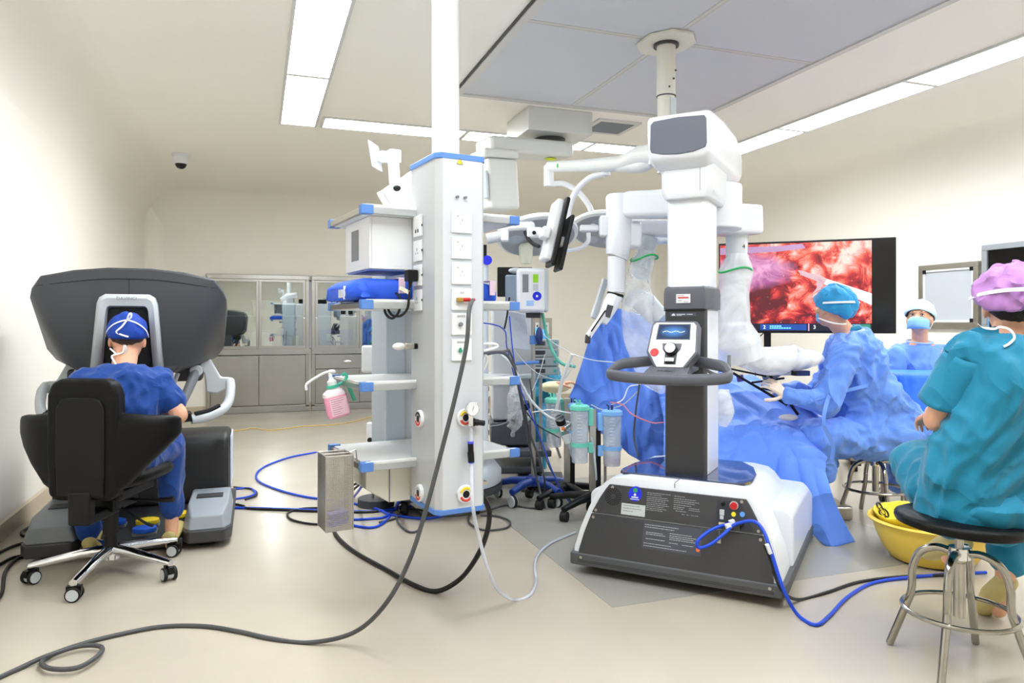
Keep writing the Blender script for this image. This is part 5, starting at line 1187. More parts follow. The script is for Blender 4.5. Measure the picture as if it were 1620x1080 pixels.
# instrument holder and instruments above the patient
ih = root('instrument_cluster', 'dark instrument shafts and grey camera head above the patient drape', 'surgical instruments', tuple(P(1215,600,4.3)))
part('camera_head', MB().tube([P(1212,600,4.3),P(1225,588,4.32),P(1240,582,4.35)], [.03,.04,.03], 14), M_mgrey, ih, world=True)
for a, b_, r_ in ((P(1150,582,4.2),P(1222,597,4.3),.006),(P(1160,590,4.22),P(1245,640,4.25),.008),(P(1205,575,4.2),P(1262,655,4.3),.009),(P(1190,605,4.2),P(1240,598,4.35),.007),(P(1205,612,4.15),P(1232,618,4.2),.012)):
    part('instrument_shaft', MB().cyl(a, b_, r_, n=10), M_black, ih, world=True)
part('violet_port', MB().cyl(P(1170,593,4.25),P(1172,603,4.25),.02,n=14), mat('port_violet', (86,60,150), .4), ih, world=True)
part('drive_unit', MB().obox(P(1240,583,4.2), W(1,.1), (.075,.08,.075)), M_offw, ih, world=True, bevel=.012)
part('drive_clip', MB().obox(P(1254,582,4.17), W(1,.1), (.024,.06,.085)), M_black, ih, world=True, bevel=.004)
part('drive_foot', MB().obox(P(1267,590,4.2), W(1,.1), (.09,.05,.03)), mat('navy_plastic', (40,54,110), .4), ih, world=True, bevel=.004)
single('gauze_pad', MB().ell(P(1247,660,4.18), (.06,.045,.018), 14), mat('gauze_grey', (200,200,196), .8, bump=.6, bscale=60), 'small crumpled grey gauze on the patient drape', 'gauze')
# ================================================================ STOOLS
M_ssteel = mat('stool_steel', (168,164,156), .18, 1.)
def stool(loc, label, rz=0., s=1., sh=.5, seat_r=.19, tilt=0.):
    r = root('metal_stool', label, 'stool', loc, rz, 'round black topped stools')
    T = Matrix.Translation((0,0,sh)) @ Matrix.Rotation(tilt, 4, 'Y')
    part('seat', MB().lathe([(.01,-.035),(seat_r-.03,-.035),(seat_r-.006,-.028),(seat_r,-.014),(seat_r-.004,.0),(seat_r-.02,.008),(.01,.010)], 44, T), M_leather, r, smooth=50)
    part('spindle', MB().cyl((0,0,.20),(0,0,sh-.03),.014,n=16).cyl((0,0,.17),(0,0,.36),.02,n=18), M_steel, r)
    part('hub', MB().cyl((0,0,sh-.14),(0,0,sh-.1),.035,n=20), M_chrome, r)
    for k in range(4):
        a = math.radians(45+90*k); d = V(math.cos(a), math.sin(a), 0)
        pts = [d*.01+V(0,0,sh-.125),d*.07+V(0,0,sh-.115),d*.125+V(0,0,sh-.145),d*.15+V(0,0,sh-.21),d*.152+V(0,0,.24),d*.165+V(0,0,.185),d*.228+V(0,0,.006)]
        part('leg', MB().tube(spl(pts,6), .0135, 12), M_ssteel, r)
    part('foot_ring', MB().tube([(.178*math.cos(t), .178*math.sin(t), .19) for t in [2*math.pi*i/48 for i in range(48)]], .0085, 10, True), M_ssteel, r)
    return r
stool(tuple(W(1.575,2.53,0)), 'nearest black topped steel stool under the teal nurse', math.radians(-19.6), sh=.515, seat_r=.205, tilt=.06)
stool(tuple(W(2.235,4.42,0)), 'black topped steel stool under the gowned assistant', math.radians(20), sh=.47, seat_r=.17)
# ================================================================ SEATED ASSISTANT IN BLUE GOWN
s2 = root('person', 'assistant in blue gown and turquoise cap seated watching the display', 'person', tuple(W(2.2,4.42,0)))
pel, che = P(1380,682,4.42), P(1344,534,4.36); lat = W(.1,.99,0)
sN, sF = P(1340,556,4.19), P(1336,552,4.56); eN, wN = P(1305,640,4.10), P(1245,626,4.08); eF, wF = P(1290,630,4.6), P(1250,615,4.5)
hd = P(1318,487,4.3); fac = unit(W(-.42,.9,.12))
HM = headm(hd, fac)
hN, hF = pel+W(0,-.1,-.02), pel+W(0,.1,-.02); kN, kF = P(1288,692,4.22), P(1290,690,4.5); aN, aF = W(1.72,4.3,.08), W(1.75,4.55,.08)
b = MB(); head(b, HM, 1.); b.chain([che, hd+V(0,0,-.06)], [.06,.055]); torso(b, pel, che, lat, grow(TOR,-.02))
b.chain([sN,eN,wN], [.05,.043,.03]); b.chain([sF,eF,wF], [.05,.043,.03]); b.chain([sN,che,sF], [.05,.07,.05])
for h_, k_, a_ in ((hN,kN,aN),(hF,kF,aF)): b.chain([h_,k_,a_], [.075,.055,.038]); b.chain([a_-V(0,0,.04), a_+W(-.14,0,-.045)], [.034,.028])
part('body', blob(b, .008, 3), M_skin, s2, world=True, smooth=180)
b = MB(); torso(b, pel-V(0,0,.05), che, lat, grow([(t, a*1.03, d_*1.12, s) for t, a, d_, s in TOR], .035)); b.chain([sN,che+V(0,0,-.02),sF], [.085,.095,.085])
b.chain([sN, sN.lerp(eN,.5), eN, eN.lerp(wN,.6), wN.lerp(eN,.05)], [.09,.085,.075,.06,.05]); b.chain([sF,eF,wF], [.085,.07,.05])
b.chain([hN,kN], [.14,.105]); b.chain([hF,kF], [.14,.10]); b.chain([kN, kN+W(.05,.02,-.2)], [.10,.085]); b.chain([kF,kF+W(.05,0,-.2)], [.1,.085])
b.ell(pel+W(.06,-.02,.0), (.22,.24,.14), 20); b.chain([pel+W(.10,-.1,.10), pel+W(.20,-.08,.0), pel+W(.21,-.05,-.06)], [.13,.13,.09]); b.chain([pel+W(-.03,-.1,.25), pel+W(.06,-.08,.12)], [.14,.14])
part('gown', blob(b, .012, 5, disp=folds(.016,8,(1,1,.8),21)), M_gown, s2, world=True, smooth=180)
gl = MB(); gl.chain([wN.lerp(eN,.12), wN], [.036,.03]); hand(gl, wN, P(1208,596,4.08)-wN, W(.25,-.9,.5), -1, .42, 1.0)
part('glove', blob(gl, .0035, 3), M_glove, s2, world=True, smooth=180)
gl = MB(); gl.chain([wF.lerp(eF,.12), wF], [.036,.03]); hand(gl, wF, W(-1,.1,0), W(0,-.3,1), 1, .5)
part('glove', blob(gl, .005, 2), M_glove, s2, world=True, smooth=180)
part('cuff', MB().tube([eN.lerp(wN,.72), eN.lerp(wN,.95)], [.042,.037], 20), mat('knit_cuff', (236,234,224), .8), s2, world=True)
cp = part('cap', cap_mesh(HM, .104,.125,.112, zc=-.012, tilt=.30, seed=6., puff=.011, back=.12), M_turq, s2, world=True, solid=.003, smooth=180)
part('hair', cap_mesh(HM, .083,.105,.094, zc=-.005, tilt=.5, seed=3., puff=.002), M_hair, s2, world=True, solid=.003, smooth=180)
pts = [on_head(HM, -math.pi/2+t, .03+.02*math.cos(t), .106,.133, rz=.112, out=.008) for t in [-1.5+.15*i for i in range(21)]]
part('cap_tie', ribbon(pts, .012, [(p-HM.translation) for p in pts]), M_tie, cp, world=True)
part('face_mask', cap_mesh(HM @ Matrix.Translation((0,.02,-.055)) @ Matrix.Rotation(math.pi/2*-1, 4, 'X'), .068,.062,.082, zc=.03, tilt=0, cy=0, cz=.0, puff=.003, n=28, m=10), M_mask, s2, world=True, solid=.002, smooth=180)
nk = che+V(0,0,.055)
part('neck_tie', ribbon(spl([hd+W(-.09,.0,-.06), hd+W(-.05,-.07,-.085), hd+W(.0,-.085,-.095), hd+W(.05,-.065,-.095)],5), .008, W(0,-1,0)), M_tie, s2, world=True)
part('inner_collar', MB().tube([nk+W(.058*math.cos(t)-.012, .062*math.sin(t), -.005+.012*math.cos(t)) for t in [2*math.pi*i/32 for i in range(32)]], .02, 8, True), M_teal, s2, world=True)
part('gown_binding', MB().tube([nk+W(.082*math.cos(t)-.005, .086*math.sin(t), -.022+.018*math.cos(t)) for t in [2*math.pi*i/32 for i in range(32)]], .008, 6, True), mat('pale_blue_binding', (170,200,244), .6), s2, world=True)
fy = lambda px, py, d: P(px, py, d)
part('gown_belt', ribbon(spl([fy(1278,636,4.02),fy(1300,628,4.03),fy(1320,622,4.09),fy(1350,615,4.13),fy(1388,606,4.22)],5), .02, W(0,-1,0)), M_gown, s2, world=True)
part('gown_ribbon', ribbon(spl([fy(1312,624,4.045),fy(1305,648,4.0),fy(1303,672,3.99),fy(1312,690,4.02),fy(1318,708,4.04),fy(1316,726,4.05)],5), .022, W(0,-1,0)), M_gown, s2, world=True)
# ================================================================ NURSE BEHIND THE DRAPED TRAY
s3 = root('person', 'masked nurse in blue gown and pale cap behind the draped trolley', 'person', tuple(W(2.86,5.05,0)))
pel, che = P(1452,655,5.1), P(1455,548,5.08); lat = W(-.97,.25,0); hd = P(1455,504,5.02); fac = unit(W(-.62,-.72,.22)); HM = headm(hd, fac)
sA, sB = P(1420,562,5.0), P(1490,560,5.12); eA, eB = P(1408,615,4.95), P(1505,620,5.0); wA, wB = P(1425,628,4.8), P(1485,618,4.8)
b = MB(); head(b, HM, .96); b.chain([che, hd+V(0,0,-.06)], [.052,.05]); torso(b, pel, che, lat, TOR); b.chain([sA,che,sB], [.045,.06,.045])
b.chain([sA,eA,wA], [.045,.04,.03]); b.chain([sB,eB,wB], [.045,.04,.03])
hips = [pel+W(-.09,0,-.02), pel+W(.09,0,-.02)]; kn_ = [P(1425,700,4.7), P(1478,700,4.75)]; an = [W(2.6,4.72,.08), W(2.85,4.76,.08)]
for h_, k_, a_ in zip(hips, kn_, an): b.chain([h_,k_,a_], [.07,.05,.036]); b.chain([a_-V(0,0,.04), a_+W(0,-.13,-.045)], [.034,.028])
part('body', blob(b, .008, 3), M_skin, s3, world=True, smooth=180)
b = MB(); torso(b, pel-V(0,0,.05), che-V(0,0,.015), lat, grow(TOR,.028)); b.chain([sA,che+V(0,0,-.045),sB], [.075,.085,.075])
b.chain([sA,eA,wA], [.08,.066,.05]); b.chain([sB,eB,wB], [.08,.066,.05])
for h_, k_ in zip(hips, kn_): b.chain([h_,k_,k_+V(0,0,-.25)], [.12,.095,.09])
part('gown', blob(b, .012, 5, disp=folds(.010,8,(1,1,.8),5)), M_gown, s3, world=True, smooth=180)
part('gown_binding', MB().tube([che+V(0,0,.035)+W(.085*math.cos(t), .075*math.sin(t), -.012*math.sin(t)*-1) for t in [2*math.pi*i/32 for i in range(32)]], .007, 6, True), mat('pale_blue_binding'), s3, world=True)
for i, (w_, d_) in enumerate(((wA, P(1440,632,4.72)-wA), (wB, P(1465,615,4.7)-wB))):
    gl = MB(); gl.chain([w_-unit(d_)*.05, w_], [.036,.03]); hand(gl, w_, d_, (0,0,1), 1 if i == 0 else -1, .5, .95)
    part('glove', blob(gl, .005, 2), M_glove, s3, world=True, smooth=180)
part('cap', cap_mesh(HM, .094,.115,.104, zc=.012, tilt=.27, seed=9., puff=.006, back=.16), M_pale, s3, world=True, solid=.003, smooth=180)
part('hair', cap_mesh(HM, .083,.103,.092, zc=.0, tilt=.5, seed=3., puff=.002, cy=-.014), M_hair, s3, world=True, solid=.003, smooth=180)
TF = HM @ Matrix.Scale(.96, 4)
for s in (-1, 1):
    ey = part('eye', MB().ell((s*.031,.082,.008), (.0125,.009,.0065), 14, TF), mat('eye_white', (226,222,216), .25), s3, world=True)
    part('iris', MB().ell((s*.031-.002,.0895,.009), (.0055,.0025,.0055), 12, TF), mat('iris_dark', (34,24,20), .2), ey, world=True)
    part('eyebrow', MB().tube([TF @ V(s*.014,.092,.027), TF @ V(s*.03,.091,.031), TF @ V(s*.048,.08,.026)], [.0028,.0032,.0018], 8), M_hair, s3, world=True)
    part('eyelid', MB().tube([TF @ V(s*.019,.0885,.0115), TF @ V(s*.031,.0925,.0155), TF @ V(s*.044,.0835,.011)], .0018, 6), M_hair, s3, world=True)
R = []
for k in range(13):
    t = math.radians(-78+156*k/12); x, y = .074*math.sin(t), .012+.092*math.cos(t)
    R.append([(x*(1 if j else .8), y*(.99)+(.022*math.cos(t) if 0 < j < 5 else 0), -.008-.092*j/5-(.012*abs(math.sin(t))*-1 if j == 5 else 0)) for j in range(6)])
part('face_mask', MB().loft([[tuple(TF @ Vector(p)) for p in r_] for r_ in R], closed=False, cap=False), M_mask, s3, world=True, solid=.002, smooth=180)
for z0_, z1_ in ((-.012,.0),(-.085,-.02)):
    part('mask_loop', MB().tube(spl([TF @ V(.072,.03,z0_), TF @ V(.082,.005,(z0_+z1_)/2+.005), TF @ V(.084,-.02,z1_)],5), .0016, 6), M_tie, s3, world=True)
    part('mask_loop', MB().tube(spl([TF @ V(-.072,.03,z0_), TF @ V(-.082,.005,(z0_+z1_)/2+.005), TF @ V(-.084,-.02,z1_)],5), .0016, 6), M_tie, s3, world=True)
stool(tuple(W(2.87,5.12,0)), 'steel stool behind the draped trolley under the masked nurse', .3, sh=.50, seat_r=.17)
# draped trolley
dt = root('draped_trolley', 'instrument trolley covered with a bright blue sheet in front of the nurse', 'trolley', tuple(W(2.62,4.66,0)), -TH-math.radians(6))
part('trolley_frame', MB().box(-.16,.26,-.16,.2,.86,.88), M_steel, dt)
for x in (-.14,.24):
    for y in (-.14,.18): part('trolley_leg', MB().cyl((x,y,.05),(x,y,.87),.012,n=10), M_steel, dt); part('caster', MB().cyl((x-.012,y,.03),(x+.012,y,.03),.03,n=14), M_rubber, dt)
def tray(u, v):
    # skirted sheet: closed ring u, v from the top middle to the hem
    t = 2*math.pi*u; c, s = math.cos(t), math.sin(t); ex = .28
    x = .05+.23*math.copysign(abs(c)**ex, c); y = .02+.2*math.copysign(abs(s)**ex, s)
    if v < .25: k = v/.25; return V(.05+(x-.05)*k, .02+(y-.02)*k, .888)
    k = (v-.25)/.75; f = .022*k*math.sin(u*46+2*noise.noise(V(u*6,k,1)))+.012*noise.noise(V(u*20,k*3,4))
    return V(.05+(x-.05)*(1.0+.05*k)+c*f, .02+(y-.02)*(1+.05*k)+s*f, .885-.52*k)
part('blue_sheet', MB().grid(tray, 140, 30), mat('bright_blue_sheet', (58,124,232), .55, bump=.35, bscale=18, bdist=.012), dt, solid=.003, smooth=60)
# ================================================================ TEAL NURSE IN FRONT
s4 = root('person', 'nurse in teal scrubs and mauve cap seated nearest with the back turned', 'person', tuple(W(1.70,2.62,0)))
pel, che = P(1545,775,2.57), P(1594,538,2.52); lat = W(.97,.24,0); hd = P(1601,485,2.56); fac = unit(W(.42,.9,-.03)); HM = headm(hd, fac)
sL, sR = P(1536,562,2.5), P(1690,560,2.64); eL, eR = P(1482,664,2.58), P(1720,690,2.75); wL, wR = P(1476,652,2.84), P(1640,700,3.0)
hL, hR = P(1500,785,2.62), P(1600,790,2.7); kL, kR = P(1452,735,2.92), P(1600,770,3.02); aL, aR = P(1510,836,2.96), P(1592,902,2.84); tL_, tR_ = P(1500,888,3.02), P(1578,972,2.92)
b = MB(); head(b, HM, 1.02); b.chain([che+V(0,0,-.02), hd+V(0,0,-.06)], [.062,.056]); torso(b, pel, che-V(0,0,.03), lat, grow(TOR,-.02)); b.chain([sL,che-V(0,0,.05),sR], [.045,.06,.045])
b.chain([sL,eL,wL], [.05,.044,.03]); b.chain([sR,eR,wR], [.05,.043,.03]); hand(b, wL, P(1458,662,2.95)-wL, W(-.3,-.5,.8), 1, .45); hand(b, wR, W(-.2,1,0), (0,0,1), 1, .4)
for h_, k_, a_, t_ in ((hL,kL,aL,tL_),(hR,kR,aR,tR_)): b.chain([h_,k_,a_], [.08,.058,.04]); b.chain([a_, a_.lerp(t_,.9)], [.036,.03])
part('body', blob(b, .006, 3), M_skin, s4, world=True, smooth=180)
b = MB(); torso(b, pel-V(0,0,.07), che-V(0,0,.01), lat, [(t, a+.03+.055*max(0,.45-t), d_+.03+.03*max(0,.4-t), s) for t, a, d_, s in TOR])
b.chain([sL,che+V(0,0,-.045),sR], [.082,.092,.082]); b.chain([sL, sL.lerp(eL,.35)], [.088,.075]); b.chain([sR, sR.lerp(eR,.8)], [.085,.09]); b.chain([che+W(-.07,-.06,-.12), pel+W(-.09,-.05,.06)], [.11,.13]); b.chain([che+W(.14,-.04,-.12), pel+W(.16,-.03,.06)], [.12,.15])
part('scrub_top', blob(b, .010, 5, disp=folds(.013,6,(1,1,.9),31)), M_teal, s4, world=True, smooth=180)
def sleeve_open(parent, a, c, t0, t1, r0, r1, m, seed=1.):
    pts = [a.lerp(c, t0+(t1-t0)*i/10) for i in range(11)]
    mb = MB().tube(pts, [r0+(r1-r0)*(i/10)**.8 for i in range(11)], 36, cap=False)
    mb.v = [tuple(Vector(v)+Vector((noise.noise(Vector(v)*9+Vector((seed,0,0))), noise.noise(Vector(v)*9+Vector((0,seed,2))), noise.noise(Vector(v)*9+Vector((4,0,seed)))))*.014) for v in mb.v]
    return part('sleeve', mb, m, parent, world=True, solid=.003, smooth=180)
sleeve_open(s4, sL, eL, .05, .78, .076, .09, M_teal, 3.)
b = MB(); b.ell(pel+V(0,0,-.05), (.2,.2,.1), 18); b.chain([hL,kL], [.12,.105]); b.chain([hR,kR], [.12,.1])
b.chain([kL, kL.lerp(aL,.5), kL.lerp(aL,.92)], [.095,.08,.068]); b.chain([kR, kR.lerp(aR,.5), kR.lerp(aR,.9)], [.09,.078,.066])
part('trousers', blob(b, .011, 4, disp=folds(.010,7,(1,1,.6),17)), M_teal, s4, world=True, smooth=180)
cp = part('cap', cap_mesh(HM, .118,.138,.118, zc=.012, tilt=.26, seed=14., puff=.014, back=.10, n=72, m=28), M_mauve, s4, world=True, solid=.003, smooth=180)
part('hair', cap_mesh(HM, .088,.112,.098, zc=-.012, tilt=.55, seed=3., puff=.002), M_hair, s4, world=True, solid=.003, smooth=180)
pts = [on_head(HM, -math.pi/2+t, .038+.012*math.cos(t*1.5), .125,.148, rz=.118, out=.006) for t in [-1.7+.1*i for i in range(35)]]
part('cap_tie', ribbon(pts, .013, [(p-HM.translation) for p in pts]), M_tie, cp, world=True)
part('mask_tie', ribbon(spl([P(1548,513,2.5),P(1556,518,2.45),P(1573,520,2.43),P(1582,517,2.42),P(1597,521,2.42),P(1605,533,2.41),P(1597,543,2.40),P(1588,548,2.40)],5), .0075, W(0,-1,.2)), M_tie, s4, world=True)
part('face_mask', cap_mesh(HM @ Matrix.Translation((0,.02,-.055)) @ Matrix.Rotation(-math.pi/2, 4, 'X'), .072,.066,.088, zc=.03, tilt=0, cy=0, cz=.0, puff=.003, n=28, m=10), M_mask, s4, world=True, solid=.002, smooth=180)
def shoe(parent, heel, toe, m):
    d = (toe-heel); L_ = d.length; x = d.normalized(); s_ = x.cross(V(0,0,1)).normalized(); u = s_.cross(x)
    def sec(t, w, h0, h1): return [heel+x*(t*L_)+s_*w*math.cos(a)+u*((h0+h1)/2+(h1-h0)/2*math.sin(a)) for a in [2*math.pi*i/18 for i in range(18)]]
    part('clog', MB().loft([sec(-.12,.02,-.02,.02), sec(-.08,.038,-.035,.045), sec(.1,.042,-.04,.045), sec(.5,.048,-.04,.05), sec(.85,.046,-.04,.03), sec(1.02,.03,-.03,.01), sec(1.06,.012,-.02,0)]), m, parent, world=True, smooth=60)
shoe(s4, aL+V(0,0,-.05)+W(.01,-.03,0), tL_+W(-.02,.12,-.0), M_clog); shoe(s4, aR+V(0,0,-.05), tR_+W(-.02,.06,.0), M_clog)
# ================================================================ YELLOW WASTE BASIN
bs_ = root('waste_basin', 'yellow plastic basin lined with a biohazard bag on the floor', 'basin', tuple(W(2.135,3.66,0)))
M_basin = mat('basin_yellow', (240,206,86), .4)
part('tub', MB().lathe([(.01,.004),(.17,.004),(.19,.012),(.225,.06),(.255,.13),(.272,.185),(.29,.192),(.296,.202),(.288,.21),(.268,.206),(.258,.19),(.235,.12),(.2,.05),(.01,.02)], 56), M_basin, bs_, smooth=50)
def liner(u, v):
    t = 2*math.pi*u; n_ = noise.noise(V(math.cos(t)*3,math.sin(t)*3,v*4)); n2 = noise.noise(V(math.cos(t)*8,math.sin(t)*8,v*9))
    r_ = .12+.145*v**.8+.014*n_+.006*n2; z = .06+.17*v**1.1+(.02*n_ if v > .7 else .01*n2)
    return V(r_*math.cos(t), r_*math.sin(t), z)
part('bag_liner', MB().grid(liner, 96, 24), mat('bag_yellow', (244,222,60), .3, bump=.5, bscale=30, bdist=.01), bs_, solid=.002, smooth=60)
def bio(c, M, s, parent):
    mb = MB()
    for k in range(3):
        a = math.pi/2+2*math.pi*k/3; o = V(math.cos(a), math.sin(a), 0)*s*.42
        pts = [M @ (o+V(math.cos(a+t), math.sin(a+t), 0)*s*.4) for t in [math.radians(-148)+math.radians(296)*i/24 for i in range(25)]]
        mb.tube(pts, [s*.02+s*.07*math.sin(math.pi*i/24) if True else 0 for i in range(25)], 6)
    mb.tube([M @ (V(math.cos(t), math.sin(t), 0)*s*.36) for t in [2*math.pi*i/28 for i in range(28)]], s*.035, 6, True)
    return part('biohazard_symbol', mb, M_black, parent)
ba = math.radians(112); on = V(math.cos(ba), math.sin(ba), 0)
bio(None, frame(on*.236+V(0,0,.20), (on.y,-on.x,0), (on.x*.55,on.y*.55,.83)), .058, bs_)
gm = MB()
for k in range(3):
    for j in range(3):
        a2 = ba-.38-.08*k; o2 = V(math.cos(a2), math.sin(a2), 0)
        gm.obox(o2*(.233+.012*j)+V(0,0,.165+.025*j), (o2.y,-o2.x,0), (.016,.004,.012))
part('bag_print', gm, mat('bag_ink', (120,104,20), .6), bs_)
# ================================================================ EQUIPMENT BEHIND THE TOWER
RC = -TH
vcart = root('vision_cart', 'pale grey wheeled equipment cart mostly hidden behind the service tower', 'equipment cart', tuple(W(-.47,4.75,0)), RC+.1)
part('body', MB().box(-.30,.30,-.25,.3,.32,1.62), mat('cart_pale_grey', (206,212,220), .4), vcart, bevel=.03, seg=3)
part('base', MB().lathe([(.02,.14),(.36,.14),(.4,.17),(.4,.24),(.36,.29),(.3,.32),(.02,.33)], 48), mat('cart_base_grey', (188,196,204), .35), vcart, smooth=40)
part('base_skirt', MB().lathe([(.36,.10),(.405,.12),(.405,.165),(.36,.15)], 48), M_dgrey, vcart)
for k in range(4):
    a = math.radians(45+90*k); c = V(.32*math.cos(a), .32*math.sin(a), 0)
    cs = part('caster', MB().cyl(c+V(-.02,0,.055),c+V(.02,0,.055),.055,n=22), M_rubber, vcart, bevel=.006); part('caster_fork', MB().box(c.x-.03,c.x+.03,c.y-.03,c.y+.03,.08,.13), M_dgrey, cs)
for k in range(6): part('side_slot', MB().box(.298,.306,-.2,.0,.42+.07*k,.45+.07*k), M_dgrey, vcart, bevel=.002)
part('round_sticker', MB().cyl((.29,-.262,1.75-.15),(.29,-.252,1.75-.15),.03,n=24), mat('sticker_blue'), vcart)
part('cart_screen', MB().box(-.3,.3,-.05,-.01,1.63,1.72), M_black, vcart)
# anaesthesia machine
an = root('anaesthesia_machine', 'light grey anaesthesia machine with dark drawers right of the tower', 'anaesthesia machine', tuple(W(.0,5.55,0)), RC+.05)
part('body', MB().box(-.16,.16,-.2,.25,.48,1.36), mat('machine_grey', (206,208,210), .45), an, bevel=.02)
part('work_surface', MB().box(-.18,.24,-.34,.0,.80,.83), M_lgrey, an, bevel=.008)
part('drawer_block', MB().box(-.17,.14,-.24,.22,.30,.47), mat('machine_dark', (92,95,99), .5), an, bevel=.012)
part('foot_plate', MB().box(-.05,.27,-.36,.02,.235,.285), mat('machine_dark'), an, bevel=.012)
part('base', MB().box(-.2,.22,-.3,.26,.10,.16), mat('machine_dark'), an, bevel=.02)
for x in (-.17,.19):
    for y in (-.26,.22): part('caster', MB().cyl((x-.015,y,.05),(x+.015,y,.05),.05,n=18), M_rubber, an)
part('screen', MB().box(-.12,.14,-.23,-.2,1.4,1.62), M_black, an, bevel=.006)
part('screen_post', MB().box(-.02,.02,-.2,-.16,1.3,1.5), M_lgrey, an)
single('hanging_bag', MB().prism([(-.07,.0),(.06,-.02),(.09,-.28),(-.06,-.26)], -.006, .006, 'y', Matrix.Translation(P(818,492,5.1)) @ Matrix.Rotation(RC,4,'Z')), mat('pale_bag', (214,220,230), .5, bump=.3, bscale=18), 'pale grey cloth bag hanging under the tower shelf end', 'bag', bevel=.004)
single('torn_plastic_bag', sheet([[P(806,610,5.2),P(818,606,5.2),P(832,612,5.2)],[P(802,640,5.15),P(818,638,5.1),P(830,645,5.2)],[P(806,672,5.2),P(812,690,5.15),P(824,668,5.2)]], 20, 20, .02, 12, 3.), film('bag_film', (236,238,240), .6), 'clear plastic bag hanging over the grey machine', 'plastic bag', smooth=180)
# white unit on a pole with blue wheeled base
iv = root('warming_unit', 'white unit with ribbed side on a steel pole with blue wheeled base', 'medical unit', tuple(W(.145,4.9,0)), RC)
part('pole', MB().cyl((0,0,.12),(0,0,1.28),.014,n=16), M_steel, iv)
part('housing', MB().box(-.115,.085,-.1,.1,1.275,1.575), mat('unit_white', (232,233,238), .35), iv, bevel=.03, seg=3)
part('housing_side', MB().box(.07,.10,-.095,.1,1.28,1.57), M_lgrey, iv, bevel=.012)
gr = part('ribbed_side', MB().box(-.19,-.10,-.06,.1,1.34,1.53), mat('rib_blue_grey', (148,162,180), .45), iv, bevel=.012)
for k in range(7): part('rib', MB().box(-.187+.011*k,-.183+.011*k,-.064,-.058,1.35,1.52), mat('rib_blue_grey'), gr)
part('top_knob', MB().ell((-.12,-.03,1.56),(.05,.04,.02),14), M_lgrey, iv)
part('grey_window', MB().box(-.075,-.035,-.103,-.099,1.41,1.53), M_mgrey, iv)
part('lime_label', MB().box(-.005,.03,-.103,-.099,1.475,1.53), mat('lime_label', (150,214,40), .5), iv)
part('grey_label', MB().box(-.005,.03,-.103,-.099,1.42,1.465), M_lgrey, iv)
part('blue_label', MB().box(-.05,.0,-.103,-.099,1.32,1.355), mat('pale_blue_label', (160,196,240), .5), iv)
st = part('round_sticker', MB().cyl((.022,-.1025,1.385),(.022,-.0985,1.385),.03,n=24), mat('sticker_blue'), iv)
part('sticker_figure', MB().cyl((.022,-.1035,1.385),(.022,-.1025,1.385),.008,n=12), M_textw, st)
M_navy = mat('navy_base', (24,60,140), .4)
part('base_hub', MB().cyl((0,0,.1),(0,0,.16),.05,n=20), M_navy, iv, bevel=.006)
for k in range(5):
    a = math.radians(20+72*k); d = V(math.cos(a), math.sin(a), 0)
    part('base_leg', MB().tube([d*.03+V(0,0,.13),d*.15+V(0,0,.125),d*.26+V(0,0,.10)], [.03,.026,.022], 12), M_navy, iv)
    c = d*.25; cs = part('caster', MB().cyl(c+V(-.015,-.01,.04),c+V(.015,.01,.04),.038,n=18), M_lgrey, iv, bevel=.004); part('caster_tyre', MB().cyl(c+V(-.008,-.006,.04),c+V(.008,.006,.04),.0405,n=18), M_rubber, cs)
part('clamp', MB().box(-.05,.05,-.03,.03,1.24,1.28), M_dgrey, iv, bevel=.004)
part('blue_handle', MB().ell((.04,-.03,1.12),(.025,.02,.06),14), mat('navy_plastic'), iv)
part('pole_grip', MB().cyl((0,0,1.06),(0,0,1.12),.024,n=14), M_bluetrim, iv)
part('side_bar', MB().tube([(-.12,-.02,.93),(.04,-.02,.94)], .012, 10), M_bluetrim, iv)
single('infusion_bottle', MB().lathe([(.005,0),(.035,.005),(.045,.03),(.05,.12),(.04,.14),(.02,.15),(.018,.19),(.005,.2)], 20, Matrix.Translation(P(832,418,4.95))), mat('cream_bottle', (226,226,206), .4), 'cream plastic bottle hanging above the white ribbed unit', 'bottle', smooth=50)
# syringe pump stack
spn = root('pump_stack', 'stack of four grey infusion pumps with cables beside the pole', 'infusion pumps', tuple(W(.24,5.25,0)), RC)
part('pole', MB().cyl((-.03,.04,.08),(-.03,.04,1.35),.013,n=12), M_steel, spn)
for k in range(4):
    p = part('pump', MB().box(-.1,.10,-.06,.06,.83+.066*k,.89+.066*k), mat('pump_grey', (186,194,192), .45), spn, bevel=.008)
    part('pump_window', MB().box(-.08,.0,-.063,-.059,.845+.066*k,.875+.066*k), M_dgrey, p); part('pump_key', MB().box(.06,.08,-.063,-.059,.85+.066*k,.87+.066*k), M_grn, p)
part('base', MB().box(-.2,.14,-.15,.2,.04,.08), M_dgrey, spn, bevel=.01)
# suction canister stands
def cstand(loc, rz, label, hgt):
    r = root('canister_stand', label, 'stand', loc, rz, 'suction canister stands')
    part('post', MB().box(-.022,.022,-.018,.018,.12,hgt), M_steel, r, bevel=.003)
    part('post_sleeve', MB().box(.018,.05,-.02,.02,.12,hgt-.12), M_black, r, bevel=.003)
    part('hub', MB().cyl((0,0,.07),(0,0,.13),.05,n=20), M_black, r, bevel=.006)
    for k in range(5):
        a = math.radians(72*k+10); d = V(math.cos(a), math.sin(a), 0)
        part('base_leg', MB().tube([d*.02+V(0,0,.11),d*.15+V(0,0,.10),d*.29+V(0,0,.075)], [.03,.024,.018], 12), M_black, r)
        c = d*.28; part('caster', MB().cyl(c+V(-.02,.01,.032),c+V(.02,-.01,.032),.031,n=18), M_rubber, r, bevel=.004)
    return r
cstand(tuple(W(.372,4.84,0)), RC, 'canister stand with black star base farther from the robot cart', .70)
cstand(tuple(W(.512,4.56,0)), RC, 'canister stand with black star base touching the robot cart', .66)
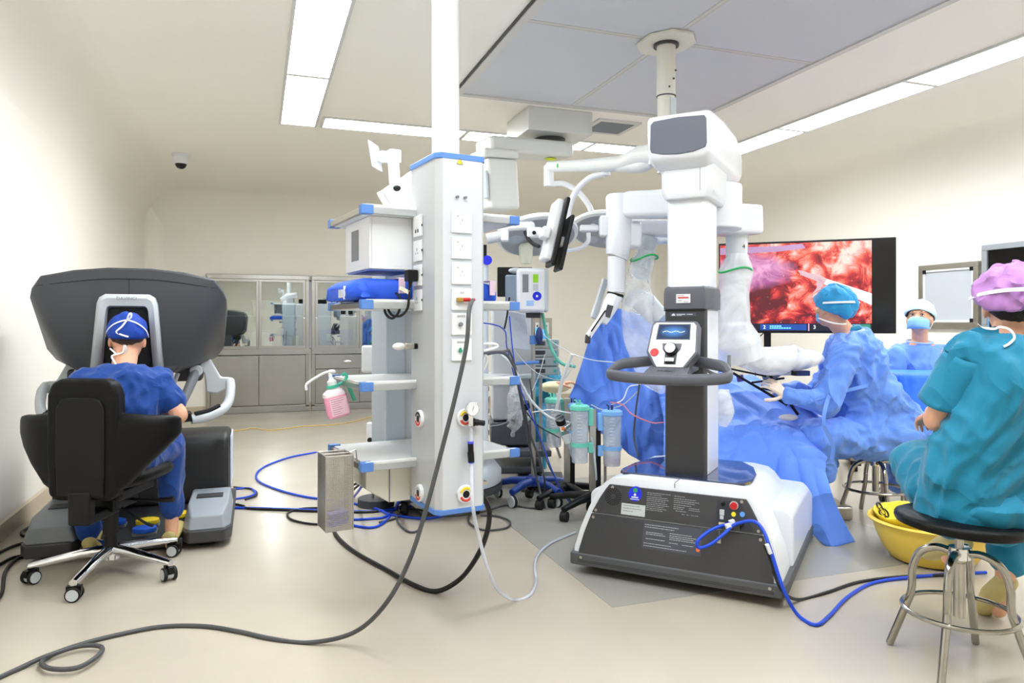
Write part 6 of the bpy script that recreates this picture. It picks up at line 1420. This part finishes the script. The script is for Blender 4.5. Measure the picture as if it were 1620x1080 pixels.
M_can = film('canister_plastic', (214,224,236), .42, .1, .15, 5)
def canister(c, colr, label, h=.36, r_=.056, liquid=None, tilt=0):
    r = root('suction_canister', label, 'canister', tuple(c), RC, 'suction canisters')
    m = mat('lid_'+colr, {'green': (110,206,184), 'blue': (128,182,240)}[colr], .4)
    part('jar', MB().lathe([(.01,.0),(r_*.86,.0),(r_*.9,.008),(r_,h-.03),(r_*1.0,h-.028),(r_*.97,h-.03),(r_*.87,.012),(.01,.006)], 32, cap=False), M_can, r, smooth=50)
    part('lid', MB().lathe([(.01,h),(r_*.9,h),(r_*1.1,h-.008),(r_*1.12,h-.03),(r_*1.02,h-.034)], 32), m, r, smooth=40)
    part('band', MB().lathe([(r_*.95,.10),(r_*1.02,.10),(r_*1.03,.125),(r_*.96,.125),(r_*.95,.10)], 32, cap=False), m, r)
    hx0, hx1 = (r_*.95, r_*1.5) if colr == 'green' else (-r_*1.5, -r_*.95)
    part('holder', MB().box(hx0,hx1,-.015,.015,.06,.125), m, r, bevel=.004); part('holder', MB().box(hx0,hx1,-.02,.02,h-.13,h-.02), m, r, bevel=.004)
    part('lid_port', MB().cyl((.0,0,h-.002),(.0,0,h+.03),.008,n=12).tube([(-.02,0,h+.0),(-.02,0,h+.025),(-.035,0,h+.03)], .006, 8), mat('navy_plastic') if colr == 'blue' else m, r)
    for k in range(9): part('scale_mark', MB().box(-.02,.0 if k % 2 else .01,-r_*(.9+.1*(.14+.02*k)/h)-.001,-r_*(.9+.1*(.14+.02*k)/h)+.001,.14+.02*k,.1415+.02*k), M_textw, r)
    if liquid: part('fluid', MB().lathe([(.005,.008),(r_*.85,.010),(r_*.87,.055),(.005,.055)], 28), mat('fluid_rosy', liquid, .2), r)
    return r
canister(P(876,706,4.86), 'green', 'green lidded suction canister on the farther stand', .33)
canister(P(909,709,4.86), 'blue', 'blue lidded suction canister on the farther stand', .31)
canister(P(917,731,4.5), 'green', 'green lidded suction canister in front, left of the nearer post', .36)
canister(P(968,736,4.52), 'blue', 'blue lidded suction canister with rosy fluid next to the cart', .35, .06, (206,150,160))
fm = root('flow_meter', 'chrome suction regulator with black knob between the canisters', 'regulator', tuple(P(890,660,4.6)))
part('knob', MB().cyl(P(886,662,4.58),P(888,670,4.6),.032,n=20), M_black, fm, world=True, bevel=.006)
part('knob_cap', MB().cyl(P(885.5,660,4.575),P(886,662,4.58),.03,n=20), M_chrome, fm, world=True)
part('valve_body', MB().tube([P(888,672,4.6),P(890,682,4.6)], .022, 14).tube([P(890,678,4.6),P(912,664,4.62)], .014, 12).tube([P(896,680,4.6),P(920,672,4.62)], .008, 10), M_chrome, fm, world=True)
part('orange_tab', MB().ell(P(891,678,4.56),.012,10), mat('tab_orange', (230,120,40), .5), fm, world=True)
part('white_cap', MB().tube([P(896,688,4.6),P(900,700,4.6)], [.03,.026], 16), M_white, fm, world=True)
part('glass_tube', MB().tube([P(900,700,4.6),P(908,722,4.6)], .018, 14), M_can, fm, world=True)
fm2 = root('flow_meter', 'small black and chrome regulator hanging on the steel pole', 'regulator', tuple(P(833,640,4.75)))
part('knob', MB().cyl(P(830,636,4.72),P(832,646,4.74),.03,n=18), M_black, fm2, world=True, bevel=.005)
part('valve_body', MB().tube([P(832,646,4.75),P(836,662,4.75)], .018, 12), M_chrome, fm2, world=True)
part('white_cap', MB().ell(P(834,662,4.74),.02,12), M_white, fm2, world=True)
# twin screens seen edge-on
ts = root('twin_screens', 'pair of tilted white screens with black edges on a swing arm', 'monitor', tuple(P(870,370,4.3)))
upv = unit(P(886,320,4.3)-P(862,425,4.3)); wdv = unit(W(-.13,.99,0))
def slab(c, h, w, t, m, nm, bev=.008, par=ts):
    n_ = wdv.cross(upv).normalized(); M = Matrix((wdv, upv, n_)).transposed().to_4x4(); M.translation = Vector(c)
    return part(nm, MB().box(-w/2,w/2,-h/2,h/2,-t/2,t/2,M), m, par, world=True, bevel=bev, seg=3)
slab(P(873,366,4.3), .37, .2, .055, M_white, 'screen_back', .02)
slab(P(882,369,4.28), .41, .22, .028, M_black, 'screen_front', .012)
slab(P(892,386,4.25), .33, .2, .022, M_black, 'second_screen', .01)
slab(P(886,383,4.26), .06, .10, .05, M_white, 'bracket', .01)
slab(P(862,369,4.22), .07, .12, .05, M_white, 'rear_mount', .012)
part('swing_arm', MB().tube([P(790,362,4.6),P(812,358,4.55),P(842,357,4.45)], [.03,.028,.026], 14), M_white, ts, world=True)
part('swing_arm', MB().tube([P(770,378,4.6),P(800,372,4.6)], .034, 14), M_lgrey, ts, world=True)
part('arm_elbow', MB().obox(P(845,368,4.42), V(CT,-ST,0), (.09,.08,.06)), M_white, ts, world=True, bevel=.01)
part('arm_end', MB().obox(P(799,366,4.58), V(CT,-ST,0), (.05,.07,.13)), M_white, ts, world=True, bevel=.01)
part('arm_screw', MB().cyl(P(845,368,4.37),P(845,368,4.39),.012,n=12), M_black, ts, world=True)
part('arm_cable', MB().tube(spl([P(830,366,4.42),P(836,378,4.4),P(844,386,4.38),P(853,390,4.34)],5), .012, 8), M_blkcab, ts, world=True)
# small box and two thin rods left of the tower
rb = root('rod_stand', 'pair of thin steel rods with a small white control box left of the tower', 'stand', tuple(W(-.9,4.75,0)), RC)
part('rod', MB().cyl((-.02,0,.05),(-.02,0,.92),.008,n=10), M_steel, rb); part('rod', MB().cyl((.02,.03,.05),(.02,.03,.92),.008,n=10), M_steel, rb)
bx_ = part('control_box', MB().box(-.055,.05,-.04,.02,.42,.55), M_white, rb, bevel=.006)
part('box_knob', MB().cyl((-.03,-.04,.44),(-.03,-.055,.44),.016,n=14), M_black, bx_)
part('rod_foot', MB().cyl((0,.01,.0),(0,.01,.05),.12,n=24), M_dgrey, rb)
single('hand_controller', MB().box(-.035,.035,-.02,.02,-.07,.07,Matrix.Translation(P(583,568,3.7)) @ Matrix.Rotation(RC,4,'Z')), M_white, 'white remote control hanging behind the third tower shelf', 'remote', bevel=.012)
# person sitting far behind
s5 = root('person', 'person in teal scrubs bending down behind the infusion pumps', 'person', tuple(W(.27,6.3,0)))
b = MB(); pe, ch = P(846,640,6.35), P(852,575,6.3); torso(b, pe, ch, W(1,0,0), grow(TOR,.02)); b.chain([P(835,580,6.3),P(845,630,6.1),P(870,615,5.95)], [.085,.08,.06]); b.chain([P(868,580,6.3),P(878,605,6.1)], [.08,.07])
b.chain([pe,P(850,680,5.95),P(850,740,6.0)], [.13,.1,.08])
part('scrubs', blob(b, .014, 4, disp=folds(.012,8,(1,1,1),3)), M_teal, s5, world=True, smooth=180)
b = MB(); h5 = headm(P(850,545,6.2), W(.5,-.8,-.3)); head(b, h5, 1.); b.chain([ch,P(850,555,6.22)], [.06,.055]); b.chain([P(870,615,5.95),P(884,608,5.85)], [.045,.03]); hand(b, P(884,608,5.85), W(1,0,.2), (0,0,1), 1, .4)
b.chain([P(850,735,6.0),P(850,748,5.95),P(850,752,5.85)], [.04,.035,.03]); torso(b, pe, ch, W(1,0,0), TOR)
part('body', blob(b, .008, 3), M_skin, s5, world=True, smooth=180)
part('cap', cap_mesh(h5, .096,.115,.105, zc=.01, tilt=.25, seed=1.), M_turq, s5, world=True, solid=.003, smooth=180)
stool(tuple(W(.21,6.45,0)), 'steel stool far back under the bending person', .2, sh=.46, seat_r=.16)
single('cream_blanket', MB().ell(P(878,612,5.9), (.13,.1,.05), 16), mat('cream_cloth', (232,222,176), .7, bump=.5, bscale=20), 'cream folded cloth beside the bending person', 'cloth', smooth=60)
# bins inside the steel cabinet (seen through its glass)
# ================================================================ CABLES AND HOSES
def cable(name, pts, r_, m, label, cat='cable', group=None, k=8):
    return single(name, MB().tube(spl(pts, k), r_, 10), m, label, cat, group, smooth=60)
def Gz(px, py, z=.008): return G(px, py, z)
T3 = RM[tw.name]
cable('gas_hose', [T3 @ V(.128,-.026,1.292), P(742,492,2.70), P(738,545,2.67), P(722,620,2.65), P(698,715,2.63), P(674,805,2.60), P(648,885,2.57), P(610,955,2.56), P(560,1000,2.66), Gz(490,1016), Gz(430,1010), Gz(375,998), Gz(320,990), Gz(255,991), Gz(190,1003), Gz(130,1018), Gz(80,1036), G(66,1049,.02), G(85,1058,.02), G(125,1055,.02), G(158,1034,.02), G(158,1022,.02), G(125,1022,.02), G(75,1037,.02), Gz(30,1057), Gz(-20,1080)], .0085, M_grycab, 'long grey hose from the tower gas outlet looping across the floor', 'hose')
cable('black_hose', [T3 @ V(B+.03,.10,.50), P(774,810,3.02), P(768,850,3.05), P(750,888,3.1), P(725,918,3.18), Gz(690,935,.01), Gz(655,925,.01), Gz(610,900,.01), Gz(560,872,.01), Gz(533,848,.01), Gz(526,828,.01), Gz(516,812,.01)], .011, M_blkcab, 'thick black hose hanging from the tower and sagging to the floor', 'hose')
cable('clear_tube', [T3 @ V(.121,-.03,.655), P(748,800,2.74), P(758,850,2.78), P(772,900,2.82), P(790,935,2.95), Gz(815,949), Gz(838,941), Gz(848,920), Gz(846,895), Gz(852,876), Gz(873,858), Gz(910,842)], .0075, M_tubec, 'clear plastic tube running from the gauge to the robot cart', 'tube')
fb = RM[cart.name]
cable('blue_cable', [fb @ V(.246,lean(.322)-.03,.322), P(1150,829,3.16), P(1125,838,3.12), P(1104,855,3.1), P(1106,866,3.1), P(1125,860,3.1), P(1148,842,3.11), fb @ V(.278,lean(.33)-.05,.326), P(1190,824,3.08), P(1207,838,3.05), P(1219,870,3.0), P(1230,905,2.96), P(1243,940,2.93), P(1262,972,2.93), Gz(1290,988), Gz(1312,974), Gz(1340,945), Gz(1380,922), Gz(1440,913), Gz(1500,908), Gz(1560,905)], .0075, M_bluecab, 'blue cable looped at the robot cart panel and trailing over the floor')
cable('power_cable', [fb @ V(.41,-.02,.27), fb @ V(.44,-.022,.2), P(1226,910,3.0), P(1240,937,2.98), Gz(1265,948), Gz(1310,936), Gz(1355,921), Gz(1410,913), Gz(1470,910), Gz(1540,909)], .007, M_blkcab, 'black power cable leaving the lower right of the robot cart')
single('cable_tag', MB().obox(P(1216,868,2.985), unit(P(1219,876,2.985)-P(1213,860,2.985)), (.04,.018,.014)), M_white, 'white paper tag wrapped on the cart power cable', 'tag')
for i, c in enumerate((P(1158,826,3.135), P(1152,832,3.125))): single('cable_tie', MB().obox(c, W(1,.1,.3), (.022,.02,.02)), M_white, ['upper','lower'][i]+' white tie on the blue loop at the cart panel', 'cable tie', 'white cable ties')
BL = 'blue cables under the service tower'
cable('blue_cable', [Gz(372,773), Gz(395,772), Gz(404,780), Gz(390,786), Gz(370,789)], .007, M_bluecab, 'short blue cable loop just right of the console base', group=BL)
cable('black_cable', [Gz(370,770), Gz(400,774), Gz(406,783), Gz(388,790)], .006, M_blkcab, 'short black cable loop just right of the console base')
cable('blue_cable', [Gz(372,803), Gz(420,804), Gz(480,806), Gz(540,808), Gz(600,808), Gz(650,801)], .008, M_bluecab, 'straight blue cable from the console towards the tower', group=BL)
cable('black_cable', [Gz(370,797), Gz(385,800), Gz(392,804), Gz(440,806), Gz(520,809), Gz(590,809), Gz(640,800)], .008, M_blkcab, 'straight black cable from the console towards the tower')
cable('blue_cable', [Gz(500,715), Gz(455,724), Gz(415,740), Gz(406,757), Gz(430,771), Gz(480,785), Gz(540,793), Gz(590,803), Gz(620,814), Gz(670,820), Gz(700,816)], .008, M_bluecab, 'blue cable in a wide open loop between console and tower', group=BL)
cable('blue_cable', [P(575,765,3.9), Gz(560,785), Gz(535,805), Gz(545,820), Gz(590,820), Gz(612,816), Gz(628,800), P(634,785,4.2)], .008, M_bluecab, 'blue cable curling beneath the lowest tower shelf', group=BL)
cable('blue_cable', [Gz(528,822), Gz(560,831), Gz(590,834), Gz(610,824), Gz(625,805), P(632,788,4.2)], .008, M_bluecab, 'lowest blue cable curve in front of the basket', group=BL)
cable('black_cable', [Gz(525,803), Gz(480,804), Gz(456,811), Gz(462,822), Gz(500,829), Gz(540,825)], .007, M_blkcab, 'black cable loop on the floor left of the basket')
cable('black_cable', [P(568,740,3.4), P(566,752,3.5), P(548,762,3.7), P(552,768,3.7), P(570,764,3.7), P(556,778,3.9), Gz(545,795), Gz(530,806)], .006, M_blkcab, 'black cable tangle hanging from the lowest shelf corner')
cable('grey_cable', [Gz(600,826), Gz(628,818), Gz(632,802), Gz(650,800), Gz(668,818), Gz(662,838), Gz(645,840), Gz(628,822), Gz(636,806), Gz(665,806), Gz(700,816), Gz(760,810), Gz(800,799), Gz(850,803), Gz(858,785), P(862,765,4.7), P(855,730,4.7), P(840,690,4.7), P(828,640,4.7), P(818,590,4.7), P(806,556,4.2), P(796,556,3.6), T3 @ V(B+.005,.22,1.07)], .0065, M_grycab, 'grey cable winding on the floor and climbing to the pole')
cable('grey_cable', [Gz(745,812), Gz(742,826), Gz(765,838), Gz(800,835), Gz(806,824), Gz(785,816), Gz(760,815)], .006, M_grycab, 'grey cable coil on the floor right of the tower foot')
for i, pts in enumerate(([P(604,545,3.6),P(598,570,3.65),P(597,610,3.65),P(606,645,3.65),P(630,662,3.65),P(645,650,3.6)],[P(646,560,3.55),P(640,605,3.6),P(648,640,3.6),P(630,690,3.7)],[P(650,600,3.55),P(642,640,3.6),P(648,680,3.6),P(636,695,3.7)])):
    cable('blue_cable', pts, .007, M_bluecab, ['blue cable drooping below the third tower shelf','blue cable falling beside the tower back','second blue cable falling beside the tower back'][i], group='blue cables on the tower')
cable('black_cable', [P(606,560,3.8),P(604,620,3.8),P(598,680,3.8),P(592,705,3.8)], .006, M_blkcab, 'black cable hanging left of the tower back column')
cable('yellow_cord', [Gz(150,745), Gz(230,700), Gz(310,683), Gz(372,681), Gz(400,677), Gz(430,680), Gz(480,674), Gz(540,670), Gz(580,661), Gz(610,652)], .0045, mat('yellow_jacket', (232,196,90), .5), 'thin yellow cord on the floor in front of the cabinets')
for i, pts in enumerate(([Gz(-20,905),Gz(15,884),Gz(42,876),Gz(70,860)],[Gz(-20,960),Gz(2,940),Gz(8,905),Gz(25,885),Gz(48,876),Gz(80,850)],[Gz(-20,884),Gz(15,866),Gz(45,856),Gz(70,845)],[Gz(80,842),Gz(42,848),Gz(34,842),Gz(48,832),Gz(70,815)])):
    cable('black_cable', pts, .008, M_blkcab, ['middle black cable between left wall and console','black cable curving nearest the camera at the left edge','upper black cable between left wall and console','black cable loop beside the left console skid'][i], group='black cables at the left wall')
# fine lines around pumps and canisters
M_line = mat('clear_line', (206,214,220), .3); M_gline = mat('green_line', (90,180,160), .4)
LN = [
 ([P(858,495,4.9),P(868,540,4.9),P(885,572,4.85),P(910,580,4.8)], .011, M_gline, 'green breathing hose arching right from the white unit'),
 ([P(850,520,4.9),P(880,545,4.85),P(930,568,4.7),P(1000,574,4.4),P(1046,574,4.1)], .003, M_line, 'thin white line stretched towards the robot column'),
 ([P(792,560,4.6),P(812,580,4.6),P(838,630,4.6),P(870,660,4.6),P(900,668,4.6)], .008, M_line, 'white suction line falling to the canister regulator'),
 ([P(806,500,4.6),P(812,560,4.6),P(822,610,4.6),P(850,680,4.6),P(880,760,4.6),Gz(905,800)], .004, M_bluecab, 'thin blue line dropping past the pole to the floor'),
 ([P(842,652,4.6),P(870,648,4.6),P(895,652,4.6),P(915,655,4.6)], .004, M_tie, 'white line joining the pole to the front canister'),
 ([P(920,650,4.6),P(935,690,4.55),P(942,740,4.5),Gz(945,800)], .007, M_line, 'clear tube falling between the two front canisters'),
 ([P(967,640,4.6),P(985,632,4.6),P(995,612,4.6),P(1012,608,4.5),P(1018,600,4.4)], .004, M_tie, 'white tube rising from the blue canister towards the drape'),
 ([P(935,640,4.6),P(955,648,4.62),P(985,640,4.6),P(1010,618,4.5)], .004, M_line, 'clear line crossing above the blue lidded canister'),
 ([P(965,636,4.6),P(985,640,4.55),P(1000,655,4.5),P(1030,668,4.4),P(1050,668,4.3)], .004, mat('rosy_line', (214,120,130), .4), 'reddish tube lying along the upright drape'),
 ([P(1012,605,4.5),P(1006,650,4.5),P(1003,690,4.5),P(1010,722,4.45)], .006, M_grycab, 'dark cable running down the upright blue drape'),
 ([P(862,560,5.0),P(850,600,4.9),P(828,640,4.8),P(800,668,4.9),P(775,674,4.9)], .003, M_line, 'pale line sloping left from the pumps'),
 ([P(800,520,4.8),P(815,555,4.8),P(850,590,4.8),P(890,600,4.8),P(908,575,4.8)], .003, M_line, 'pale line sagging under the infusion pumps'),
 ([P(824,640,4.7),P(850,672,4.7),P(885,692,4.6)], .004, M_blkcab, 'thin black line slanting to the farther canister post'),
 ([T3 @ V(B+.005,.20,1.05),P(792,557,3.4),P(810,574,4.1),P(818,600,4.5),P(835,690,4.7),P(850,760,4.75),Gz(862,803)], .008, M_grycab, 'grey lead leaving the tower side and falling along the pole'),
 ([P(838,600,4.7),P(850,680,4.7),P(870,740,4.7),Gz(905,795)], .005, M_grycab, 'thin grey lead ending under the canister stand'),
 ([P(806,470,4.6),P(802,500,4.6),P(798,520,4.6)], .006, M_blkcab, 'short black lead under the second shelf end'),
 ([T3 @ V(.30,.80,1.22),P(790,516,4.2),P(802,550,4.6),P(815,600,4.7)], .004, M_bluecab, 'thin blue lead arching from the tower side'),
 ([P(905,560,4.7),P(890,600,4.75),P(880,650,4.8)], .012, M_offw, 'pale flat strap hanging behind the upright drape')]
for pts, r_, m, lb in LN: cable('thin_line', pts, r_, m, lb, 'tube', 'lines between pumps and canisters', 6)
